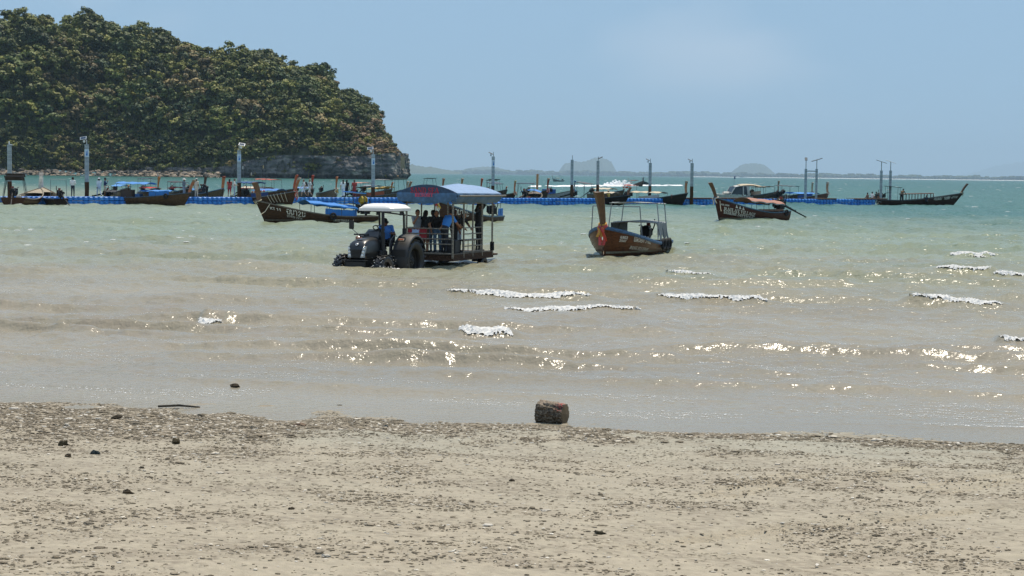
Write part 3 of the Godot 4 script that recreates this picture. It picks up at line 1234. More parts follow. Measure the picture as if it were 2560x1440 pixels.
# flat writing laid on a hull's planks; the middle of the word lies at t, u
func paint_word(parent: Node3D, h: Hull, tris: PackedVector3Array, t: float, u: float, side: float, slope: float, m: Material, called := "lettering") -> void:
	if tris.is_empty():
		return
	var g := Geo.new()
	var dir := 1.0 if side > 0 else -1.0
	for i in range(0, tris.size(), 3):
		var p := []
		for j in 3:
			var q := tris[i + j]
			var tt := t + dir * q.x / h.L
			var y0 := lerpf(-h.k, h.gw(t), u) + q.y + slope * q.x
			p.append(h.pt(tt, h.u_at(tt, y0), side, -0.02))
		g.tri(p[0], p[1], p[2])
	part(parent, called, g, m)


func boat_frame(o: Dictionary) -> Dictionary:
	var mid := spot((o.sx + o.bx) * 0.5, o.y)
	var d := -mid.z
	var w: float = (o.bx - o.sx) / F * d
	var c := clampf(w / o.L, -1.0, 1.0)
	var turn := atan2(-o.get("near", 1.0) * sqrt(1.0 - c * c), c)
	return {"at": mid, "d": d, "turn": turn}


func lighter(hex: String, f: float) -> String:
	var c := Color(hex)
	return "#" + Color(minf(c.r * f, 0.9), minf(c.g * f, 0.9), minf(c.b * f, 0.9)).to_html(false)


func boat(o: Dictionary) -> Node3D:
	o.hull = lighter(o.hull, 1.45)
	if o.has("post_col"): o.post_col = lighter(o.post_col, 1.75)
	if o.get("group", "").begins_with("longtail boats on the far side"):
		o.g0 = o.get("g0", 0.88)
		o.gb = maxf(o.get("gb", 1.3), 1.5)
		o.gs = 0.95
		if not o.has("deck"): o.deck = "#cdb998"
		if not o.has("deck_t"): o.deck_t = 0.5
	var fr := boat_frame(o)
	var h := Hull.new()
	h.L = o.L
	h.B = o.get("B", 1.7)
	h.g0 = o.get("g0", 0.48)
	h.gs = o.get("gs", 0.58)
	h.gb = o.get("gb", 1.25)
	h.rake = o.get("rake", 0.8)
	h.sb = o.get("sb", 0.62)
	h.full = o.get("full", 2.2)
	var b := thing(o.get("name", "longtail_boat"), o.label, "boat", fr.at, fr.turn, o.get("group", "longtail boats moored at the pontoon"))
	b.rotation.x = o.get("heel", 0.0)
	var near_side := 1.0 if (Basis(Vector3.UP, fr.turn) * Vector3.BACK).z > 0 else -1.0
	var hullm: Material = mat("hull_" + o.hull, o.hull, o.get("gloss", 0.45), 0, "worn", Vector3(0.35, 1.6, 1.6))
	var wood: Material = mat("deck_" + o.get("deck", "#b09878"), o.get("deck", "#b09878"), 0.7, 0, "wood", Vector3(0.5, 3, 3))
	var dark := mat("dark_metal", "#1c1d1f", 0.5, 0.3)
	# hull: its planks, each proud of the one below
	var fine: bool = o.get("fine", false)
	if fine:
		part(b, "hull", hull_skin(h, 0.0, 0.42, 0.0, 30), hullm)
		for s in [-1.0, 1.0]:
			for i in 5:
				var u0 := 0.40 + i * 0.12
				part(b, "plank", plank(h, u0, u0 + 0.121, s), hullm)
	else:
		part(b, "hull", hull_skin(h, 0.0, 1.0, 0.0, 22), hullm)
	var tr := Geo.new()
	var ring := []
	for j in 9: ring.append(h.pt(0, j / 8.0, 1.0))
	for j in 9: ring.append(h.pt(0, 1.0 - j / 8.0, -1.0))
	var mid := Vector3(-h.L * 0.5, h.gs * 0.4, 0)
	for j in ring.size(): tr.tri(mid, ring[j], ring[(j + 1) % ring.size()])
	part(b, "transom", tr, hullm)
	# inside
	var inn := Geo.new()
	for s in [-1.0, 1.0]:
		var rows := []
		for i in 23:
			var t := lerpf(0.01, 0.97, i / 22.0)
			var line := []
			for j in 6: line.append(h.pt(t, lerpf(1.0, 0.45, j / 5.0), s, 0.05))
			rows.append(line)
		inn.loft(rows)
		var cap := []
		for i in 23:
			var t := lerpf(0.0, 0.99, i / 22.0)
			cap.append([h.pt(t, 1.0, s), h.pt(t, 1.0, s, 0.06)])
		inn.loft(cap)
	part(b, "lining", inn, mat("lining_" + o.get("lining", "#8d7a60"), o.get("lining", "#8d7a60"), 0.75, 0, "worn", Vector3(0.5, 2, 2)))
	var fl := Geo.new()
	var rows := []
	for i in 15:
		var t := lerpf(0.02, 0.93, i / 14.0)
		var p := h.pt(t, h.u_at(t, 0.10), 1.0, 0.04)
		rows.append([Vector3(p.x, 0.10, -p.z), Vector3(p.x, 0.10, p.z)])
	fl.loft(rows, false, false, false)
	part(b, "floor_boards", fl, wood)
	# foredeck
	var t0: float = o.get("deck_t", 0.80)
	var fd := Geo.new()
	rows = []
	for i in 10:
		var t := lerpf(t0, 0.985, i / 9.0)
		var p := h.pt(t, 0.96, 1.0, 0.05)
		var line := []
		for q in [-1.0, -0.5, 0.0, 0.5, 1.0]:
			line.append(Vector3(p.x, p.y + 0.05 * (1.0 - q * q), p.z * q))
		rows.append(line)
	fd.sheet(rows, 0.03)
	part(b, "foredeck", fd, wood)
	# thwarts
	for t in o.get("benches", [0.12, 0.45, 0.6, 0.72]):
		var g := Geo.new()
		var p := h.pt(t, h.u_at(t, h.gw(t) * 0.72), 1.0, 0.05)
		g.box(Vector3(p.x, p.y, 0), Vector3(0.28, 0.04, p.z * 2.0))
		part(b, "bench", g, wood)
	# rubbing strake along both gunwales
	var railm: Material = mat("rail_" + o.get("rail", "#8296a3"), o.get("rail", "#8296a3"), 0.6, 0, "dirt", Vector3(0.7, 0.7, 0.7))
	for s in [-1.0, 1.0]:
		var g := Geo.new()
		rows = []
		for i in 27:
			var t := i / 26.0
			var p := h.pt(t, 1.0, s)
			var rw: float = o.get("rail_h", 0.07)
			rows.append([p + Vector3(0, 0.015, -0.02 * s), p + Vector3(0, 0.015, 0.035 * s), p + Vector3(0, -rw * 0.5, 0.05 * s), p + Vector3(0, -rw, 0.03 * s), p + Vector3(0, -rw, -0.02 * s)])
		g.loft(rows, true, true, false)
		part(b, "gunwale", g, railm)
	if o.has("boot"):
		for s in [-1.0, 1.0]:
			part(b, "waterline_stripe", strip(h, 0.30, 0.995, func(t): return h.u_at(t, 0.16), func(t): return h.u_at(t, 0.16 + 0.085 * smoothstep(0.3, 0.75, t)), s, 0.032, 18, 1), mat("stripe_" + o.boot, o.boot, 0.7, 0, "dirt", Vector3.ONE))
	# bow post
	if o.has("ptop") or o.has("post"):
		bow_post(b, h, o, fr)
	if o.has("ribbons"):
		ribbons(b, h, o)
	for c in o.get("roofs", []):
		roof(b, h, c)
	for c in o.get("cloths", []):
		side_cloth(b, h, c, near_side)
	for t in o.get("tyres", []):
		var g := Geo.new()
		var p := h.pt(t, 0.92, near_side, -0.07)
		g.tf = Transform3D(Basis(Vector3.RIGHT, PI / 2), p + Vector3(0, -0.02, 0))
		tyre_ring(g, 0.20, 0.065, 14)
		part(b, "tyre_fender", g, mat("rubber", "#17181a", 0.85))
	if o.get("engine", true):
		engine(b, Vector3(-h.L * 0.5 + o.get("eng_x", 0.25), h.gs + 0.05, 0.0), o.get("shaft", Vector3(-3.0, -0.75, 0.0)), o.get("eng_s", 1.0), o.get("tank", ""), o.get("eng_turn", 0.0))
	for w in o.get("words", []):
		paint_word(b, h, strokes(w[0], w[1]) if w[5] == "thai" else letters(w[0], w[1], true, w[5] == "serif"), w[2], w[3], near_side, w[4], mat("sign_white", "#c9c6ba", 0.7))
	for q in o.get("extras", []):
		extra(b, h, q, near_side)
	return b


func hull_skin(h: Hull, u0: float, u1: float, off: float, n: int) -> Geo:
	var g := Geo.new()
	for s in [-1.0, 1.0]:
		var rows := []
		for i in n + 1:
			var line := []
			for j in 9: line.append(h.pt(i / float(n), lerpf(u0, u1, j / 8.0), s, -off))
			rows.append(line)
		if s < 0: rows.reverse()
		g.loft(rows)
	return g


func plank(h: Hull, u0: float, u1: float, s: float) -> Geo:
	var g := Geo.new()
	var rows := []
	for i in 25:
		var t := i / 24.0
		var k := minf(1.0, (1.0 - t) * 14.0)
		rows.append([h.pt(t, u0, s, -0.014 * k), h.pt(t, lerpf(u0, u1, 0.06), s, -0.018 * k), h.pt(t, lerpf(u0, u1, 0.55), s, -0.010 * k), h.pt(t, u1, s, -0.003 * k)])
	if s < 0: rows.reverse()
	g.loft(rows)
	return g


func tyre_ring(g: Geo, R: float, r: float, n := 18) -> void:
	var rows := []
	for i in n + 1:
		var a := TAU * i / n
		var line := []
		for j in 8:
			var e := TAU * j / 8
			line.append(Vector3(cos(a) * (R + r * cos(e)), r * sin(e), sin(a) * (R + r * cos(e))))
		rows.append(line)
	g.loft(rows, true)


func bow_post(b: Node3D, h: Hull, o: Dictionary, fr: Dictionary) -> void:
	var foot := h.pt(0.985, 0.93, 1.0)
	foot.z = 0.0
	var tip: Vector3
	if o.has("post"):
		tip = foot + o.post
	else:
		var bow: Vector3 = b.transform * h.pt(1.0, 1.0, 1.0)
		tip = b.transform.affine_inverse() * away(o.ptop[0], o.ptop[1], -bow.z)
		tip.z = 0.0
		tip.x = clampf(tip.x, foot.x - 0.2, foot.x + 1.1)
	var w0: float = o.get("pw0", 0.13)
	var w1: float = o.get("pw1", 0.24)
	var g := Geo.new()
	var rows := []
	var n := 6
	for i in n + 1:
		var t := i / float(n)
		var p: Vector3 = foot.lerp(tip, t) - Vector3(0.10 * sin(t * PI), 0, 0) * o.get("bend", 1.0)
		var d := lerpf(0.28, o.get("pd", 0.30), t)
		var w := lerpf(w0, w1, t * t * 0.6 + t * 0.4) * 0.5
		var up: Vector3 = Vector3(0, 0.0, 0) + Vector3(0, -0.10, 0) * t
		# a kite in plan: a ridge in front, flat at the back
		rows.append([p + Vector3(d * 0.55, 0.0, 0) + up * 0.5, p + Vector3(-d * 0.15, 0, w), p + Vector3(-d * 0.45, 0, w * 0.75), p + Vector3(-d * 0.45, 0, -w * 0.75), p + Vector3(-d * 0.15, 0, -w)])
	g.loft(rows, true, true, false)
	var pm: Material = mat("post_" + o.get("post_col", "#5d4230"), o.get("post_col", "#5d4230"), 0.6, 0, "wood", Vector3(3, 0.6, 3))
	part(b, "bow_post", g, pm)
	if o.has("cap"):
		var cg := Geo.new()
		var top: Array = rows[n]
		var low: Array = rows[n - 1]
		var cr := []
		for t in [0.0, 1.12]:
			var line := []
			for i in 5:
				var c0: Vector3 = (low[i] as Vector3).lerp(top[i], lerpf(0.25, 1.0, minf(t, 1.0))) + Vector3(0, 0.02 if t > 1.0 else 0.0, 0)
				var c1 := tip if t > 0 else foot.lerp(tip, 0.87)
				line.append(c0 + Vector3(c0.x - c1.x, 0, c0.z) * 0.10)
			cr.append(line)
		cg.loft(cr, true, true, false)
		part(b, "post_cap", cg, mat("cap_" + o.cap, o.cap, 0.7, 0, "dirt", Vector3.ONE))
	# pale edging down the two back corners
	if o.has("trim"):
		for s in [2, 3]:
			var tg := Geo.new()
			var line := []
			for r in rows: line.append(r[s])
			tg.tube(line, 0.018, 5)
			part(b, "post_trim", tg, mat("trim_" + o.trim, o.trim, 0.6))


func ribbons(b: Node3D, h: Hull, o: Dictionary) -> void:
	var foot := h.pt(0.985, 0.98, 1.0)
	foot.z = 0.0
	var r: Array = o.ribbons
	for i in r.size():
		var g := Geo.new()
		g.tf = Transform3D(Basis(Vector3.BACK, -0.35), foot + Vector3(-0.04 + 0.02 * i, 0.04 + 0.055 * i, 0))
		tyre_ring(g, 0.17 - 0.012 * i, 0.035, 14)
		part(b, "garland", g, mat("cloth_" + r[i], r[i], 0.9, 0, "cloth", Vector3(4, 4, 4)))
	var drop: float = o.get("drop", 0.55)
	for i in r.size() * 2:
		var g := Geo.new()
		var rows := []
		var a := -0.9 + 1.8 * i / maxf(r.size() * 2 - 1, 1)
		for k in 7:
			var t := k / 6.0
			var c := foot + Vector3(0.16 + 0.05 * sin(t * 4.0 + i), 0.02 - drop * t * (0.75 + 0.25 * sin(i * 2.1)), sin(a) * 0.16 + 0.05 * sin(t * 5.0 + i * 1.7))
			var w := 0.045 * (1.0 + 0.5 * t)
			rows.append([c + Vector3(0.02 * sin(t * 9.0), 0, -w), c + Vector3(0.03, 0, 0), c + Vector3(0.02 * cos(t * 9.0), 0, w)])
		g.sheet(rows, 0.008, Vector3(-1, 0, 0))
		part(b, "ribbon", g, mat("cloth_" + r[i % r.size()], r[i % r.size()], 0.9, 0, "cloth", Vector3(4, 4, 4)))


# an awning on posts: {t0, t1, h0, h1 (over the water), w (share of beam), arch, col, posts, val (hanging edge)}
func roof(b: Node3D, h: Hull, c: Dictionary) -> void:
	var g := Geo.new()
	var rows := []
	var n := 10
	var seed_ := int(c.t0 * 100.0)
	for i in n + 1:
		var s := i / float(n)
		var t: float = lerpf(c.t0, c.t1, s)
		var x: float = t * h.L - h.L * 0.5
		var hw: float = h.hb(clampf(t, 0.0, 0.8)) * c.get("w", 0.95)
		var y: float = lerpf(c.h0, c.h1, s) + c.get("sag", 0.03) * sin(s * PI * c.get("bays", 3.0) * 2.0)
		var line := []
		for j in 9:
			var q := -1.0 + j / 4.0
			line.append(Vector3(x, y + c.get("arch", 0.15) * (1.0 - q * q) + 0.012 * sin(i * 1.9 + j * 1.3 + seed_), q * hw))
		rows.append(line)
	g.sheet(rows, 0.025)
	part(b, "awning", g, mat("cloth_" + c.col, c.col, c.get("rough", 0.75), 0, "cloth", Vector3(1.5, 1.5, 1.5)))
	if c.has("val"):
		for s in [0, 8]:
			var e := Geo.new()
			var r2 := []
			for i in n + 1:
				var p: Vector3 = rows[i][s]
				r2.append([p, p + Vector3(0, -c.val * (0.85 + 0.25 * sin(i * 2.3)), 0.02 * sin(i * 1.7))])
			e.sheet(r2, 0.01, Vector3(0, 0, 1.0))
			part(b, "valance", e, mat("cloth_" + c.get("val_col", c.col), c.get("val_col", c.col), 0.8, 0, "cloth", Vector3(2, 2, 2)))
	var np: int = c.get("posts", 3)
	for i in np:
		var t: float = lerpf(c.t0 + 0.02, c.t1 - 0.02, i / maxf(np - 1, 1.0))
		var tt := clampf(t, 0.01, 0.9)
		for s in [-1.0, 1.0]:
			var p := h.pt(tt, 0.98, s, 0.06)
			var y: float = lerpf(c.h0, c.h1, (t - c.t0) / (c.t1 - c.t0))
			var hw: float = h.hb(clampf(t, 0.0, 0.8)) * c.get("w", 0.95) * 0.94
			var e := Geo.new()
			e.tube([p, Vector3(p.x, y, hw * s)], c.get("r", 0.018), 6)
			part(b, "awning_post", e, mat("post_pipe_" + c.get("pcol", "#3c4248"), c.get("pcol", "#3c4248"), 0.45, 0.3))


func side_cloth(b: Node3D, h: Hull, c: Dictionary, side: float) -> void:
	var g := Geo.new()
	var rows := []
	for i in 13:
		var t: float = lerpf(c.t0, c.t1, i / 12.0)
		var p := h.pt(t, 1.0, side, 0.05)
		var y1: float = c.get("top", 0.42)
		rows.append([p + Vector3(0, y1 + 0.015 * sin(i * 2.0), 0.02 * sin(i * 1.5)), p + Vector3(0, y1 * 0.5, 0.035 * sin(i * 1.1)), p + Vector3(0, -0.02, 0)])
	g.sheet(rows, 0.012, Vector3(0, 0, -side))
	part(b, "side_curtain", g, mat("cloth_" + c.col, c.col, 0.7, 0, "cloth", Vector3(3, 3, 3)))


# the car engine that turns the long propeller shaft
func engine(b: Node3D, at: Vector3, shaft: Vector3, s := 1.0, tank := "", turn := 0.0) -> void:
	var e := Node3D.new()
	e.name = "engine"
	b.add_child(e, true)
	e.position = at
	e.rotation.y = turn
	var iron := mat("engine_iron", "#222325", 0.55, 0.4, "dirt", Vector3(3, 3, 3))
	var steel := mat("engine_steel", "#6d6c68", 0.45, 0.6, "dirt", Vector3(3, 3, 3))
	var g := Geo.new()
	g.tube([Vector3(0, -0.45, 0), Vector3(0, 0.08, 0)], 0.06 * s, 8)
	g.box(Vector3(0, 0.08, 0), Vector3(0.26, 0.05, 0.26) * s)
	part(e, "pivot", g, iron)
	g = Geo.new()
	g.rbox(Vector3(0.06, 0.30, 0) * s, Vector3(0.58, 0.34, 0.34) * s, 0.04 * s)
	g.box(Vector3(0.06, 0.10, 0) * s, Vector3(0.46, 0.12, 0.24) * s)
	part(e, "engine_block", g, iron)
	g = Geo.new()
	g.rbox(Vector3(0.06, 0.53, 0) * s, Vector3(0.50, 0.12, 0.22) * s, 0.03 * s)
	for i in 4: g.tube([Vector3(-0.12 + 0.12 * i, 0.46, 0.12) * s, Vector3(-0.12 + 0.12 * i, 0.42, 0.24) * s, Vector3(-0.12 + 0.12 * i, 0.30, 0.26) * s], 0.024 * s, 6)
	part(e, "cylinder_head", g, steel)
	g = Geo.new()
	g.tf = Transform3D(Basis(Vector3.BACK, PI / 2), Vector3(0.40, 0.34, 0) * s)
	g.lathe([[0.02, -0.03], [0.15, -0.03], [0.16, 0.0], [0.15, 0.03], [0.02, 0.03]].map(func(q): return [q[0] * s, q[1] * s]), 14)
	g.tf = Transform3D(Basis(Vector3.BACK, PI / 2), Vector3(0.42, 0.16, 0.08) * s)
	g.lathe([[0.02, -0.03], [0.09, -0.03], [0.09, 0.03], [0.02, 0.03]].map(func(q): return [q[0] * s, q[1] * s]), 12)
	part(e, "pulley", g, steel)
	g = Geo.new()
	g.rbox(Vector3(0.52, 0.36, 0) * s, Vector3(0.07, 0.40, 0.36) * s, 0.015 * s)
	part(e, "radiator", g, iron)
	g = Geo.new()
	g.tube([Vector3(0.1, 0.56, -0.06) * s, Vector3(0.1, 0.70, -0.06) * s], 0.09 * s, 10)
	part(e, "air_filter", g, mat("filter_cap", "#7c2f22", 0.5) if tank == "" else steel)
	g = Geo.new()
	g.tube([Vector3(-0.05, 0.3, -0.18) * s, Vector3(-0.05, 0.62, -0.30) * s, Vector3(-0.02, 0.86, -0.30) * s], 0.028 * s, 7)
	part(e, "exhaust", g, iron)
	g = Geo.new()
	g.tube([Vector3(0.25, 0.42, 0.05) * s, Vector3(0.72, 0.62, 0.10) * s, Vector3(0.98, 0.60, 0.12) * s], 0.022 * s, 6)
	part(e, "tiller", g, steel)
	g = Geo.new()
	var root := Vector3(-0.22, 0.24, 0) * s
	g.tube([root, root.lerp(shaft, 0.3), shaft], [0.055 * s, 0.045 * s, 0.032 * s], 8)
	g.bar(root + Vector3(0, 0.10, 0), root.lerp(shaft, 0.45) + Vector3(0, 0.05, 0), 0.03, 0.05)
	for q in [0.05, 0.25, 0.42]:
		var p := root.lerp(shaft, q)
		g.bar(p + Vector3(0, -0.04, 0), p + Vector3(0, 0.13, 0), 0.06, 0.05)
	part(e, "propeller_shaft", g, iron)
	g = Geo.new()
	var ax := (shaft - root).normalized()
	for k in 3:
		var r := Basis(ax, TAU * k / 3.0)
		var up := r * ax.cross(Vector3.BACK).normalized()
		var side := up.cross(ax)
		g.hexa([shaft, shaft + side * 0.03, shaft + side * 0.05 + ax * 0.04, shaft + ax * 0.03, shaft + up * 0.17 - side * 0.04, shaft + up * 0.18 + side * 0.05, shaft + up * 0.18 + side * 0.06 + ax * 0.02, shaft + up * 0.17 - side * 0.03 + ax * 0.02])
	part(e, "propeller", g, mat("propeller_metal", "#b9b6ab", 0.4, 0.5))
	if tank:
		g = Geo.new()
		g.rbox(Vector3(0.20, 0.78, 0.0) * s, Vector3(0.48, 0.44, 0.34) * s, 0.12 * s)
		part(e, "fuel_tank", g, mat("tank_" + tank, tank, 0.5, 0, "cloth", Vector3(2, 2, 2)))


func extra(b: Node3D, h: Hull, q: Array, side: float) -> void:
	var g := Geo.new()
	match q[0]:
		"rope":      # a mooring line: [_, t, u at which it starts, point it goes to (local)]
			var a := h.pt(q[1], q[2], side, -0.05)
			var e: Vector3 = q[3]
			var m := (a + e) * 0.5 + Vector3(0, -0.12, 0)
			g.tube([a, m, e], 0.025, 5)
			part(b, "rope", g, mat("rope", "#c9bda2", 0.9))
		"loops":     # ropes slung over the bow planks as fenders
			for i in int(q[1]):
				var t := 0.66 + 0.045 * i
				var r := Geo.new()
				var pts := []
				for k in 7: pts.append(h.pt(t + 0.008 * k, lerpf(1.02, 0.42, k / 6.0), side, -0.05))
				r.tube(pts, 0.03, 5)
				part(b, "rope", r, mat("rope", "#c9bda2", 0.9))
		"vests":     # a row of life jackets under the awning
			for i in int(q[2]):
				var t: float = q[1] + 0.028 * i
				var p := h.pt(t, 1.0, side, 0.12)
				var r := Geo.new()
				r.ball(p + Vector3(0, q[3], 0), Vector3(0.12, 0.10, 0.09), 8, 5)
				part(b, "life_jacket", r, mat(["vest_orange", "vest_white", "vest_red"][i % 3], ["#c8643c", "#d9cfc2", "#b8503a"][i % 3], 0.85))
		"frame":     # a pipe arch: [_, t, height, lean]
			for s in [-1.0, 1.0]:
				var p: Vector3 = h.pt(q[1], 0.98, s, 0.05)
				g.tube([p, Vector3(p.x + q[3], q[2], p.z * 0.92)], 0.022, 6)
			var p1 := h.pt(q[1], 0.98, 1.0, 0.05)
			g.tube([Vector3(p1.x + q[3], q[2], p1.z * 0.92), Vector3(p1.x + q[3], q[2], -p1.z * 0.92)], 0.022, 6)
			part(b, "pipe_frame", g, mat("pipe_grey", "#70767a", 0.45, 0.3))
		"panel":     # a solar panel or hard top on posts: [_, t, height, length, width, tilt, colour]
			var x: float = q[1] * h.L - h.L * 0.5
			g.box(Vector3(x, q[2], 0), Vector3(q[3], 0.05, q[4]), Basis(Vector3.BACK, q[5]))
			part(b, "hard_top", g, mat("panel_" + q[6], q[6], 0.4))
			for s in [-1.0, 1.0]:
				for e in [-0.38, 0.38]:
					var r := Geo.new()
					var p := h.pt(clampf(q[1] + e * q[3] / h.L, 0.01, 0.95), 0.98, s, 0.06)
					r.tube([p, Vector3(x + e * q[3], q[2] + sin(q[5]) * e * q[3], q[4] * 0.42 * s)], 0.02, 6)
					part(b, "hard_top_post", r, mat("post_pipe_#3c4248", "#3c4248", 0.45, 0.3))
		"box":       # cargo: [_, t, y, z, size, colour]
			g.rbox(Vector3(q[1] * h.L - h.L * 0.5, q[2], q[3] * side), q[4], 0.03)
			part(b, q[6] if q.size() > 6 else "locker", g, mat("box_" + q[5], q[5], 0.7, 0, "cloth", Vector3(2, 2, 2)))
		"flag":      # a small flag on a stick: [_, t, height, colour]
			var p := h.pt(q[1], 1.0, 1.0)
			g.tube([Vector3(p.x, p.y, 0), Vector3(p.x, q[2], 0)], 0.014, 5)
			part(b, "flag_pole", g, mat("pipe_grey", "#70767a", 0.45, 0.3))
			g = Geo.new()
			g.sheet([[Vector3(p.x, q[2], 0), Vector3(p.x, q[2] - 0.34, 0)], [Vector3(p.x - 0.12, q[2] - 0.03, 0.05), Vector3(p.x - 0.12, q[2] - 0.36, 0.04)], [Vector3(p.x - 0.24, q[2] - 0.08, -0.02), Vector3(p.x - 0.24, q[2] - 0.40, -0.02)]], 0.006, Vector3(0, 0, -1))
			part(b, "flag", g, mat("cloth_" + q[3], q[3], 0.9, 0, "cloth", Vector3(2, 2, 2)))


# ================================================================ pontoon and piles

var pont_a: Vector3
var pont_b: Vector3
const DECK := 0.74


func pontoon_point(px: float, back := 0.0) -> Vector3:   # on its near edge, in that column
	var dir := (pont_b - pont_a).normalized()
	var lo := -0.2
	var hi := 1.2
	for i in 30:
		var m := (lo + hi) * 0.5
		var p := pont_a.lerp(pont_b, m)
		if p.x / -p.z * F + 1280.0 < px: lo = m
		else: hi = m
	var p := pont_a.lerp(pont_b, lo)
	return p + Vector3(dir.z, 0, -dir.x) * back


func build_pontoon() -> void:
	pont_a = spot(-70, 511.0)
	pont_b = spot(2195, 513.0)
	var len_ := pont_a.distance_to(pont_b)
	var dir := (pont_b - pont_a).normalized()
	var turn := atan2(-dir.z, dir.x)
	var o := thing("pontoon", "long blue floating pontoon of plastic cubes running behind the moored boats", "pontoon", pont_a, turn)
	var g := Geo.new()
	g.rbox(Vector3.ZERO, Vector3(0.485, 0.385, 0.485), 0.07)
	for s in [-1.0, 1.0]:
		for q in [-1.0, 1.0]: g.box(Vector3(0.235 * s, 0.15, 0.235 * q), Vector3(0.10, 0.05, 0.10))
	var m := g.mesh()
	var blue := [mat("float_blue", "#3d97f0", 0.5, 0, "cloth", Vector3(0.8, 0.8, 0.8)), mat("float_blue_pale", "#58a8f5", 0.5, 0, "cloth", Vector3(0.8, 0.8, 0.8)), mat("float_blue_dark", "#2f80d8", 0.5, 0, "cloth", Vector3(0.8, 0.8, 0.8))]
	var windows := [[-45, 45], [180, 255], [450, 605], [735, 905], [1335, 1445], [1680, 1775], [2050, 2200]]
	var cols := int(len_ / 0.5)
	var where := []
	var made := 0
	for i in cols:
		var at := pont_a + dir * (0.5 * i + 0.25)
		var px := at.x / -at.z * F + 1280.0
		var seen_ := false
		for w in windows: seen_ = seen_ or (px > w[0] and px < w[1])
		for row in 3:
			for lay in 2:
				var y := DECK - 0.2 - 0.4 * lay
				var p := Vector3(0.5 * i + 0.25, y + rng.randf_range(-0.012, 0.012), -0.25 - 0.5 * row)
				if row == 0 and seen_ and made < 300:
					var c := MeshInstance3D.new()
					c.name = "float_cube"
					c.mesh = m
					c.material_override = blue[[0, 0, 0, 1, 2][rng.randi() % 5]]
					c.position = p
					o.add_child(c, true)
					made += 1
				elif row < 1 or lay == 0:
					where.append(Transform3D(Basis.IDENTITY, p))
	var mm := MultiMesh.new()
	mm.transform_format = MultiMesh.TRANSFORM_3D
	mm.mesh = m
	mm.instance_count = where.size()
	for i in where.size(): mm.set_instance_transform(i, where[i])
	var rest := MultiMeshInstance3D.new()
	rest.name = "float_cubes"
	rest.multimesh = mm
	rest.material_override = blue[0]
	rest.set_meta("kind", "stuff")
	o.add_child(rest, true)
	var spots_ := [[1685, 1772, "wooden gangway deck on the pontoon beside the mooring pile right of centre"], [1772, 1850, "wooden gangway deck on the pontoon behind the dark boat's bow post"], [2040, 2088, "short wooden gangway deck on the pontoon beside the twin piles"], [2132, 2215, "wooden gangway deck on the pontoon end behind the right hand boat's engine"]]
	for q in spots_:
		var a := pontoon_point(q[0])
		var b := pontoon_point(q[1])
		var w := thing("gangway", q[2], "gangway", a + Vector3(0, DECK, 0), turn, "wooden gangway decks on the pontoon")
		var l := a.distance_to(b)
		for i in 10:
			var e := Geo.new()
			e.box(Vector3(l * 0.5, 0.075, -0.06 - 0.15 * i), Vector3(l, 0.05, 0.135))
			part(w, "plank", e, mat("gangway_wood" + str(i % 2), ["#b59a7a", "#a58a6c"][i % 2], 0.85, 0, "wood", Vector3(0.6, 3, 3)))
		var e := Geo.new()
		e.box(Vector3(l * 0.5, 0.025, 0.01), Vector3(l, 0.15, 0.05))
		part(w, "beam", e, mat("gangway_beam", "#7a4a30", 0.8, 0, "wood", Vector3(0.6, 3, 3)))


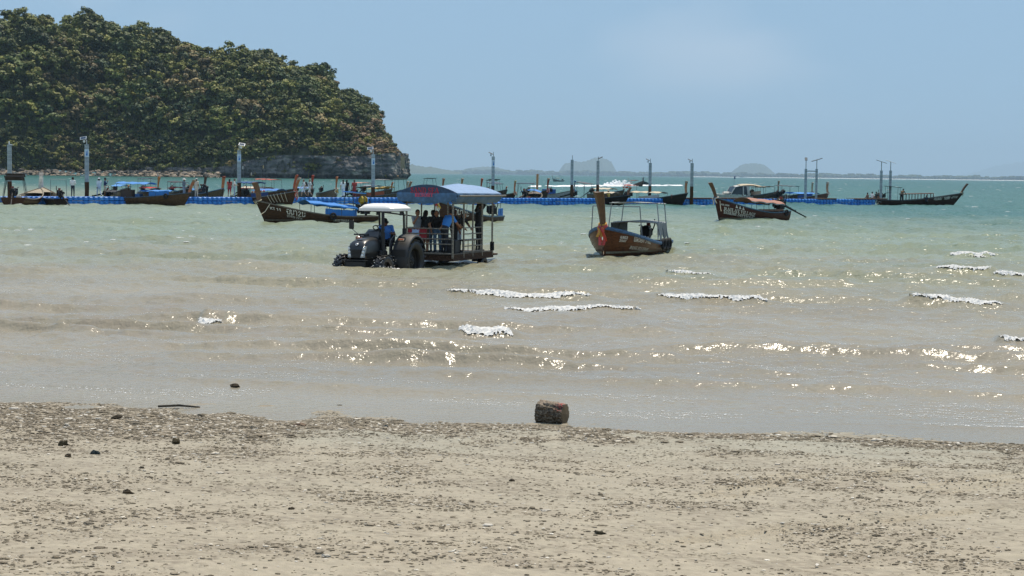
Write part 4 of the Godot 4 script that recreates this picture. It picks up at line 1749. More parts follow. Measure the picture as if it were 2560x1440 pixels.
func build_piles() -> void:
	# column, top and tide mark in the photograph, thickness in pixels, where its lamp and panel sit, before or behind the pontoon
	var list := [
		[19, 364, 453, 11.0, "cap", true, "", "grey mooring pile with a small white lamp at the left edge"],
		[235, 363, 455, 10.5, "left", false, "sign", "grey mooring pile with a solar lamp left of the blue roofed boat"],
		[618, 378, 457, 9.5, "right", false, "sign", "grey mooring pile with a solar lamp turned right before the cliff"],
		[955, 387, 468, 9.0, "left", false, "sign", "grey mooring pile with a solar lamp before the cliff's end"],
		[1256, 393, 464, 8.0, "vane", false, "sign", "grey mooring pile right of the trailer's blue roof"],
		[1454, 401, 462, 7.2, "rod", false, "", "grey mooring pile with a bare rod before the twin topped hill"],
		[1519, 404, 462, 7.2, "rod_right", false, "", "grey mooring pile at the right end of the twin topped hill"],
		[1650, 409, 465, 7.6, "vane", false, "", "grey mooring pile right of the speeding boat"],
		[1719, 409, 466, 8.0, "vane", true, "", "grey mooring pile that stands before the wooden gangway"],
		[2040, 424, 560, 6.5, "square", false, "", "slim grey pile of a joined pair with a small square panel"],
		[2067, 424, 560, 6.0, "long", false, "", "slim grey pile of a joined pair with a long tilted panel"],
		[2229, 428, 560, 6.5, "long_left", false, "", "slim grey pile with a long tilted panel behind the right hand boat"],
		[2252, 428, 560, 6.5, "long_pale", false, "", "slim grey pile with a white tilted panel behind the right hand boat"]]
	var pvc := mat("pile_grey", "#aab6b8", 0.6, 0, "cloth", Vector3(0.25, 0.8, 0.25))
	var rust := mat("pile_weed", "#6b4c34", 0.95, 0, "worn", Vector3(1.5, 1.5, 1.5))
	var alu := mat("alu", "#b9bfc2", 0.4, 0.4)
	var cells := mat("solar_cells", "#24384e", 0.25)
	for q in list:
		var base := pontoon_point(q[0], -0.5 if q[5] else 2.2)
		var d := -base.z
		var mpp := d / F
		var y0: float = 427.0 + (q[0] - 500.0) * 0.0115
		var top: float = EYE + (y0 - q[1]) * mpp
		var tide: float = maxf(EYE + (y0 - q[2]) * mpp, 0.3)
		var r: float = q[3] * mpp * 0.5
		var o := thing("mooring_pile", q[7], "pile", base, 0.0, "mooring piles along the pontoon")
		var g := Geo.new()
		g.tube([Vector3(0, tide, 0), Vector3(0, top, 0)], r, 14)
		g.tube([Vector3(0, top - 0.02, 0), Vector3(0, top + 0.06, 0)], [r * 1.06, r * 1.02], 14)
		part(o, "pipe", g, pvc)
		g = Geo.new()
		var pts := []
		var rr := []
		for i in 9:
			pts.append(Vector3(rng.randf_range(-0.01, 0.01), lerpf(-1.5, tide, i / 8.0), 0))
			rr.append(r * rng.randf_range(1.0, 1.10))
		g.tube(pts, rr, 12)
		part(o, "weed_growth", g, rust)
		g = Geo.new()
		var s := 1.0
		match q[4]:
			"left", "right":
				s = -1.0 if q[4] == "left" else 1.0
				g.tube([Vector3(0, top, 0), Vector3(0, top + 0.45, 0), Vector3(s * 0.14, top + 0.55, 0.05)], 0.035, 6)
				part(o, "lamp_arm", g, alu)
				g = Geo.new()
				var tb := Basis(Vector3.BACK, -0.16 * s) * Basis(Vector3.RIGHT, 0.75)
				g.box(Vector3(s * 0.30, top + 0.66, 0.1), Vector3(0.62, 0.035, 0.36), tb)
				part(o, "panel_frame", g, alu)
				g = Geo.new()
				g.box(Vector3(s * 0.30, top + 0.66, 0.1) + tb * Vector3(0, 0.022, 0), Vector3(0.52, 0.012, 0.27), tb)
				part(o, "solar_panel", g, cells)
				g = Geo.new()
				g.ball(Vector3(s * 0.22, top + 0.34, 0.12), Vector3(0.11, 0.13, 0.11))
				part(o, "lamp_globe", g, mat("lamp_white", "#d8d8d2", 0.4))
			"cap":
				g.box(Vector3(0.1, top + 0.09, 0), Vector3(0.42, 0.05, 0.3), Basis(Vector3.BACK, -0.2))
				part(o, "panel_frame", g, alu)
				g = Geo.new()
				g.ball(Vector3(-0.02, top + 0.26, 0), Vector3(0.06, 0.14, 0.06))
				part(o, "lamp_globe", g, mat("lamp_white", "#d8d8d2", 0.4))
			"vane", "rod", "rod_right":
				g.tube([Vector3(0.02, top, 0), Vector3(0.02, top + 0.55, 0)], 0.03, 6)
				part(o, "lamp_arm", g, mat("arm_dark", "#4d565a", 0.5, 0.3))
				if q[4] != "rod":
					s = 1.0 if q[4] == "rod_right" else -1.0
					g = Geo.new()
					g.box(Vector3(0.28 * s, top + 0.42, 0), Vector3(0.5, 0.03, 0.3), Basis(Vector3.BACK, 0.45 * s) * Basis(Vector3.RIGHT, 0.3))
					g.bar(Vector3(0, top + 0.25, 0), Vector3(0.22 * s, top + 0.38, 0), 0.03, 0.03)
					part(o, "solar_panel", g, mat("arm_dark", "#4d565a", 0.5, 0.3))
					if s < 0:
						g = Geo.new()
						g.ball(Vector3(-0.26, top + 0.20, 0), Vector3(0.09, 0.12, 0.09))
						part(o, "lamp_globe", g, mat("lamp_grey", "#a9b2b6", 0.4))
			_:
				g.tube([Vector3(0, top, 0), Vector3(0, top + 1.15, 0)], 0.045, 6)
				part(o, "lamp_arm", g, mat("arm_green", "#5a6a6a", 0.5, 0.3))
				g = Geo.new()
				var w := 0.32 if q[4] == "square" else 1.35
				var tilt: float = 0.3 if q[4] == "long" else -0.3 if q[4] != "square" else 0.0
				g.box(Vector3(0, top + 1.18 + (0.1 if q[4] == "square" else 0.0), 0), Vector3(w, 0.05, 0.45), Basis(Vector3.BACK, tilt) * Basis(Vector3.RIGHT, 0.9 if q[4] == "square" else 0.12))
				part(o, "solar_panel", g, alu if q[4] == "long_pale" else mat("arm_dark", "#4d565a", 0.5, 0.3))
		if q[6]:
			var ys: float = top - 0.22 * (top - tide) - 0.35
			g = Geo.new()
			g.tube([Vector3(0, ys, 0), Vector3(0, ys + 0.72, 0)], r * 1.02, 14, false)
			part(o, "sticker", g, mat("sticker_pale", "#b9cbd6", 0.6))
			g = Geo.new()
			for k in 5:
				var a := 0.9 + 0.16 * k
				g.quad(Vector3(cos(a), 0, sin(a)) * r * 1.05 + Vector3(0, ys + 0.12, 0), Vector3(cos(a + 0.16), 0, sin(a + 0.16)) * r * 1.05 + Vector3(0, ys + 0.12, 0), Vector3(cos(a + 0.16), 0, sin(a + 0.16)) * r * 1.05 + Vector3(0, ys + [0.6, 0.35, 0.52, 0.3, 0.55][k], 0), Vector3(cos(a), 0, sin(a)) * r * 1.05 + Vector3(0, ys + [0.6, 0.35, 0.52, 0.3, 0.55][k], 0))
			part(o, "sticker_print", g, mat("sticker_blue", "#2f6fb0", 0.6))
	var a: Vector3 = pontoon_point(2040, 2.2)
	var b := pontoon_point(2067, 2.2)
	var top2 := EYE + (427.0 + 1540.0 * 0.0115 - 428.0) * -a.z / F
	var g2 := Geo.new()
	g2.bar(Vector3.ZERO, b - a, 0.1, 0.12)
	solo("cross_beam", g2, pvc, "short horizontal beam joining the two slim piles on the right", "beam", a + Vector3(0, top2, 0))


# ================================================================ every boat in its place

func build_boats() -> void:
	var F_ := "longtail boats at anchor in the shallows"
	boat({"fine": true, "group": F_, "label": "dark longtail boat with bright blue awning anchored left of the tractor", "sx": 932, "bx": 676, "y": 557, "L": 8.3, "B": 1.7, "g0": 0.44, "gs": 0.46, "gb": 1.48, "rake": 0.72, "hull": "#402c1e", "rail": "#8f8474", "boot": "#8d826c",
		"ptop": [634, 455], "pw0": 0.16, "pw1": 0.34, "pd": 0.36, "post_col": "#584130", "trim": "#6d5b45", "ribbons": ["#c9bda2"], "drop": 0.25,
		"roofs": [{"t0": 0.22, "t1": 0.66, "h0": 0.95, "h1": 1.33, "arch": 0.18, "col": "#2c86d6", "posts": 4, "w": 1.0, "val": 0.10}],
		"cloths": [{"t0": 0.23, "t1": 0.52, "top": 0.40, "col": "#2f7fd0"}], "tyres": [0.46], "eng_s": 1.25, "eng_x": 0.75, "tank": "#d9b83c", "shaft": Vector3(-4.2, -0.15, 0.2),
		"extras": [["panel", 0.20, 1.98, 1.15, 1.1, 0.10, "#2c86d6"], ["rope", 0.93, 0.95, Vector3(4.7, 0.55, -0.4)]],
		"words": [["KT 11", 0.17, 0.90, 0.80, -0.22, "sans"], ["ona2n", 0.30, 0.76, 0.66, -0.22, "thai"], ["oasan rnae", 0.13, 0.77, 0.50, -0.22, "thai"], ["KRABI THAILAND", 0.13, 0.36, 0.60, -0.03, "sans"]]})
	boat({"fine": true, "group": F_, "label": "red brown longtail boat with tall wedge bow post pointing at the shore", "sx": 1640, "bx": 1500, "y": 636, "L": 7.0, "B": 2.5, "sb": 0.80, "full": 3.4, "g0": 0.50, "gs": 0.52, "gb": 1.28, "rake": 0.40, "hull": "#56341f", "gloss": 0.35, "rail": "#4a7aa8", "rail_h": 0.12, "boot": "#b9b094", "lining": "#5c5044",
		"post": Vector3(0.75, 1.52, 0), "pw0": 0.22, "pw1": 0.46, "pd": 0.46, "post_col": "#46321f", "trim": "#8a7658", "ribbons": ["#c8452f", "#d85a5a", "#d9a04a"], "drop": 0.75,
		"roofs": [{"t0": 0.08, "t1": 0.38, "h0": 1.30, "h1": 1.32, "arch": 0.06, "col": "#9aa1a3", "posts": 3, "w": 0.82, "val": 0.70, "val_col": "#7d878c", "pcol": "#5c6468"}, {"t0": 0.14, "t1": 0.40, "h0": 2.12, "h1": 2.16, "arch": 0.03, "sag": 0.01, "col": "#a7adaa", "posts": 2, "w": 0.85, "r": 0.024, "pcol": "#878d90"}],
		"tyres": [0.20, 0.29, 0.38], "eng_s": 1.0, "eng_x": 0.45, "shaft": Vector3(-2.6, -0.80, 1.1), "benches": [0.5, 0.62, 0.74],
		"extras": [["frame", 0.74, 2.05, 0.1], ["rope", 0.02, 0.6, Vector3(-4.2, -0.05, -0.6)]],
		"words": [["6802", 0.11, 0.90, 0.80, -0.10, "sans"], ["2547", 0.10, 0.905, 0.70, -0.10, "sans"], ["efnosi rism2", 0.19, 0.73, 0.78, -0.10, "thai"], ["BANG SEA KRABI", 0.125, 0.73, 0.55, -0.10, "serif"]]})
	var rv := boat({"fine": true, "group": F_, "label": "dark longtail boat with faded salmon awning anchored right of the others", "sx": 1977, "bx": 1786, "y": 551, "L": 8.4, "B": 1.8, "g0": 0.62, "gs": 0.74, "gb": 1.80, "rake": 0.62, "hull": "#45241a", "rail": "#557f9c", "boot": "#a3926e",
		"ptop": [1758, 456], "pw0": 0.16, "pw1": 0.36, "pd": 0.36, "post_col": "#4d3627", "ribbons": ["#d8cfc0"], "drop": 0.55,
		"roofs": [{"t0": 0.12, "t1": 0.66, "h0": 1.22, "h1": 1.52, "arch": 0.26, "col": "#ad7a66", "posts": 4, "w": 1.05, "val": 0.10, "val_col": "#8f989b"}],
		"tyres": [0.10], "eng_s": 1.45, "eng_x": 0.55, "shaft": Vector3(-4.6, -0.85, 0.3), "benches": [0.3, 0.5],
		"extras": [["box", 0.30, 0.78, 0.45, Vector3(3.0, 0.16, 0.3), "#9a7058", "bench_top"], ["rope", 0.97, 0.9, Vector3(4.6, 0.75, -0.5)]],
		"words": [["RAILAY VILLAGE", 0.24, 0.765, 0.66, -0.17, "serif"], ["Island Service 6", 0.26, 0.775, 0.50, -0.17, "serif"], ["KB 2206", 0.12, 0.925, 0.80, -0.15, "sans"]]})
	logo_huts(rv)
	boat({"fine": true, "group": F_, "label": "longtail boat with red and yellow ribbons on its bow seen through the trailer", "sx": 1238, "bx": 1108, "y": 558, "L": 7.6, "B": 1.9, "g0": 0.48, "gs": 0.46, "gb": 1.55, "rake": 0.5, "sb": 0.7, "hull": "#3f2a22", "rail": "#5f86a0", "rail_h": 0.09,
		"post": Vector3(0.5, 1.0, 0), "post_col": "#4d3627", "ribbons": ["#d9b347", "#d8d2c6", "#c43a44"], "drop": 0.6, "roofs": [{"t0": 0.06, "t1": 0.36, "h0": 1.35, "h1": 1.42, "arch": 0.10, "col": "#2f7fd0", "posts": 2}],
		"eng_s": 1.1, "eng_x": 0.4, "shaft": Vector3(-3.6, -0.35, 1.4), "cloths": [{"t0": 0.02, "t1": 0.14, "top": 0.5, "col": "#2f7fd0"}], "words": [["ona2n", 0.34, 0.78, 0.66, -0.15, "thai"]]})
	# ---- moored on the near side of the pontoon, left to right
	boat({"label": "longtail boat seen from its stern with a black panelled roof beside the leftmost pile", "sx": 66, "bx": 64, "y": 511.3, "L": 9.0, "near": -1.0, "B": 2.6, "sb": 0.82, "g0": 0.55, "gs": 0.72, "gb": 1.5, "hull": "#4a3020", "rail": "#b3a78f", "lining": "#c4b498", "deck": "#c8b79a", "post": Vector3(0.7, 1.5, 0.0), "pw1": 0.42, "pw0": 0.24, "post_col": "#c29078", "cap": "#e0d5c4",
		"eng_s": 1.35, "eng_x": 0.1, "shaft": Vector3(-2.2, -0.95, 0.35), "extras": [["panel", 0.06, 2.45, 0.55, 1.75, -0.75, "#1b1d22"], ["panel", 0.10, 2.72, 0.45, 1.75, -0.75, "#22252b"], ["box", 0.35, 0.7, 0.3, Vector3(0.4, 0.35, 0.4), "#c9c9c4"]]})
	boat({"label": "open cream lined longtail boat with a white pipe frame beside the black roofed boat", "sx": 180, "bx": 80, "y": 510.6, "L": 9.0, "near": -1.0, "B": 2.0, "g0": 0.58, "gs": 0.60, "gb": 1.6, "hull": "#2b1e18", "rail": "#7f8b92", "lining": "#c9b998", "deck": "#cbbb9d", "post": Vector3(0.7, 1.5, 0.0), "pw1": 0.40, "pw0": 0.22, "post_col": "#d0bca4", "cap": "#e6ddcf",
		"eng_s": 1.3, "shaft": Vector3(-2.6, -0.85, 0.5), "extras": [["frame", 0.14, 2.35, 0.0]]})
	boat({"label": "brown longtail boat with two blue awnings moored right of the second pile", "sx": 249, "bx": 470, "y": 511.8, "L": 9.3, "B": 1.9, "g0": 0.70, "gs": 0.62, "gb": 1.25, "hull": "#54402f", "rail": "#65788a", "deck": "#9c8467", "ptop": [489, 450], "pw1": 0.34, "post_col": "#99523a", "cap": "#c9b49c",
		"roofs": [{"t0": 0.20, "t1": 0.60, "h0": 2.0, "h1": 1.98, "arch": 0.16, "col": "#4a8fd6", "posts": 3}, {"t0": 0.50, "t1": 0.88, "h0": 1.30, "h1": 1.34, "arch": 0.10, "col": "#3f8fdc", "posts": 3}, {"t0": 0.06, "t1": 0.22, "h0": 1.20, "h1": 1.15, "arch": 0.15, "col": "#2c3036", "posts": 2}],
		"cloths": [{"t0": 0.62, "t1": 0.82, "top": 0.40, "col": "#2f7fd0"}], "tyres": [0.80], "extras": [["box", 0.34, 1.0, 0.5, Vector3(1.35, 0.85, 0.5), "#4d3a2c"], ["box", 0.47, 0.8, 0.4, Vector3(0.6, 0.5, 0.5), "#3f6fa8"], ["rope", 0.0, 0.8, Vector3(-5.4, 0.05, 0.6)]], "eng_s": 1.25, "shaft": Vector3(-3.2, -0.30, 0.3)})
	boat({"label": "brown longtail boat with rope loops on its bow behind the blue awning boat", "sx": 594, "bx": 738, "y": 512.0, "L": 8.0, "B": 2.0, "g0": 0.72, "gs": 0.66, "gb": 1.45, "hull": "#4a3524", "rail": "#8d97a0", "deck": "#b39a78", "ptop": [758, 445], "pw1": 0.36, "pw0": 0.24, "post_col": "#a3543a", "cap": "#e8dccb", "ribbons": ["#e0d4c2", "#cf5a4a"], "drop": 0.9,
		"roofs": [{"t0": -0.03, "t1": 0.34, "h0": 2.15, "h1": 2.18, "arch": 0.10, "col": "#27588f", "posts": 3, "val": 0.08}, {"t0": 0.36, "t1": 0.80, "h0": 1.40, "h1": 1.44, "arch": 0.18, "col": "#4f86cc", "posts": 3}],
		"cloths": [{"t0": 0.34, "t1": 0.66, "top": 0.36, "col": "#1d3f7c"}], "extras": [["loops", 6], ["vests", 0.36, 9, 0.52], ["rope", 0.0, 0.9, Vector3(-4.4, 0.0, 0.8)]], "eng_s": 1.3, "shaft": Vector3(-3.6, -0.55, 0.4)})
	boat({"label": "grey longtail boat with a flat yellow roof beside the trailer's canopy", "sx": 872, "bx": 1016, "y": 506.5, "L": 8.6, "B": 1.9, "g0": 0.66, "gs": 0.62, "gb": 1.35, "hull": "#4d4b45", "rail": "#78838a", "deck": "#a8957a", "post": Vector3(0.45, 1.2, 0), "post_col": "#6b5340",
		"roofs": [{"t0": 0.38, "t1": 0.72, "h0": 1.45, "h1": 1.75, "arch": 0.08, "col": "#d8b04a", "posts": 3, "w": 1.05}, {"t0": 0.12, "t1": 0.30, "h0": 2.15, "h1": 2.15, "arch": 0.05, "col": "#c98f7c", "posts": 2}, {"t0": 0.10, "t1": 0.34, "h0": 1.55, "h1": 1.75, "arch": 0.06, "col": "#3a2f2c", "posts": 2}],
		"cloths": [{"t0": 0.13, "t1": 0.29, "top": 0.46, "col": "#6f2a24"}, {"t0": 0.40, "t1": 0.70, "top": 0.40, "col": "#a5583a"}], "tyres": [0.38], "eng_s": 1.2, "shaft": Vector3(-3.0, -0.55, 0.2)})
	boat({"label": "dark longtail boat with a thin dark roof right behind the trailer's canopy", "sx": 1200, "bx": 1281, "y": 508.5, "L": 8.0, "B": 1.8, "g0": 0.60, "gb": 1.30, "hull": "#2c221e", "rail": "#8d8a80", "deck": "#8f7a62", "ptop": [1286, 452], "post_col": "#9c5136", "cap": "#d9c98a", "ribbons": ["#e0cdb8", "#c98a6a"], "drop": 0.3, "extras": [["panel", 0.45, 2.3, 1.6, 1.4, -0.12, "#353c42"]], "shaft": Vector3(-3.0, -0.6, 0.3)})
	boat({"label": "longtail boat seen from its stern with a tall orange bow post", "sx": 1310, "bx": 1342, "y": 507.8, "L": 8.6, "near": -1.0, "B": 2.5, "sb": 0.80, "g0": 0.62, "gs": 0.68, "gb": 1.5, "hull": "#4f3328", "rail": "#a59c88", "lining": "#a8987e", "deck": "#8a7a66", "ptop": [1339, 435], "pw1": 0.36, "pw0": 0.26, "post_col": "#b5603a", "trim": "#d8cbb8", "ribbons": ["#e2ddd2"], "drop": 0.2,
		"roofs": [{"t0": 0.45, "t1": 0.75, "h0": 1.25, "h1": 1.35, "arch": 0.25, "col": "#3f86d0", "posts": 2}], "eng_s": 1.4, "eng_x": 0.2, "shaft": Vector3(-2.4, -0.9, -0.7), "extras": [["panel", 0.12, 2.3, 1.0, 2.0, 0.08, "#2a3036"], ["box", 0.2, 0.7, 0.3, Vector3(0.3, 0.15, 0.25), "#c8605a"], ["rope", 0.0, 0.8, Vector3(-5.2, 0.0, -0.8)]]})
	boat({"label": "black hulled longtail boat with a slanting brown roof between two thin piles", "sx": 1428, "bx": 1556, "y": 511.6, "L": 7.8, "B": 1.8, "g0": 0.62, "gs": 0.78, "gb": 1.15, "hull": "#241d1c", "rail": "#4c5c66", "deck": "#9c8263", "post": Vector3(0.4, 1.0, 0), "post_col": "#6b4a38",
		"roofs": [{"t0": 0.52, "t1": 0.86, "h0": 1.32, "h1": 1.35, "arch": 0.12, "col": "#d2c3a8", "posts": 2}], "extras": [["panel", 0.26, 2.42, 1.5, 1.4, -0.14, "#4a4038"], ["box", 0.62, 0.85, 0.4, Vector3(0.6, 0.3, 0.3), "#a04030"], ["rope", 0.02, 0.6, Vector3(-4.6, 0.0, 0.6)]], "eng_s": 1.1, "shaft": Vector3(-3.6, -0.5, 0.3)})
	boat({"label": "cream roofed longtail boat with its bow at the pile before the gangway", "sx": 1566, "bx": 1700, "y": 511.6, "L": 8.4, "B": 1.9, "g0": 0.60, "gs": 0.66, "gb": 1.45, "hull": "#2d2723", "rail": "#8f9396", "lining": "#b8a98c", "deck": "#c2b294", "ptop": [1714, 453], "pw1": 0.32, "post_col": "#865a40", "cap": "#cbbfa9",
		"roofs": [{"t0": 0.14, "t1": 0.68, "h0": 1.38, "h1": 1.36, "arch": 0.14, "col": "#d3c3a6", "posts": 4, "val": 0.06}, {"t0": 0.02, "t1": 0.16, "h0": 2.20, "h1": 2.15, "arch": 0.06, "col": "#b8563a", "posts": 2}], "cloths": [{"t0": 0.33, "t1": 0.66, "top": 0.34, "col": "#c8bfae"}],
		"extras": [["vests", 0.02, 5, 1.30], ["box", 0.86, 1.0, 0.5, Vector3(0.18, 0.4, 0.15), "#a8502f"], ["rope", 0.0, 0.9, Vector3(-5.0, 0.0, 0.7)]], "eng_s": 1.3, "shaft": Vector3(-3.4, -0.45, 0.8)})
	boat({"label": "brown longtail boat with a bright blue awning in front of the twin piles", "sx": 1944, "bx": 2050, "y": 510.6, "L": 7.8, "B": 1.9, "g0": 0.60, "gs": 0.70, "gb": 1.50, "hull": "#5a4a40", "rail": "#97928a", "deck": "#a38c74", "ptop": [2066, 455], "pw1": 0.34, "post_col": "#7d6450", "cap": "#ece4d6", "ribbons": ["#e8e2d6"], "drop": 0.3,
		"roofs": [{"t0": 0.28, "t1": 0.86, "h0": 1.35, "h1": 1.32, "arch": 0.14, "col": "#3a8edc", "posts": 4}, {"t0": 0.05, "t1": 0.42, "h0": 2.30, "h1": 2.20, "arch": 0.04, "col": "#2f3840", "posts": 3}], "cloths": [{"t0": 0.56, "t1": 0.80, "top": 0.32, "col": "#1f4f9a"}], "extras": [["box", 0.3, 0.8, 0.3, Vector3(0.5, 0.5, 0.5), "#b9b2a6"]], "eng_s": 1.3, "shaft": Vector3(-3.2, -0.5, 0.3)})
	boat({"label": "dark longtail boat with a wooden roof on square posts at the far right", "sx": 2190, "bx": 2386, "y": 513.0, "L": 9.6, "B": 1.9, "g0": 0.62, "gs": 0.66, "gb": 1.65, "rake": 1.3, "hull": "#3a2a23", "rail": "#757d82", "deck": "#8a7460", "ptop": [2419, 459], "pw1": 0.26, "pw0": 0.15, "post_col": "#523a2c", "ribbons": ["#d8c8ab", "#c9b692"], "drop": 0.45, "benches": [0.1, 0.5],
		"roofs": [{"t0": 0.30, "t1": 0.72, "h0": 1.42, "h1": 1.55, "arch": 0.03, "sag": 0.0, "col": "#6e4c38", "posts": 6, "r": 0.055, "pcol": "#4f382b", "w": 0.95, "val": 0.10}], "extras": [["panel", 0.20, 2.28, 2.1, 1.5, -0.09, "#33302e"], ["rope", 0.02, 0.9, Vector3(-5.1, 0.0, 0.9)]], "eng_s": 1.35, "shaft": Vector3(-4.0, -0.55, 0.3),
		"words": [["smfn aon", 0.30, 0.80, 0.70, 0.08, "thai"], ["nsr oae", 0.26, 0.90, 0.72, 0.10, "thai"]]})
	# ---- moored on the far side of the pontoon: mostly bows and awnings show
	var far := "longtail boats on the far side of the pontoon"
	boat({"group": far, "label": "longtail boat with orange bow post and red awning behind the two blue awnings", "sx": 338, "bx": 408, "y": 503.0, "L": 7.5, "B": 1.8, "hull": "#44342a", "ptop": [421, 442], "pw1": 0.32, "post_col": "#b0552f", "gb": 1.3, "roofs": [{"t0": 0.30, "t1": 0.95, "h0": 1.45, "h1": 1.4, "arch": 0.10, "col": "#c9433c", "posts": 2}, {"t0": 0.15, "t1": 0.6, "h0": 2.4, "h1": 2.4, "arch": 0.02, "col": "#3a4c62", "posts": 2}], "extras": [["flag", 0.97, 2.9, "#d8d4cc"]]})
	boat({"group": far, "label": "longtail boat with folded black awning behind the man in the grey hat", "sx": 412, "bx": 486, "y": 503.0, "L": 7.5, "B": 1.8, "hull": "#3a332e", "post": Vector3(0.3, 0.3, 0), "gb": 1.0, "roofs": [{"t0": 0.15, "t1": 0.65, "h0": 2.1, "h1": 2.0, "arch": 0.06, "col": "#26292e", "posts": 3}, {"t0": 0.2, "t1": 0.6, "h0": 1.4, "h1": 1.4, "arch": 0.12, "col": "#cf4a48", "posts": 2}]})
	boat({"group": far, "label": "longtail boat with a black bow post behind the stooping person", "sx": 455, "bx": 522, "y": 502.0, "L": 7.5, "B": 1.8, "hull": "#3f4c58", "ptop": [536, 440], "pw1": 0.36, "pw0": 0.2, "post_col": "#3b342e", "trim": "#9a8a70", "gb": 1.25, "roofs": [{"t0": 0.35, "t1": 0.85, "h0": 1.2, "h1": 1.2, "arch": 0.12, "col": "#3f86c8", "posts": 2}]})
	boat({"group": far, "label": "longtail boat with a carved orange bow post before the third pile", "sx": 492, "bx": 566, "y": 505.0, "L": 7.5, "B": 1.9, "hull": "#4a4238", "rail": "#6d9ac8", "deck": "#bba180", "ptop": [577, 441], "pw1": 0.38, "pw0": 0.3, "post_col": "#8f5238", "cap": "#a8472f", "gb": 1.2, "deck_t": 0.5})
	boat({"group": far, "label": "longtail boat with cream awning under a red and grey canopy frame", "sx": 596, "bx": 735, "y": 503.5, "L": 8.6, "B": 1.8, "hull": "#463428", "ptop": [749, 437], "pw1": 0.28, "post_col": "#8d3c28", "trim": "#b08a5a", "gb": 1.4, "roofs": [{"t0": 0.05, "t1": 0.55, "h0": 1.45, "h1": 1.45, "arch": 0.16, "col": "#d9ccb4", "posts": 2, "val": 0.1, "val_col": "#c8584a"}, {"t0": 0.35, "t1": 0.72, "h0": 2.45, "h1": 2.4, "arch": 0.05, "col": "#b5503c", "posts": 3}], "extras": [["flag", 0.45, 4.0, "#c9b98a"], ["flag", 0.02, 3.9, "#d8d6d0"], ["flag", 0.2, 3.2, "#cfcac2"]]})
	boat({"group": far, "label": "longtail boat with a dark red bow post behind the two backpackers", "sx": 730, "bx": 786, "y": 503.0, "L": 7.6, "B": 1.8, "hull": "#3c3a40", "ptop": [798, 438], "pw1": 0.34, "post_col": "#7c2c20", "trim": "#b99a62", "gb": 1.3, "roofs": [{"t0": 0.4, "t1": 0.95, "h0": 1.5, "h1": 1.45, "arch": 0.12, "col": "#6f9cd2", "posts": 2}]})
	boat({"group": far, "label": "pale decked longtail boat with an orange bow post and yellow garland", "sx": 792, "bx": 846, "y": 504.0, "L": 8.0, "B": 1.8, "hull": "#6a6258", "deck": "#cdbfa8", "ptop": [859, 442], "pw1": 0.30, "post_col": "#a44f30", "ribbons": ["#d8a83c", "#e4dccd"], "drop": 0.6, "gb": 1.35, "deck_t": 0.4})
	boat({"group": far, "label": "longtail boat with a grey bow post left of the trailer's canopy top", "sx": 960, "bx": 1018, "y": 502.0, "L": 7.6, "hull": "#3f3a36", "ptop": [1031, 453], "pw1": 0.32, "post_col": "#7f7568", "gb": 1.3, "extras": [["panel", 0.75, 2.7, 1.5, 1.2, 0.08, "#39444c"]]})
	boat({"group": far, "label": "longtail boat whose garlanded bow post shows over the middle of the canopy", "sx": 1052, "bx": 1106, "y": 502.0, "L": 7.6, "hull": "#3f3a36", "ptop": [1119, 446], "pw1": 0.34, "post_col": "#7a4a34", "cap": "#d8b9a4", "gb": 1.3, "extras": [["panel", 0.4, 2.7, 1.6, 1.2, 0.05, "#39444c"]]})
	boat({"group": far, "label": "longtail boat whose orange capped bow post shows over the canopy's ridge", "sx": 1098, "bx": 1152, "y": 502.0, "L": 7.6, "hull": "#3f3a36", "ptop": [1165, 446], "pw1": 0.34, "post_col": "#c0643c", "cap": "#e2cdb8", "gb": 1.3})
	boat({"group": far, "label": "longtail boat whose dark red bow post shows at the canopy's right shoulder", "sx": 1144, "bx": 1200, "y": 502.0, "L": 7.6, "hull": "#3f3a36", "ptop": [1213, 446], "pw1": 0.34, "post_col": "#7c3a28", "trim": "#d8d0c4", "gb": 1.3})
	boat({"group": far, "label": "longtail boat with a dark red bow post and pink garland behind the blue tarpaulin", "sx": 1318, "bx": 1364, "y": 503.0, "L": 7.4, "hull": "#43362e", "ptop": [1378, 446], "pw1": 0.34, "post_col": "#6e2a20", "trim": "#c9a05a", "cap": "#d8b9a4", "ribbons": ["#d8a8a0", "#cf7a70"], "drop": 0.4, "gb": 1.3})
	boat({"group": far, "label": "small white longtail boat with a blue capped post above the bare pontoon", "sx": 1372, "bx": 1428, "y": 503.5, "L": 6.4, "B": 1.7, "hull": "#c4bcab", "rail": "#a8a294", "deck": "#cfc4ae", "lining": "#6a6056", "ptop": [1440, 452], "pw1": 0.26, "post_col": "#8f8f8a", "cap": "#3f8fd0", "ribbons": ["#4f9ad0"], "drop": 0.5, "gb": 1.25, "deck_t": 0.55, "extras": [["box", 0.02, 1.1, 0.0, Vector3(1.3, 0.8, 1.3), "#1f5ea8", "tarpaulin"]]})
	boat({"group": far, "label": "longtail boat with a plain grey bow post right of the white cabin boat", "sx": 1884, "bx": 1931, "y": 505.0, "L": 7.4, "hull": "#4a423a", "ptop": [1942, 452], "pw1": 0.32, "post_col": "#6a5f50", "gb": 1.35, "roofs": [{"t0": 0.2, "t1": 0.75, "h0": 1.9, "h1": 2.1, "arch": 0.04, "col": "#a08872", "posts": 2}], "cloths": [{"t0": 0.2, "t1": 0.6, "top": 0.5, "col": "#c8a890"}]})
	boat({"group": far, "label": "longtail boat with a white capped bow post left of the twin piles", "sx": 1962, "bx": 2014, "y": 506.0, "L": 7.4, "hull": "#4a423a", "ptop": [2027, 456], "pw1": 0.30, "post_col": "#8a7460", "cap": "#e8ded0", "ribbons": ["#d8c8b4"], "drop": 0.3, "gb": 1.35})
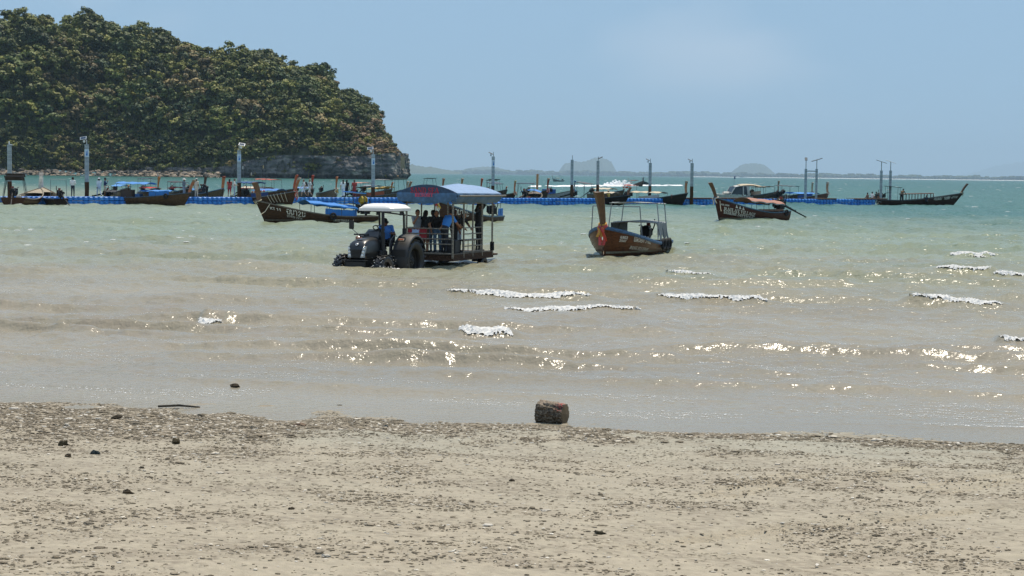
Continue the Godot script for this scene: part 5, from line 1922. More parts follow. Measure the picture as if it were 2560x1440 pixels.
	boat({"group": far, "label": "longtail boat with a grey tarpaulin behind the flat yellow roof", "sx": 900, "bx": 978, "y": 502.0, "L": 7.6, "hull": "#4a4038", "post": Vector3(0.4, 0.9, 0), "post_col": "#8a4f34", "roofs": [{"t0": 0.15, "t1": 0.6, "h0": 1.7, "h1": 1.7, "arch": 0.12, "col": "#7f858a", "posts": 2}, {"t0": 0.62, "t1": 0.98, "h0": 2.5, "h1": 2.5, "arch": 0.03, "col": "#8d8a86", "posts": 2}]})
	boat({"group": far, "label": "longtail boat with a thin black roof left of the fifth pile", "sx": 1216, "bx": 1262, "y": 503.0, "L": 7.6, "hull": "#4a4038", "post": Vector3(0.3, 0.5, 0), "post_col": "#7a4a34", "extras": [["panel", 0.35, 2.6, 1.7, 1.4, 0.10, "#353c42"]]})
	boat({"group": far, "label": "longtail boat with a cream awning behind the seated person in yellow", "sx": 1478, "bx": 1548, "y": 503.0, "L": 7.6, "hull": "#5a4a3c", "post": Vector3(0.3, 0.3, 0), "post_col": "#9a5a3c", "roofs": [{"t0": 0.25, "t1": 0.75, "h0": 1.55, "h1": 1.55, "arch": 0.15, "col": "#d6c8ae", "posts": 2}]})
	boat({"group": far, "label": "longtail boat with a bright blue awning behind the cloth holding person", "sx": 268, "bx": 336, "y": 503.0, "L": 7.6, "hull": "#54463a", "post": Vector3(0.3, 0.4, 0), "post_col": "#9a5a3c", "roofs": [{"t0": 0.3, "t1": 0.9, "h0": 1.6, "h1": 1.6, "arch": 0.15, "col": "#5f9fe0", "posts": 2}]})
	# ---- out on the bay
	var out_ := "longtail boats under way on the bay"
	boat({"group": out_, "label": "longtail boat running fast with a white wake beyond the pontoon", "sx": 1572, "bx": 1604, "y": 466.0, "L": 7.6, "B": 1.9, "hull": "#33302c", "ptop": [1609, 443], "pw1": 0.4, "pw0": 0.3, "post_col": "#2f3a44", "gb": 1.9, "roofs": [{"t0": 0.1, "t1": 0.6, "h0": 1.7, "h1": 1.9, "arch": 0.1, "col": "#a8553c", "posts": 3}], "extras": [["vests", 0.2, 8, 0.6], ["flag", 0.02, 2.6, "#c98a5a"]]})
	boat({"group": out_, "label": "second longtail boat with a white bow post behind the running boat", "sx": 1628, "bx": 1606, "y": 462.0, "L": 8.0, "B": 1.9, "hull": "#4a4f52", "ptop": [1600, 444], "pw1": 0.4, "pw0": 0.3, "post_col": "#d0cabd", "gb": 1.6, "extras": [["frame", 0.2, 2.4, 0.0], ["frame", 0.4, 2.4, 0.0], ["vests", 0.3, 5, 0.4]]})
	boat({"group": out_, "label": "small distant longtail boat heading left beyond the pontoon", "sx": 1408, "bx": 1383, "y": 454.0, "L": 8.0, "B": 1.9, "hull": "#77797a", "ptop": [1377, 439], "pw1": 0.4, "post_col": "#d8cfc4", "gb": 1.6, "roofs": [{"t0": 0.3, "t1": 0.8, "h0": 1.5, "h1": 1.8, "arch": 0.1, "col": "#d0c4b2", "posts": 2}], "extras": [["panel", 0.2, 3.0, 2.0, 1.4, 0.0, "#39444c"]]})
	boat({"group": out_, "label": "longtail boat lying on the rocky shore under the headland", "sx": 163, "bx": 106, "y": 437.6, "L": 12.0, "B": 2.4, "hull": "#3c4856", "lining": "#8a7f70", "ptop": [103, 420], "pw1": 0.7, "pw0": 0.7, "post_col": "#c8a484", "gb": 2.4, "g0": 1.2, "gs": 1.4, "ribbons": ["#d8b89a", "#c9a080"], "drop": 1.2, "roofs": [{"t0": 0.3, "t1": 0.75, "h0": 2.4, "h1": 2.7, "arch": 0.2, "col": "#b9a68c", "posts": 3}], "cloths": [{"t0": 0.08, "t1": 0.45, "top": 0.9, "col": "#5a708c"}]})
	cabin_boat()


func logo_huts(b: Node3D) -> void:
	var h := Hull.new()
	h.L = 8.4; h.B = 1.8; h.g0 = 0.62; h.gs = 0.74; h.gb = 1.80; h.rake = 0.62
	for i in 3:
		var tris := PackedVector3Array()
		var s := 0.22
		var pts := [Vector2(-0.5, 0), Vector2(0.5, 0), Vector2(0.42, 0.16), Vector2(0.12, 0.55), Vector2(0.05, 1.1), Vector2(-0.05, 1.1), Vector2(-0.12, 0.55), Vector2(-0.42, 0.16)]
		for k in range(1, pts.size() - 1):
			for q in [pts[0], pts[k], pts[k + 1]]: tris.append(Vector3(q.x * s, q.y * s, 0))
		paint_word(b, h, tris, 0.815 - 0.036 * i, 0.80 - 0.004 * i, -1.0, -0.15, mat("sign_white", "#c9c6ba", 0.7), "logo")


func cabin_boat() -> void:
	var at := spot(1852, 504.0)
	var d := -at.z
	var o := thing("cabin_boat", "white cabin motorboat with a cream canopy behind the dark salmon roofed boat", "boat", at, PI + 0.35)
	var white := mat("gelcoat", "#d8d5cc", 0.4, 0, "cloth", Vector3(0.4, 0.4, 0.4))
	var h := Hull.new()
	h.L = 6.6; h.B = 2.1; h.g0 = 0.75; h.gs = 0.7; h.gb = 1.05; h.rake = 0.9; h.sb = 0.9
	part(o, "hull", hull_skin(h, 0.0, 1.0, 0.0, 20), white)
	var g := Geo.new()
	var rows := []
	for i in 14:
		var t := i / 13.0
		var p := h.pt(t * 0.99, 0.97, 1.0, 0.02)
		rows.append([Vector3(p.x, p.y, -p.z), Vector3(p.x, p.y + 0.08, 0), Vector3(p.x, p.y, p.z)])
	g.sheet(rows, 0.04)
	part(o, "deck", g, white)
	# cabin: frame posts, roof, glass
	g = Geo.new()
	rows = []
	for q in [[1.25, 2.05], [0.7, 2.16], [-0.5, 2.18], [-1.5, 2.15]]:
		rows.append([Vector3(q[0], q[1] - 0.06, -0.85), Vector3(q[0], q[1], -0.5), Vector3(q[0], q[1] + 0.05, 0), Vector3(q[0], q[1], 0.5), Vector3(q[0], q[1] - 0.06, 0.85)])
	g.sheet(rows, 0.07)
	part(o, "cabin_roof", g, white)
	for s in [-1.0, 1.0]:
		g = Geo.new()
		g.bar(Vector3(1.95, 0.9, 0.78 * s), Vector3(1.25, 2.0, 0.82 * s), 0.09, 0.10)
		g.bar(Vector3(0.1, 0.8, 0.9 * s), Vector3(0.1, 2.1, 0.82 * s), 0.07, 0.14)
		g.bar(Vector3(-0.75, 0.8, 0.9 * s), Vector3(-0.55, 2.1, 0.82 * s), 0.07, 0.34)
		part(o, "pillar", g, white)
		g = Geo.new()
		g.quad(Vector3(1.85, 0.95, 0.80 * s), Vector3(0.12, 0.92, 0.86 * s), Vector3(0.12, 2.05, 0.80 * s), Vector3(1.24, 1.98, 0.80 * s))
		g.quad(Vector3(0.05, 0.92, 0.86 * s), Vector3(-0.65, 0.92, 0.86 * s), Vector3(-0.55, 2.05, 0.80 * s), Vector3(0.05, 2.05, 0.80 * s))
		part(o, "window", g, mat("dark_glass", "#2c3a42", 0.15))
	g = Geo.new()
	g.quad(Vector3(1.97, 0.95, -0.74), Vector3(1.97, 0.95, 0.74), Vector3(1.27, 1.98, 0.76), Vector3(1.27, 1.98, -0.76))
	part(o, "windscreen", g, mat("dark_glass", "#2c3a42", 0.15))
	g = Geo.new()
	rows = []
	for i in 9:
		var x := lerpf(0.6, -3.2, i / 8.0)
		var line := []
		for j in 7:
			var q := -1.0 + j / 3.0
			line.append(Vector3(x, 2.24 + 0.16 * (1.0 - q * q) - 0.035 * pow(i - 3.0, 2) * 0.4 + 0.01 * sin(i * 2.0 + j), q * 0.95))
		rows.append(line)
	g.sheet(rows, 0.03)
	part(o, "canopy", g, mat("cloth_#cfbfa3", "#cfbfa3", 0.85, 0, "cloth", Vector3(1.5, 1.5, 1.5)))
	for x in [-1.8, -3.0]:
		for s in [-1.0, 1.0]:
			g = Geo.new()
			g.tube([Vector3(x, 0.75, 0.92 * s), Vector3(x + 0.15, 2.18, 0.88 * s)], 0.025, 6)
			part(o, "canopy_post", g, mat("pipe_grey", "#70767a", 0.45, 0.3))
	g = Geo.new()
	g.rbox(Vector3(2.2, 1.15, 0), Vector3(0.9, 0.35, 1.0), 0.12)
	part(o, "bow_cushion", g, mat("cushion", "#d8d2c6", 0.8))
	g = Geo.new()
	g.tube([Vector3(0.9, 2.1, 0.3), Vector3(0.9, 3.3, 0.3)], 0.02, 6)
	part(o, "mast", g, mat("pipe_grey", "#70767a", 0.45, 0.3))
	g = Geo.new()
	g.sheet([[Vector3(0.9, 3.4, 0.3), Vector3(0.9, 3.0, 0.3)], [Vector3(0.7, 3.42, 0.34), Vector3(0.7, 3.05, 0.33)]], 0.01, Vector3(0, 0, -1))
	part(o, "flag", g, mat("cloth_#2f4f8a", "#2f4f8a", 0.9, 0, "cloth", Vector3(2, 2, 2)))
	for x in [2.9, 2.0]:
		for s in [-1.0, 1.0]:
			g = Geo.new()
			g.tube([Vector3(x, 0.95, 0.7 * s), Vector3(x + 0.1, 1.75, 0.6 * s)], 0.02, 6)
			part(o, "rail_post", g, mat("pipe_grey", "#70767a", 0.45, 0.3))


# ================================================================ tractor and trailer

const SUNK := 0.46    # how deep the sea stands on the sandbank they drive on


func wheel(parent: Node3D, at: Vector3, R: float, w: float, lugs: int) -> void:
	var n := Node3D.new()
	n.name = "wheel"
	parent.add_child(n, true)
	n.position = at
	var side := signf(at.z)
	var rubber := mat("tyre_rubber", "#121315", 0.42, 0, "dirt", Vector3(2, 2, 2))
	var g := Geo.new()
	g.tf = Transform3D(Basis(Vector3.RIGHT, PI / 2), Vector3.ZERO)
	var h := w * 0.5
	g.lathe([[R * 0.58, -h * 0.75], [R * 0.72, -h], [R * 0.88, -h * 0.96], [R * 0.93, -h * 0.7], [R * 0.93, h * 0.7], [R * 0.88, h * 0.96], [R * 0.72, h], [R * 0.58, h * 0.75]], 32, false)
	g.tf = Transform3D.IDENTITY
	for i in lugs:      # chevron lugs
		for s in [-1.0, 1.0]:
			var a := TAU * (i + (0.25 if s > 0 else -0.25)) / lugs
			var b := a + 0.30
			var p0 := Vector3(cos(a) * R * 0.96, sin(a) * R * 0.96, 0.02 * s)
			var p1 := Vector3(cos(b) * R * 0.94, sin(b) * R * 0.94, h * 0.98 * s)
			g.bar(p0, p1, R * 0.07, R * 0.11, Vector3(cos(a), sin(a), 0))
	part(n, "tyre", g, rubber)
	g = Geo.new()
	g.tf = Transform3D(Basis(Vector3.RIGHT, PI / 2), Vector3.ZERO)
	g.lathe([[R * 0.60, -h * 0.78], [R * 0.56, -h * 0.5], [R * 0.54, 0.0], [R * 0.56, h * 0.5], [R * 0.60, h * 0.78]], 28, false)
	g.lathe([[0.01, 0.25 * h * side], [R * 0.20, 0.25 * h * side], [R * 0.24, 0.1 * h * side], [R * 0.50, -0.05 * h * side], [R * 0.55, 0.15 * h * side]], 28, false)
	g.lathe([[0.01, 0.45 * h * side], [R * 0.10, 0.45 * h * side], [R * 0.13, 0.2 * h * side]], 14, false)
	part(n, "rim", g, mat("rim_dark", "#2b2a28", 0.5, 0.3, "dirt", Vector3(3, 3, 3)))
	g = Geo.new()
	for i in 8:
		var a := TAU * i / 8
		g.ball(Vector3(cos(a) * R * 0.17, sin(a) * R * 0.17, 0.3 * h * side), Vector3(0.02, 0.02, 0.02), 6, 4)
	part(n, "wheel_nuts", g, mat("steel_dull", "#77756f", 0.5, 0.6))


func build_tractor() -> void:
	var at := spot(908, 677)
	var fw := Vector3(-0.38, 0, 0.93).normalized()
	var turn := atan2(-fw.z, fw.x)
	# the origin is on the ground under the front axle, x forward
	var o := thing("tractor", "black compact tractor with white roof wading ahead of the passenger trailer", "tractor", at - Vector3(0, SUNK, 0), turn)
	var body := mat("tractor_black", "#191b1c", 0.36, 0.0)
	body.clearcoat_enabled = true
	body.clearcoat = 0.2
	body.clearcoat_roughness = 0.25
	var grey := mat("tractor_grey", "#232526", 0.6)
	var iron := mat("engine_iron", "#222325", 0.55, 0.4, "dirt", Vector3(3, 3, 3))
	var R := 1.07
	wheel(o, Vector3(0, 0.50, -0.76), 0.52, 0.34, 15)
	wheel(o, Vector3(0, 0.50, 0.76), 0.52, 0.34, 15)
	wheel(o, Vector3(-2.0, 0.74, -0.80), 0.76, 0.46, 18)
	wheel(o, Vector3(-2.0, 0.74, 0.80), 0.76, 0.46, 18)
	var g := Geo.new()
	g.tube([Vector3(0, 0.5, -0.74), Vector3(0, 0.5, 0.74)], 0.085, 10)
	g.tube([Vector3(-2.0, 0.74, -0.76), Vector3(-2.0, 0.74, 0.76)], 0.13, 10)
	g.rbox(Vector3(-0.05, 0.52, 0), Vector3(0.3, 0.26, 0.42), 0.05)
	part(o, "axles", g, iron)
	g = Geo.new()
	g.rbox(Vector3(-0.75, 0.72, 0), Vector3(2.2, 0.46, 0.46), 0.06)
	g.rbox(Vector3(0.10, 0.72, 0), Vector3(0.9, 0.36, 0.56), 0.06)
	part(o, "chassis", g, iron)
	g = Geo.new()
	g.rbox(Vector3(0.56, 0.64, 0), Vector3(0.14, 0.34, 0.78), 0.03)
	g.box(Vector3(0.60, 0.84, 0), Vector3(0.08, 0.03, 0.95))
	part(o, "front_bumper", g, mat("bumper_black", "#1b1c1d", 0.5))
	# bonnet: sections from the nose back to the dash
	g = Geo.new()
	var rows := []
	for q in [[0.52, 0.92, 1.22, 0.27], [0.50, 0.90, 1.34, 0.31], [0.38, 0.88, 1.47, 0.335], [0.10, 0.88, 1.545, 0.345], [-0.30, 0.88, 1.57, 0.35], [-0.72, 0.88, 1.58, 0.35]]:
		var ring := []
		var b: float = q[1]
		var t: float = q[2]
		var w: float = q[3]
		for p in [[-1.0, 0.0], [-1.03, 0.35], [-1.0, 0.66], [-0.90, 0.86], [-0.66, 0.965], [-0.3, 1.0], [0.3, 1.0], [0.66, 0.965], [0.90, 0.86], [1.0, 0.66], [1.03, 0.35], [1.0, 0.0]]:
			ring.append(Vector3(q[0] - 0.05 * (1.0 - absf(p[0])), lerpf(b, t, p[1]), w * p[0]))
		rows.append(ring)
	g.loft(rows, true, true, true)
	part(o, "bonnet", g, body)
	g = Geo.new()     # raised spine and side line of the bonnet
	g.hexa([Vector3(-0.72, 1.56, -0.16), Vector3(-0.72, 1.56, 0.16), Vector3(0.30, 1.50, 0.10), Vector3(0.30, 1.50, -0.10), Vector3(-0.72, 1.60, -0.12), Vector3(-0.72, 1.60, 0.12), Vector3(0.25, 1.525, 0.06), Vector3(0.25, 1.525, -0.06)])
	part(o, "bonnet_ridge", g, body)
	g = Geo.new()
	g.box(Vector3(0.525, 1.06, 0), Vector3(0.03, 0.28, 0.34))
	part(o, "grille", g, mat("grille_black", "#0f1011", 0.6))
	for i in 6:
		g = Geo.new()
		g.box(Vector3(0.545, 0.95 + 0.045 * i, 0), Vector3(0.012, 0.014, 0.32))
		part(o, "grille_slat", g, grey)
	g = Geo.new()
	g.tf = Transform3D(Basis(Vector3.BACK, -0.9), Vector3(0.475, 1.37, 0))
	g.lathe([[0.0, 0.012], [0.045, 0.012], [0.055, 0.0]], 14)
	part(o, "emblem", g, mat("emblem_white", "#c8c9c8", 0.3, 0.3))
	for s in [-1.0, 1.0]:
		var l := Node3D.new()
		l.name = "headlight"
		o.add_child(l, true)
		g = Geo.new()
		g.hexa([Vector3(0.50, 0.92, 0.15 * s), Vector3(0.44, 0.92, 0.32 * s), Vector3(0.53, 0.93, 0.31 * s), Vector3(0.56, 0.93, 0.17 * s), Vector3(0.44, 1.32, 0.26 * s), Vector3(0.36, 1.30, 0.335 * s), Vector3(0.455, 1.29, 0.335 * s), Vector3(0.52, 1.30, 0.27 * s)])
		part(l, "housing", g, mat("headlight_pale", "#9a9d9e", 0.2, 0.6))
		for k in 3:
			g = Geo.new()
			g.ball(Vector3(0.545 - 0.018 * k, 1.0 + 0.11 * k, (0.235 + 0.022 * k) * s), Vector3(0.02, 0.045, 0.05), 10, 6)
			part(l, "lens", g, mat("headlight_lens", "#d8dad8", 0.12, 0.3))
	# dash cowl, steering wheel, seat, platform
	g = Geo.new()
	rows = []
	for q in [[-0.55, 1.50, 1.60, 0.30], [-0.68, 1.45, 1.76, 0.32], [-0.85, 1.2, 1.84, 0.33], [-1.02, 1.0, 1.76, 0.28]]:
		var ring := []
		for p in [[-1.0, 0.0], [-1.0, 0.7], [-0.7, 1.0], [0.7, 1.0], [1.0, 0.7], [1.0, 0.0]]:
			ring.append(Vector3(q[0], lerpf(q[1], q[2], p[1]), q[3] * p[0]))
		rows.append(ring)
	g.loft(rows, true, true, true)
	part(o, "dash_cowl", g, body)
	g = Geo.new()
	g.tf = Transform3D(Basis(Vector3.BACK, 0.55), Vector3(-1.15, 1.86, 0))
	tyre_ring(g, 0.20, 0.018, 20)
	for k in 3: g.bar(Vector3.ZERO, Vector3(cos(TAU * k / 3) * 0.2, 0, sin(TAU * k / 3) * 0.2), 0.03, 0.015)
	g.tube([Vector3.ZERO, Vector3(0.0, -0.3, 0)], 0.025, 6)
	part(o, "steering_wheel", g, grey)
	g = Geo.new()
	g.rbox(Vector3(-1.72, 1.28, 0), Vector3(0.48, 0.12, 0.46), 0.05)
	g.rbox(Vector3(-1.96, 1.52, 0), Vector3(0.12, 0.42, 0.44), 0.05)
	part(o, "seat", g, mat("seat_black", "#202122", 0.7))
	g = Geo.new()
	g.box(Vector3(-1.25, 0.90, 0), Vector3(0.95, 0.05, 1.20))
	g.box(Vector3(-1.05, 0.62, -0.66), Vector3(0.36, 0.03, 0.16))
	g.bar(Vector3(-0.88, 0.90, -0.60), Vector3(-0.90, 0.62, -0.66), 0.03, 0.03)
	g.bar(Vector3(-1.22, 0.90, -0.60), Vector3(-1.20, 0.62, -0.66), 0.03, 0.03)
	part(o, "footplate", g, iron)
	g = Geo.new()
	g.rbox(Vector3(-0.65, 0.98, -0.40), Vector3(0.5, 0.34, 0.16), 0.05)
	part(o, "battery_box", g, mat("bumper_black", "#1b1c1d", 0.5))
	# mudguards over the back wheels
	for s in [-1.0, 1.0]:
		g = Geo.new()
		rows = []
		for i in 13:
			var a := lerpf(-0.35, 2.75, i / 12.0)
			var rr := 0.86
			var c := Vector3(-2.0, 0.74, 0)
			var p := c + Vector3(cos(a) * rr, sin(a) * rr * 1.06, 0)
			rows.append([p + Vector3(0, 0, 0.50 * s), p + Vector3(0, 0.02, 0.75 * s), p + Vector3(0, 0.0, 1.02 * s), c + (p - c) * 0.93 + Vector3(0, 0, 1.05 * s)])
		g.sheet(rows, 0.02)
		part(o, "mudguard", g, grey)
		g = Geo.new()     # its inner apron beside the driver, broad in front
		var pts := []
		for i in 11:
			var a := lerpf(-0.35, 2.75, i / 10.0)
			pts.append(Vector3(-2.0 + cos(a) * 0.87, 0.74 + sin(a) * 0.92, 0.50 * s))
		for i in pts.size() - 1:
			g.tri(Vector3(-2.0, 0.78, 0.50 * s), pts[i], pts[i + 1])
		g.quad(Vector3(-1.18, 0.60, 0.50 * s), Vector3(-1.18, 0.60, 0.98 * s), Vector3(-1.13, 1.15, 1.02 * s), Vector3(-1.13, 1.15, 0.50 * s))
		part(o, "apron", g, grey)
		g = Geo.new()     # a lamp cluster on the front of the guard
		g.rbox(Vector3(-1.30, 1.50, 0.80 * s), Vector3(0.07, 0.17, 0.30), 0.03, Basis(Vector3.BACK, 0.7))
		part(o, "lamp_surround", g, mat("bumper_black", "#1b1c1d", 0.5))
		g = Geo.new()
		g.rbox(Vector3(-1.265, 1.49, 0.80 * s), Vector3(0.05, 0.10, 0.22), 0.02, Basis(Vector3.BACK, 0.7))
		part(o, "lamp_lens", g, mat("lens_amber", "#c9b09a", 0.3))
		g = Geo.new()
		g.rbox(Vector3(-1.245, 1.50, 0.80 * s), Vector3(0.04, 0.04, 0.20), 0.01, Basis(Vector3.BACK, 0.7))
		part(o, "lamp_strip", g, mat("lens_orange", "#b3542a", 0.3))
		g = Geo.new()     # grab rail by the step
		g.tube([Vector3(-0.95, 0.92, 0.50 * s), Vector3(-0.97, 1.45, 0.52 * s), Vector3(-1.25, 1.62, 0.52 * s), Vector3(-1.5, 1.6, 0.52 * s)], 0.018, 6)
		part(o, "grab_rail", g, mat("rail_steel", "#55585a", 0.45, 0.4))
	# roll bar, exhaust, roof
	g = Geo.new()
	for s in [-1.0, 1.0]:
		g.tube([Vector3(-2.18, 0.9, 0.47 * s), Vector3(-2.18, 1.72, 0.47 * s), Vector3(-2.14, 2.30, 0.47 * s), Vector3(-2.06, 2.50, 0.44 * s)], 0.042, 6)
		g.rbox(Vector3(-2.18, 1.72, 0.47 * s), Vector3(0.12, 0.28, 0.10), 0.02)
		g.box(Vector3(-2.0, 2.40, 0.45 * s), Vector3(0.24, 0.20, 0.03), Basis.IDENTITY)
	g.bar(Vector3(-2.06, 2.48, -0.46), Vector3(-2.06, 2.48, 0.46), 0.08, 0.06)
	part(o, "roll_bar", g, mat("bumper_black", "#1b1c1d", 0.5))
	g = Geo.new()
	g.tube([Vector3(-0.62, 0.95, -0.42), Vector3(-0.62, 2.46, -0.42)], 0.055, 10)
	g.tube([Vector3(-0.62, 1.15, -0.42), Vector3(-0.62, 1.75, -0.42)], 0.075, 10)
	part(o, "exhaust", g, mat("exhaust_black", "#161718", 0.6))
	g = Geo.new()
	rows = []
	for q in [[-0.78, 0.0], [-0.75, 0.06], [-0.64, 0.11], [-0.3, 0.14], [0.2, 0.145], [0.58, 0.12], [0.71, 0.07], [0.75, 0.0]]:
		var line := []
		for j in 9:
			var z := -1.0 + j / 4.0
			var e := pow(1.0 - pow(absf(z), 5.0), 0.5)
			line.append(Vector3(-1.62 + q[0] * (0.90 + 0.10 * e), 2.52 + 0.03 + q[1] * e * 1.15, z * 0.66))
		rows.append(line)
	g.sheet(rows, 0.09)
	part(o, "roof", g, mat("roof_white", "#dedcd6", 0.45))
	g = Geo.new()
	g.box(Vector3(-1.62, 2.455, 0), Vector3(1.30, 0.03, 1.10))
	part(o, "roof_lining", g, mat("roof_lining", "#4a4b4b", 0.8))
	# mirror on its bent arm, right hand side
	g = Geo.new()
	g.tube([Vector3(-0.62, 1.52, 0.30), Vector3(-0.55, 1.70, 0.52), Vector3(-0.52, 1.85, 0.70)], 0.014, 6)
	part(o, "mirror_arm", g, mat("rail_steel", "#55585a", 0.45, 0.4))
	g = Geo.new()
	g.rbox(Vector3(-0.52, 2.0, 0.72), Vector3(0.05, 0.32, 0.18), 0.02)
	part(o, "mirror", g, mat("bumper_black", "#1b1c1d", 0.5))
	g = Geo.new()
	g.rbox(Vector3(-0.50, 1.56, 0.46), Vector3(0.12, 0.09, 0.16), 0.03)
	part(o, "turn_signal", g, mat("lens_orange_pale", "#b98f7c", 0.3))
	g = Geo.new()
	g.box(Vector3(-0.60, 1.66, 0.38), Vector3(0.08, 0.05, 0.55))
	part(o, "mirror_bracket", g, grey)
	g = Geo.new()
	g.bar(Vector3(-2.35, 0.62, 0), Vector3(-3.25, 0.60, 0), 0.09, 0.06)
	part(o, "drawbar", g, iron)


var trailer_at: Vector3
var trailer_turn: float


func tr_pt(p: Vector3) -> Vector3:
	return trailer_at + Basis(Vector3.UP, trailer_turn) * p


func build_trailer() -> void:
	var fw := Vector3(-0.36, 0, 0.93).normalized()
	trailer_turn = atan2(-fw.z, fw.x)
	trailer_at = stand(1073.0, 64.0, 0.0)
	# the origin is at the middle of the front edge at the level of the sea; x forward, so the trailer lies at negative x
	var o := thing("passenger_trailer", "railed passenger trailer with a blue cloth canopy full of standing people", "trailer", trailer_at, trailer_turn)
	var pipe := mat("trailer_pipe", "#b9b09e", 0.5, 0.3, "dirt", Vector3(1.5, 1.5, 1.5))
	var rusty := mat("chassis_rust", "#5e4838", 0.85, 0, "worn", Vector3(1.5, 1.5, 1.5))
	var iron := mat("engine_iron", "#222325", 0.55, 0.4, "dirt", Vector3(3, 3, 3))
	var L := 3.75
	var W := 0.92
	var fy := 0.46
	var g := Geo.new()
	for s in [-1.0, 1.0]:
		g = Geo.new()
		g.bar(Vector3(0.02, 0.31, (W - 0.04) * s), Vector3(-L - 0.1, 0.31, (W - 0.04) * s), 0.07, 0.22)
		part(o, "chassis_beam", g, rusty)
	for x in [-0.03, -1.2, -2.4, -3.7]:
		g = Geo.new()
		g.bar(Vector3(x, 0.30, -W + 0.08), Vector3(x, 0.30, W - 0.08), 0.08, 0.18)
		part(o, "cross_beam", g, rusty)
	for i in 12:
		g = Geo.new()
		g.box(Vector3(-L * 0.5 + 0.02, fy - 0.015, -W + 0.077 + 0.1535 * i), Vector3(L + 0.04, 0.03, 0.145))
		part(o, "floor_plank", g, mat("trailer_deck", "#8a7f70", 0.8, 0, "wood", Vector3(0.6, 3, 3)))
	g = Geo.new()
	g.rbox(Vector3(-L - 0.42, 0.30, -0.45), Vector3(0.55, 0.07, 0.85), 0.03)
	part(o, "rear_step", g, rusty)
	for x in [-3.05]:
		for s in [-1.0, 1.0]:
			var n := Node3D.new()
			n.name = "wheel"
			o.add_child(n, true)
			n.position = Vector3(x, -0.06, 0.80 * s)
			g = Geo.new()
			g.tf = Transform3D(Basis(Vector3.RIGHT, PI / 2), Vector3.ZERO)
			g.lathe([[0.17, -0.09], [0.27, -0.11], [0.32, -0.08], [0.33, 0.0], [0.32, 0.08], [0.27, 0.11], [0.17, 0.09]], 22, false)
			part(n, "tyre", g, mat("tyre_rubber", "#121315", 0.42, 0, "dirt", Vector3(2, 2, 2)))
			g = Geo.new()
			g.tf = Transform3D(Basis(Vector3.RIGHT, PI / 2), Vector3.ZERO)
			g.lathe([[0.01, 0.05 * s], [0.08, 0.05 * s], [0.17, 0.0], [0.18, 0.05 * s]], 18, false)
			part(n, "rim", g, mat("rim_dark", "#2b2a28", 0.5, 0.3, "dirt", Vector3(3, 3, 3)))
			g = Geo.new()
			g.box(Vector3(x, 0.14, 0.62 * s), Vector3(0.9, 0.10, 0.12))
			part(o, "leaf_spring", g, iron)
	g = Geo.new()
	g.tube([Vector3(-3.05, -0.06, -0.85), Vector3(-3.05, -0.06, 0.85)], 0.06, 8)
	part(o, "axle", g, iron)
	# posts: x, side, thickness
	for q in [[0.0, -1, 0.042], [0.0, 1, 0.038], [-1.0, -1, 0.036], [-1.85, -1, 0.034], [-2.75, -1, 0.036], [-L, -1, 0.036], [-1.3, 1, 0.030], [-2.5, 1, 0.030], [-L, 1, 0.034]]:
		g = Geo.new()
		g.tube([Vector3(q[0], 0.30, (W - 0.02) * q[1]), Vector3(q[0], 2.24, (W - 0.02) * q[1])], q[2], 8)
		part(o, "post", g, pipe)
	g = Geo.new()
	g.rbox(Vector3(-L, 0.62, -W + 0.02), Vector3(0.13, 0.34, 0.13), 0.02)
	part(o, "post_foot", g, iron)
	for y in [0.62, 0.80, 0.98, 1.165, 1.35]:        # front rails
		g = Geo.new()
		g.tube([Vector3(0.0, y - (0.15 if y < 0.7 else 0.0), -W + 0.02), Vector3(0.0, y - (0.15 if y < 0.7 else 0.0), W - 0.02)], 0.024, 6)
		part(o, "rail", g, pipe)
	for y in [0.50, 0.70, 0.92, 1.14, 1.36]:         # gate rails on the near side, a gap for the doorway in front of them
		g = Geo.new()
		g.tube([Vector3(-1.0, y, -W + 0.02), Vector3(-2.75, y, -W + 0.02)], 0.022, 6)
		part(o, "rail", g, pipe)
	for y in [0.80, 1.08, 1.36]:
		g = Geo.new()
		g.tube([Vector3(0.0, y, W - 0.02), Vector3(-L, y, W - 0.02)], 0.022, 6)
		part(o, "rail", g, pipe)
	for x in [-1.42, -2.3]:
		g = Geo.new()
		g.tube([Vector3(x, 0.48, -W + 0.02), Vector3(x, 0.93, -W + 0.02)], 0.016, 6)
		part(o, "gate_bar", g, pipe)
	# benches and the black locker in the doorway
	for s in [-1.0, 1.0]:
		var n := Node3D.new()
		n.name = "bench"
		o.add_child(n, true)
		g = Geo.new()
		g.box(Vector3(-2.0, 0.90, 0.68 * s), Vector3(1.9 if s < 0 else 3.2, 0.04, 0.34))
		part(n, "seat", g, mat("bench_wood", "#5f5348", 0.8, 0, "wood", Vector3(0.6, 3, 3)))
		for x in [-1.15, -2.85]:
			for z in [0.55, 0.80]:
				g = Geo.new()
				g.tube([Vector3(x, fy, z * s), Vector3(x, 0.88, z * s)], 0.018, 6)
				part(n, "leg", g, pipe)
	g = Geo.new()
	g.rbox(Vector3(-0.62, 0.70, -0.62), Vector3(0.52, 0.48, 0.46), 0.03)
	part(o, "locker", g, mat("locker_black", "#1a1b1d", 0.6))
	# the red board behind the front rails and its pale badge
	g = Geo.new()
	g.box(Vector3(-0.045, 1.16, 0.50), Vector3(0.02, 0.42, 0.74))
	part(o, "red_board", g, mat("board_red", "#a8242f", 0.55, 0, "cloth", Vector3(2, 2, 2)))
	g = Geo.new()
	var pts := []
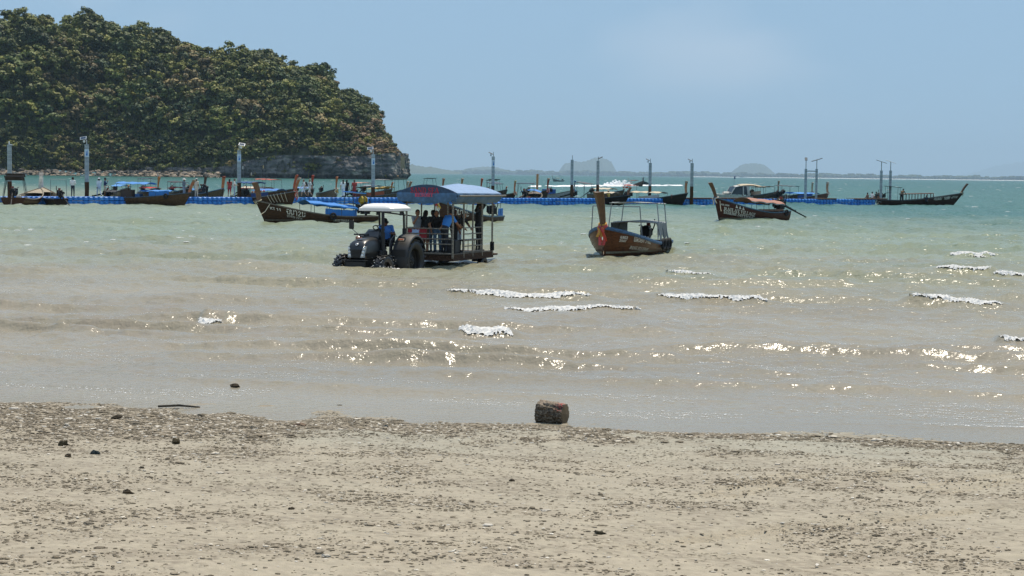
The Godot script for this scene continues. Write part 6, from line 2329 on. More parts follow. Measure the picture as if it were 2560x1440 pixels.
	for i in 32:
		var a := TAU * i / 32
		var r := 0.155 * (1.0 + 0.10 * (1.0 if i % 4 < 2 else -0.6))
		var e := maxf(absf(cos(a)), absf(sin(a)))
		pts.append(Vector3(-0.030, 1.155 + sin(a) * r / lerpf(1.0, e, 0.8), 0.56 + cos(a) * r / lerpf(1.0, e, 0.8) * 0.92))
	for i in 32: g.tri(Vector3(-0.030, 1.155, 0.56), pts[i], pts[(i + 1) % 32])
	part(o, "badge", g, mat("badge_pale", "#9db4d6", 0.6))
	for k in 2:
		g = Geo.new()
		g.box(Vector3(-0.028, 1.14 - 0.035 * k, 0.56), Vector3(0.006, 0.012, 0.19 - 0.05 * k))
		part(o, "badge_print", g, mat("badge_ink", "#5b6f96", 0.6))
	canopy(o, pipe)


# height of the canopy's cloth over the trailer: s 0 front .. 1 back, q -1 .. 1 across
func canopy_y(s: float, q: float) -> float:
	var k := cos(q * PI * 0.5)
	return 2.62 + 0.29 * pow(maxf(k, 0.0), 0.9) - 0.05 * sin(s * PI * 2.0) * k * k - 0.04 * s


func canopy(o: Node3D, pipe: Material) -> void:
	var cw := 1.16
	var x0 := 0.25
	var x1 := -3.95
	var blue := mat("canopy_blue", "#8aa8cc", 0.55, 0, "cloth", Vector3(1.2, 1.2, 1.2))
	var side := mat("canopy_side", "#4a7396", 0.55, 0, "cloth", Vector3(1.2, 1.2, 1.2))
	var g := Geo.new()
	var rows := []
	for i in 19:
		var s := i / 18.0
		var line := []
		for j in 15:
			var q := -1.0 + j / 7.0
			var y := canopy_y(s, q) + 0.012 * sin(s * 31.0 + q * 3.0) * (1.0 - absf(q)) - 0.03 * (1.0 - absf(q)) * pow(sin(s * PI * 3.0), 2.0)
			line.append(Vector3(lerpf(x0, x1, s), y, q * cw))
		rows.append(line)
	g.sheet(rows, 0.012)
	part(o, "canopy", g, blue)
	g = Geo.new()     # the end panel in front, hanging from the arch down to the eaves
	rows = []
	for j in 15:
		var q := -1.0 + j / 7.0
		rows.append([Vector3(x0 + 0.004, canopy_y(0.0, q), q * cw), Vector3(x0 + 0.02, 2.62, q * cw)])
	g.sheet(rows, 0.008, Vector3(-1, 0, 0))
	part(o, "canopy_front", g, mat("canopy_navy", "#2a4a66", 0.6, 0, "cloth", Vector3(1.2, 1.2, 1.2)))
	g = Geo.new()     # its hanging edge: front
	rows = []
	for j in 25:
		var q := -1.0 + j / 12.0
		var drop := 0.34 + 0.05 * cos(q * 2.6) + 0.015 * sin(q * 17.0)
		var wob := 0.035 * sin(q * 9.0) + 0.02 * sin(q * 23.0)
		rows.append([Vector3(x0 + 0.022, 2.62, q * cw), Vector3(x0 + 0.05 + wob, 2.62 - drop * 0.5, q * cw), Vector3(x0 + 0.0 + wob * 1.2, 2.62 - drop, q * cw * 0.97)])
	g.sheet(rows, 0.008, Vector3(-1, 0, 0))
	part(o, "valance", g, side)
	for s in [-1.0, 1.0]:      # and both sides, rolled and lashed up
		g = Geo.new()
		rows = []
		for i in 31:
			var t := i / 30.0
			var y := canopy_y(t, 1.0)
			var wob := 0.03 * sin(t * 26.0)
			rows.append([Vector3(lerpf(x0, x1, t), y, cw * s), Vector3(lerpf(x0, x1, t), y - 0.14, (cw + 0.03 + wob) * s), Vector3(lerpf(x0, x1, t), y - 0.27 - 0.04 * sin(t * 13.0), (cw - 0.10 + wob) * s), Vector3(lerpf(x0, x1, t), y - 0.36 - 0.03 * sin(t * 19.0), (cw - 0.20) * s)])
		g.sheet(rows, 0.008, Vector3(0, 0, -s))
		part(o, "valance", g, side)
		g = Geo.new()
		g.tube([Vector3(x0 - 0.1, 2.52, (cw + 0.05) * s), Vector3(x1 - 0.35, 2.50, (cw + 0.05) * s)], 0.03, 8)
		part(o, "awning_pole", g, pipe)
		g = Geo.new()
		g.tube([Vector3(0.0, 2.25, 0.90 * s), Vector3(-3.75, 2.25, 0.90 * s)], 0.032, 8)
		part(o, "top_rail", g, pipe)
		for x in [-0.4, -1.5, -2.6, -3.6]:
			g = Geo.new()
			g.bar(Vector3(x, 2.25, 0.90 * s), Vector3(x - 0.25, 2.52, (cw + 0.04) * s), 0.03, 0.03)
			part(o, "strut", g, pipe)
	for x in [0.0, -1.25, -2.5, -3.75]:
		g = Geo.new()
		g.tube([Vector3(x, 2.25, -0.90), Vector3(x, 2.62, -0.6), Vector3(x, 2.78, 0), Vector3(x, 2.62, 0.6), Vector3(x, 2.25, 0.90)], 0.022, 6)
		part(o, "roof_bow", g, pipe)
	# the red lettering
	var red := mat("letter_red", "#a02838", 0.7)
	var red2 := mat("letter_bright", "#d03a52", 0.7)
	for w in [["SAND SEA", 0.185, 2.695, red, 0.032, 0.72], ["RESORT", 0.115, 2.53, red2, 0.085, 0.95]]:
		g = Geo.new()
		var t := letters(w[0], w[1], true, true)
		for i in range(0, t.size(), 3):
			var p := []
			for j in 3:
				# read from in front: left of the word at +q seen from the front is the trailer's right hand side
				var q: Vector3 = t[i + j]
				p.append(Vector3(x0 + w[4], w[2] + q.y, 0.08 - q.x * 1.15 * w[5]))
			g.tri(p[0], p[1], p[2])
		part(o, "lettering", g, w[3])


# ================================================================ people

# regions: 0 skin 1 shirt 2 trousers 3 shoes 4 hair
func joints(pose: String) -> Dictionary:
	var j := {
		"hip": Vector3(0, 0.93, 0), "chest": Vector3(0.01, 1.27, 0), "neck": Vector3(0.0, 1.45, 0), "head": Vector3(0.025, 1.60, 0),
		"hipL": Vector3(0, 0.91, -0.09), "hipR": Vector3(0, 0.91, 0.09), "kneeL": Vector3(0.03, 0.50, -0.10), "kneeR": Vector3(0.03, 0.50, 0.10),
		"ankL": Vector3(-0.02, 0.08, -0.11), "ankR": Vector3(-0.02, 0.08, 0.11), "toeL": Vector3(0.15, 0.035, -0.13), "toeR": Vector3(0.15, 0.035, 0.13),
		"shL": Vector3(0, 1.40, -0.19), "shR": Vector3(0, 1.40, 0.19), "elL": Vector3(-0.04, 1.12, -0.25), "elR": Vector3(-0.04, 1.12, 0.25), "wrL": Vector3(0.08, 0.88, -0.25), "wrR": Vector3(0.08, 0.88, 0.25)}
	match pose:
		"walk":
			j.merge({"kneeL": Vector3(0.20, 0.52, -0.09), "ankL": Vector3(0.24, 0.10, -0.10), "toeL": Vector3(0.42, 0.07, -0.11), "kneeR": Vector3(-0.06, 0.50, 0.09), "ankR": Vector3(-0.30, 0.16, 0.10), "toeR": Vector3(-0.16, 0.04, 0.11), "elL": Vector3(-0.14, 1.14, -0.24), "wrL": Vector3(-0.08, 0.88, -0.24), "elR": Vector3(0.08, 1.13, 0.24), "wrR": Vector3(0.26, 0.94, 0.22)}, true)
		"bend":     # stooping over something low in front
			j.merge({"chest": Vector3(0.30, 1.12, 0), "neck": Vector3(0.47, 1.14, 0), "head": Vector3(0.60, 1.12, 0), "shL": Vector3(0.42, 1.12, -0.19), "shR": Vector3(0.42, 1.12, 0.19), "elL": Vector3(0.50, 0.85, -0.22), "elR": Vector3(0.50, 0.85, 0.22), "wrL": Vector3(0.62, 0.64, -0.16), "wrR": Vector3(0.62, 0.64, 0.16)}, true)
		"lean":     # standing, leaning forward, hands on a rail
			j.merge({"chest": Vector3(0.16, 1.24, 0), "neck": Vector3(0.27, 1.40, 0), "head": Vector3(0.35, 1.53, 0), "shL": Vector3(0.24, 1.35, -0.19), "shR": Vector3(0.24, 1.35, 0.19), "elL": Vector3(0.38, 1.12, -0.27), "elR": Vector3(0.38, 1.12, 0.27), "wrL": Vector3(0.58, 1.0, -0.20), "wrR": Vector3(0.58, 1.0, 0.20)}, true)
		"reach":    # both hands up at a roof pole
			j.merge({"elL": Vector3(0.10, 1.62, -0.27), "elR": Vector3(0.10, 1.62, 0.27), "wrL": Vector3(0.12, 1.88, -0.22), "wrR": Vector3(0.12, 1.88, 0.22), "shL": Vector3(0, 1.44, -0.19), "shR": Vector3(0, 1.44, 0.19), "head": Vector3(0.05, 1.60, 0)}, true)
		"hold":     # a hand before the face
			j.merge({"elR": Vector3(0.16, 1.18, 0.24), "wrR": Vector3(0.24, 1.42, 0.12), "elL": Vector3(0.02, 1.12, -0.26), "wrL": Vector3(0.22, 1.02, -0.18)}, true)
		"carry":    # elbows bent, something held before the chest
			j.merge({"elL": Vector3(0.02, 1.13, -0.25), "elR": Vector3(0.02, 1.13, 0.25), "wrL": Vector3(0.27, 1.12, -0.12), "wrR": Vector3(0.27, 1.12, 0.12)}, true)
		"sit", "drive":
			j.merge({"kneeL": Vector3(0.42, 0.93, -0.14), "kneeR": Vector3(0.42, 0.93, 0.14), "ankL": Vector3(0.46, 0.50, -0.14), "ankR": Vector3(0.46, 0.50, 0.14), "toeL": Vector3(0.62, 0.45, -0.15), "toeR": Vector3(0.62, 0.45, 0.15), "elL": Vector3(0.10, 1.14, -0.26), "elR": Vector3(0.10, 1.14, 0.26), "wrL": Vector3(0.32, 1.03, -0.18), "wrR": Vector3(0.32, 1.03, 0.18)}, true)
			if pose == "drive":
				j.merge({"chest": Vector3(0.07, 1.26, 0.02), "neck": Vector3(0.12, 1.43, 0.04), "head": Vector3(0.17, 1.56, 0.06), "elL": Vector3(0.22, 1.14, -0.27), "wrL": Vector3(0.46, 1.18, -0.16), "elR": Vector3(0.14, 1.12, 0.28), "wrR": Vector3(0.36, 0.98, 0.30)}, true)
	return j


func bones_of(j: Dictionary, o: Dictionary) -> Array:
	var sl: int = 1 if o.get("long_sleeves", false) else 0
	var sh: int = 0 if o.get("shorts", false) else 2
	var f: float = o.get("build", 1.0)
	var up: Vector3 = (j.neck - j.hip).normalized()
	var fwd: Vector3 = Vector3(1, 0, 0)
	var hd: Vector3 = (j.head - j.neck).normalized()
	if hd.y < 0.6: fwd = Vector3(0.4, -0.9, 0)
	var look: Vector3 = Basis(Vector3.UP, o.get("look", 0.0)) * fwd
	var side := Vector3(0, 0, 0.075)
	var b := [
		[j.hip - side * 0.7, j.hip + side * 0.7, 0.115 * f, 0.115 * f, 2], [j.hip + up * 0.10 - side * 0.6, j.chest - side, 0.105 * f, 0.115 * f, 1], [j.hip + up * 0.10 + side * 0.6, j.chest + side, 0.105 * f, 0.115 * f, 1],
		[j.chest, j.neck - up * 0.06, 0.12 * f, 0.075, 1], [j.shL, j.shR, 0.066, 0.066, 1], [j.neck - up * 0.05, j.head - hd * 0.05, 0.052, 0.05, 0],
		[j.head - hd * 0.02 + look * 0.012, j.head + hd * 0.045 - look * 0.012, 0.082, 0.094, 0], [j.head - hd * 0.07 + look * 0.035, j.head - hd * 0.05 + look * 0.05, 0.048, 0.045, 0],
		[j.head + look * 0.085, j.head + look * 0.105 - hd * 0.02, 0.012, 0.018, 0], [j.head + Vector3(0, 0, 0.088), j.head + Vector3(0, -0.03, 0.092), 0.016, 0.014, 0], [j.head + Vector3(0, 0, -0.088), j.head + Vector3(0, -0.03, -0.092), 0.016, 0.014, 0],
	]
	for s in ["L", "R"]:
		b.append([j["hip" + s], j["knee" + s], 0.092 * f, 0.062, 2])
		b.append([j["knee" + s], (j["knee" + s] as Vector3).lerp(j["ank" + s], 0.35), 0.058, 0.056, sh])
		b.append([(j["knee" + s] as Vector3).lerp(j["ank" + s], 0.35), j["ank" + s], 0.056, 0.040, sh])
		b.append([j["ank" + s] - Vector3(0, 0.025, 0), j["toe" + s], 0.043, 0.032, 3])
		b.append([j["sh" + s], (j["sh" + s] as Vector3).lerp(j["el" + s], 0.7), 0.060, 0.048, 1])
		b.append([(j["sh" + s] as Vector3).lerp(j["el" + s], 0.7), j["el" + s], 0.044, 0.042, sl])
		b.append([j["el" + s], j["wr" + s], 0.043, 0.030, sl])
		var d: Vector3 = (j["wr" + s] - j["el" + s]).normalized()
		b.append([j["wr" + s], j["wr" + s] + d * 0.07, 0.030, 0.034, 0])
	return b


# one skin over the bones: a smooth union of tapered capsules meshed as surface nets
func skin(bones: Array, cell: float, cols: Array, head: Vector3, hd: Vector3, look: Vector3, long_hair: bool) -> Geo:
	var lo := Vector3.INF
	var hi := -Vector3.INF
	for b in bones:
		var m: float = maxf(b[2], b[3]) + cell * 2.0
		for p in [b[0], b[1]]:
			lo = lo.min(p - Vector3.ONE * m)
			hi = hi.max(p + Vector3.ONE * m)
	var nx := int((hi.x - lo.x) / cell) + 2
	var ny := int((hi.y - lo.y) / cell) + 2
	var nz := int((hi.z - lo.z) / cell) + 2
	var field := PackedFloat32Array()
	field.resize(nx * ny * nz)
	field.fill(9.0)
	var best := field.duplicate()
	var reg := PackedByteArray()
	reg.resize(nx * ny * nz)
	var kk := 0.035
	for b in bones:
		var a: Vector3 = b[0]
		var ab: Vector3 = b[1] - a
		var l2 := maxf(ab.length_squared(), 1e-8)
		var ra: float = b[2]
		var rb: float = b[3]
		var m := maxf(ra, rb) + kk + cell
		var p0 := ((a.min(b[1]) - Vector3.ONE * m - lo) / cell).floor()
		var p1 := ((a.max(b[1]) + Vector3.ONE * m - lo) / cell).ceil()
		for x in range(maxi(int(p0.x), 0), mini(int(p1.x) + 1, nx)):
			for y in range(maxi(int(p0.y), 0), mini(int(p1.y) + 1, ny)):
				var at := (x * ny + y) * nz
				for z in range(maxi(int(p0.z), 0), mini(int(p1.z) + 1, nz)):
					var q := lo + Vector3(x, y, z) * cell - a
					var h := clampf(q.dot(ab) / l2, 0.0, 1.0)
					var d := (q - ab * h).length() - lerpf(ra, rb, h)
					var i := at + z
					var f := field[i]
					var t := maxf(kk - absf(f - d), 0.0) / kk
					field[i] = minf(f, d) - t * t * kk * 0.25
					if d < best[i]:
						best[i] = d
						reg[i] = b[4]
	var g := Geo.new()
	var vert := {}
	var sx := ny * nz
	var offs := [0, 1, nz, nz + 1, sx, sx + 1, sx + nz, sx + nz + 1]
	var edges := [[0, 1], [2, 3], [4, 5], [6, 7], [0, 2], [1, 3], [4, 6], [5, 7], [0, 4], [1, 5], [2, 6], [3, 7]]
	var cp := []
	for i in 8: cp.append(Vector3(i >> 2, (i >> 1) & 1, i & 1))
	for x in nx - 1:
		for y in ny - 1:
			var row := (x * ny + y) * nz
			for z in nz - 1:
				var i := row + z
				if absf(field[i]) > cell * 2.2:
					continue
				var neg := 0
				for o in offs:
					if field[i + o] < 0.0: neg += 1
				if neg == 0 or neg == 8:
					continue
				var s := Vector3.ZERO
				var n := 0
				for e in edges:
					var f0 := field[i + offs[e[0]]]
					var f1 := field[i + offs[e[1]]]
					if (f0 < 0.0) != (f1 < 0.0):
						s += (cp[e[0]] as Vector3).lerp(cp[e[1]], f0 / (f0 - f1))
						n += 1
				var p := lo + (Vector3(x, y, z) + s / n) * cell
				var nor := Vector3(field[i + sx] - field[i], field[i + nz] - field[i], field[i + 1] - field[i])
				nor += Vector3(field[i + sx + nz + 1] - field[i + nz + 1], field[i + sx + nz + 1] - field[i + sx + 1], field[i + sx + nz + 1] - field[i + sx + nz])
				var r := reg[i]
				if r == 0:
					var k := p - head
					if k.length() < 0.17 and (k.dot(hd) > 0.035 or k.dot(look) < -0.015) and k.dot(look) < 0.075 and (k.dot(hd) > -0.07 or long_hair):
						r = 4
				vert[i] = [p, nor.normalized(), cols[r]]
	for i in vert:
		for q in [[sx, nz, 1], [nz, 1, sx], [1, sx, nz]]:     # the grid edge from i along q[0]; the four cells round it
			if (field[i] < 0.0) == (field[i + q[0]] < 0.0):
				continue
			var c0 = vert.get(i)
			var c1 = vert.get(i - q[1])
			var c2 = vert.get(i - q[1] - q[2])
			var c3 = vert.get(i - q[2])
			if c1 == null or c2 == null or c3 == null:
				continue
			var face := [c0, c1, c2, c3]
			var m: Vector3 = (c2[0] - c0[0]).cross(c1[0] - c0[0])
			if m.dot(c0[1] + c2[1]) < 0.0:
				face.reverse()
			for t in [[0, 1, 2], [0, 2, 3]]:
				for k in t:
					g.v.append(face[k][0])
					g.n.append(face[k][1])
					g.c.append(face[k][2])
	return g


var cloth_mat: StandardMaterial3D


# a person; x of its own axes looks ahead
func person(called_label: String, at: Vector3, turn: float, o: Dictionary) -> Node3D:
	if cloth_mat == null:
		cloth_mat = vmat("skin_and_clothes", 0.8)
	var j := joints(o.get("pose", "stand"))
	if o.has("move"): j.merge(o.move, true)
	var p := thing("person", called_label, "person", at, turn, o.get("group", ""))
	p.scale = Vector3.ONE * o.get("tall", 1.72) / 1.70
	var cols := []
	for k in [["skin", "#8a6248"], ["shirt", "#b8b8b4"], ["trousers", "#2c2f36"], ["shoes", "#2a2826"], ["hair", "#15110f"]]:
		var c := Color(o.get(k[0], k[1])).srgb_to_linear()
		cols.append(c)
	var hd: Vector3 = (j.head - j.neck).normalized()
	var look: Vector3 = Basis(Vector3.UP, o.get("look", 0.0)) * (Vector3.RIGHT if hd.y > 0.6 else Vector3(0.4, -0.9, 0))
	var near: bool = o.get("near", false)
	var bones := bones_of(j, o)
	if o.get("long_hair", false):
		bones.append([j.head - look * 0.06, j.head - look * 0.09 - hd * 0.24, 0.075, 0.055, 4])
	if o.get("skirt", false):
		bones.append([j.hip, j.hip - Vector3(0, 0.25, 0), 0.14, 0.18, 2])
	var g := skin(bones, 0.017 if near else 0.030, cols, j.head, hd, look, o.get("long_hair", false))
	# fingers and thumb
	for s in ["L", "R"]:
		var d: Vector3 = (j["wr" + s] - j["el" + s]).normalized()
		var palm: Vector3 = j["wr" + s] + d * 0.085
		var across := d.cross(Vector3.UP if absf(d.y) < 0.9 else Vector3.RIGHT).normalized()
		var curl := across.cross(d)
		if curl.y > 0: curl = -curl
		g.col = cols[0]
		for k in 4:
			var q := palm + across * (0.020 * (k - 1.5))
			var l: float = [0.062, 0.074, 0.070, 0.055][k]
			g.tube([q - d * 0.01, q + d * l * 0.55, q + d * l * 0.85 + curl * l * 0.45], [0.0095, 0.009, 0.007], 5)
		var th := palm - d * 0.045 + across * (0.034 if s == "L" else -0.034)
		g.tube([th, th + across * (0.03 if s == "L" else -0.03) + d * 0.025, th + across * (0.032 if s == "L" else -0.032) + d * 0.055 + curl * 0.01], [0.012, 0.011, 0.008], 5)
	if near:     # eyes and mouth
		var right := look.cross(hd).normalized()
		for e in [-1.0, 1.0]:
			g.col = Color(0.03, 0.025, 0.02)
			g.ball(j.head + look * 0.086 + right * 0.032 * e + hd * 0.012, Vector3(0.010, 0.008, 0.010), 6, 4)
		g.col = (cols[0] as Color) * 0.55
		g.tube([j.head + look * 0.090 - hd * 0.055 - right * 0.022, j.head + look * 0.098 - hd * 0.057, j.head + look * 0.090 - hd * 0.055 + right * 0.022], 0.006, 5)
	part(p, "body", g, cloth_mat)
	if o.has("hat"):
		g = Geo.new()
		var up := hd
		var xx := look - up * look.dot(up)
		xx = xx.normalized()
		g.tf = Transform3D(Basis(xx, up, xx.cross(up)), j.head + hd * 0.05 - look * 0.008)
		match o.hat[0]:
			"cap":
				g.lathe([[0.108, -0.01], [0.108, 0.03], [0.09, 0.075], [0.05, 0.098], [0.005, 0.104]], 14)
				g.sheet([[Vector3(0.07, 0.0, -0.075), Vector3(0.10, 0.012, 0.0), Vector3(0.07, 0.0, 0.075)], [Vector3(0.15, -0.02, -0.06), Vector3(0.19, -0.015, 0.0), Vector3(0.15, -0.02, 0.06)]], 0.01)
			_:
				g.lathe([[0.19, -0.02], [0.20, -0.012], [0.11, 0.01], [0.10, 0.07], [0.06, 0.10], [0.005, 0.105]], 16)
		part(p, "hat", g, mat("hat_" + o.hat[1], o.hat[1], 0.85, 0, "cloth", Vector3(4, 4, 4)))
	return p


func build_people() -> void:
	# the driver sits half turned, looking back to his left over the mudguard
	var tfw := Vector3(-0.38, 0, 0.93).normalized()
	var tturn := atan2(-tfw.z, tfw.x)
	var seat := spot(908, 677) + Basis(Vector3.UP, tturn) * Vector3(-1.72, 0, 0)
	person("person in a dark cap and blue shirt driving the tractor", seat + Vector3(0, 1.36 - SUNK - 0.84, 0), tturn + 0.55, {"near": true, "pose": "drive", "shirt": "#3f74b8", "trousers": "#23262b", "skin": "#5f3f2c", "hat": ["cap", "#141416"], "tall": 1.68, "look": 0.7})
	# passengers, placed on the trailer's floor
	var fy := 0.46
	var list := [
		["person in a grey t-shirt holding a hand to the face behind the red board", Vector3(-0.40, 0, 0.66), 0.9, {"pose": "hold", "shirt": "#8b9094", "trousers": "#5b3b38", "hair": "#1c1714", "shorts": true, "tall": 1.52, "look": -0.3}],
		["person with dark hair in a black top beside the grey t-shirt", Vector3(-0.45, 0, 0.36), 2.8, {"pose": "stand", "shirt": "#15161a", "trousers": "#5a4038", "long_hair": true, "shorts": true, "tall": 1.50}],
		["short person with dark hair in the middle of the crowded trailer", Vector3(-1.1, 0, 0.34), -2.2, {"pose": "carry", "shirt": "#1d1b22", "trousers": "#4b6478", "long_hair": true, "tall": 1.50}],
		["person with big dark hair leaning on the trailer's front rail", Vector3(-0.75, 0, 0.02), 0.3, {"pose": "lean", "shirt": "#17161a", "trousers": "#54708a", "long_hair": true, "tall": 1.56, "build": 1.05}],
		["person in a bright blue shirt standing with his back to the doorway post", Vector3(-0.42, 0, -0.40), 2.7, {"pose": "lean", "shirt": "#3f86d2", "trousers": "#2a2d33", "hair": "#0e0d0d", "tall": 1.62, "build": 1.12, "skin": "#94674a"}],
		["bald headed person in black in the trailer's doorway", Vector3(-1.00, 0, -0.52), 2.6, {"pose": "stand", "shirt": "#131417", "trousers": "#17181b", "hair": "#3a261b", "tall": 1.53, "build": 1.1, "skin": "#6b4632"}],
		["person with curly dark hair leaning on the trailer's side gate", Vector3(-1.75, 0, -0.36), 1.2, {"pose": "lean", "shirt": "#1b1a1c", "trousers": "#a9b0b4", "long_hair": true, "tall": 1.46, "skin": "#9a7050"}],
		["tall person in black with both arms raised at the back of the trailer", Vector3(-3.25, -0.02, -0.55), 1.5, {"pose": "reach", "shirt": "#0f1012", "trousers": "#101114", "long_sleeves": true, "tall": 1.78, "hair": "#0c0b0b", "skin": "#4a3226"}]]
	for q in list:
		q[3]["near"] = true
		q[3]["group"] = "passengers standing in the trailer"
		person(q[0], tr_pt(q[1] + Vector3(0, fy, 0)), trailer_turn + q[2], q[3])
	# on the boats and the pontoon
	var w := "people on the pontoon and the moored boats"
	var more := [
		[172, 0.75, -1.0, 0.0, "person in a white shirt and dark vest standing at a stern engine", 1.5, {"shirt": "#d8d8d6", "trousers": "#2c3644", "long_sleeves": true, "pose": "carry", "hat": ["cap", "#2a2826"]}],
		[264, 0.70, 2.0, 0.0, "person in white and blue on the boat right of the second pile", 2.2, {"shirt": "#cfd2d4", "trousers": "#b9bec4", "long_sleeves": true, "hat": ["brim", "#c9cdd2"], "pose": "walk"}],
		[284, 0.70, 2.6, 0.0, "person in a dark blue jacket and pale shorts holding a cloth", 0.3, {"shirt": "#1d3560", "trousers": "#b9ab94", "long_sleeves": true, "shorts": true, "pose": "hold", "hat": ["cap", "#1b2334"]}],
		[467, DECK, 0.9, 0.0, "person in a white sun hat and grey clothes carrying a black bag", -0.4, {"shirt": "#6c737b", "trousers": "#83888f", "long_sleeves": true, "pose": "carry", "hat": ["brim", "#d4d4d0"]}],
		[493, DECK, 0.4, 0.0, "person in a white cap and pale dress beside the brown bow post", 1.2, {"shirt": "#c9b8a4", "trousers": "#c4b4a2", "pose": "stand", "hat": ["cap", "#dcdad4"], "skirt": true}],
		[525, DECK, 0.9, 0.0, "person in black stooping on the pontoon before the black bow post", 2.9, {"shirt": "#141416", "trousers": "#151618", "pose": "bend", "long_sleeves": true}],
		[578, DECK, 0.6, 0.0, "person in a red garment before the carved orange bow post", 1.8, {"shirt": "#a0443c", "trousers": "#a6323a", "pose": "walk", "shorts": true, "skin": "#a88468", "long_hair": true}],
		[592, DECK, 0.8, 0.0, "person in a white top and grey trousers with a blue hip bag", 0.2, {"shirt": "#d6d4ce", "trousers": "#a4abb0", "pose": "carry", "skin": "#a88468", "hair": "#3a2a20"}],
		[763, DECK, 0.5, 0.0, "person in a white shirt and pale shorts walking with a backpack", -2.9, {"shirt": "#dcdad6", "trousers": "#cfd2da", "shorts": true, "pose": "walk", "skin": "#a88468", "hair": "#5a3a28"}],
		[779, DECK, 0.6, 0.0, "person in pale clothes walking in front of the dark red bow post", -2.6, {"shirt": "#d4d8da", "trousers": "#d6d2cc", "shorts": true, "pose": "walk", "skin": "#a88468", "hair": "#7a5a3c"}],
		[869, DECK, 1.2, 0.0, "person in a white top right of the yellow garlanded bow", 1.6, {"shirt": "#d8d8d4", "trousers": "#dadad8", "pose": "walk", "skin": "#a07a5c", "long_hair": true}],
		[879, DECK, 1.3, 0.0, "person in a black dress beside the white top", 1.2, {"shirt": "#141418", "trousers": "#141418", "pose": "stand", "skirt": true, "long_hair": true}],
		[898, DECK, 1.3, 0.0, "person in a red wrap beside the black dress", -1.4, {"shirt": "#9a3a34", "trousers": "#8a2f2c", "pose": "stand", "skirt": true, "skin": "#6a4a38"}],
		[1539, 0.62, 1.6, 0.0, "person in a yellow vest sitting on the black hulled boat's bow", 2.6, {"shirt": "#d0a042", "trousers": "#3a3430", "pose": "sit", "skin": "#4a342a", "hat": ["brim", "#b0a898"]}],
		[2178, 0.55, 0.9, 0.0, "person in dark clothes sitting on the pontoon's end by the shaft", 2.4, {"shirt": "#6b5348", "trousers": "#2a2a2c", "pose": "sit"}],
		[2189, 0.66, 0.9, 0.0, "person in a white shirt sitting on the pontoon's end", 0.5, {"shirt": "#dcdcda", "trousers": "#3a3c40", "pose": "sit"}],
		[2199, 0.66, 0.9, 0.0, "person in a dark green shirt sitting beside the white shirt", 0.4, {"shirt": "#2a3432", "trousers": "#2a2a2c", "pose": "sit"}],
		[2227, 0.35, -1.6, 0.0, "person standing under the dark roof at the right hand boat's stern", 0.8, {"shirt": "#5f4a30", "trousers": "#1c1a1a", "pose": "lean", "skin": "#4a342a"}],
		[2289, 0.1, -1.6, 0.0, "person sitting under the wooden roof of the right hand boat", 1.2, {"shirt": "#1a2430", "trousers": "#1c1c20", "pose": "sit", "tall": 1.5}]]
	for q in more:
		var base := pontoon_point(q[0], q[2])
		var oo: Dictionary = q[6]
		oo["group"] = w
		var lift: float = -0.80 if oo.get("pose", "") == "sit" and q[1] > 0.5 else -0.35 if oo.get("pose", "") == "sit" else 0.0
		if not oo.has("tall"): oo["tall"] = 1.78
		person(q[4], base + Vector3(0, q[1] + lift, 0), q[5], oo)
	for q in [[763, 0.5, -2.9, "#3a3f48", "dark backpack on the walker in pale shorts"], [779, 0.6, -2.6, "#1c2024", "black backpack on the walker before the dark red bow post"]]:
		var base := pontoon_point(q[0], q[1])
		var g := Geo.new()
		g.rbox(Vector3(-0.23, 1.30, 0), Vector3(0.20, 0.46, 0.30), 0.06)
		g.rbox(Vector3(-0.34, 1.22, 0), Vector3(0.08, 0.24, 0.22), 0.03)
		for s in [-1.0, 1.0]: g.tube([Vector3(-0.14, 1.48, 0.10 * s), Vector3(0.02, 1.50, 0.11 * s), Vector3(0.13, 1.36, 0.12 * s), Vector3(0.06, 1.14, 0.16 * s), Vector3(-0.14, 1.10, 0.12 * s)], 0.02, 5)
		solo("backpack", g, mat("bag_" + q[3], q[3], 0.8, 0, "cloth", Vector3(3, 3, 3)), q[4], "backpack", base + Vector3(0, DECK + 0.04, 0), q[2])


# ================================================================ small things on the beach, foam

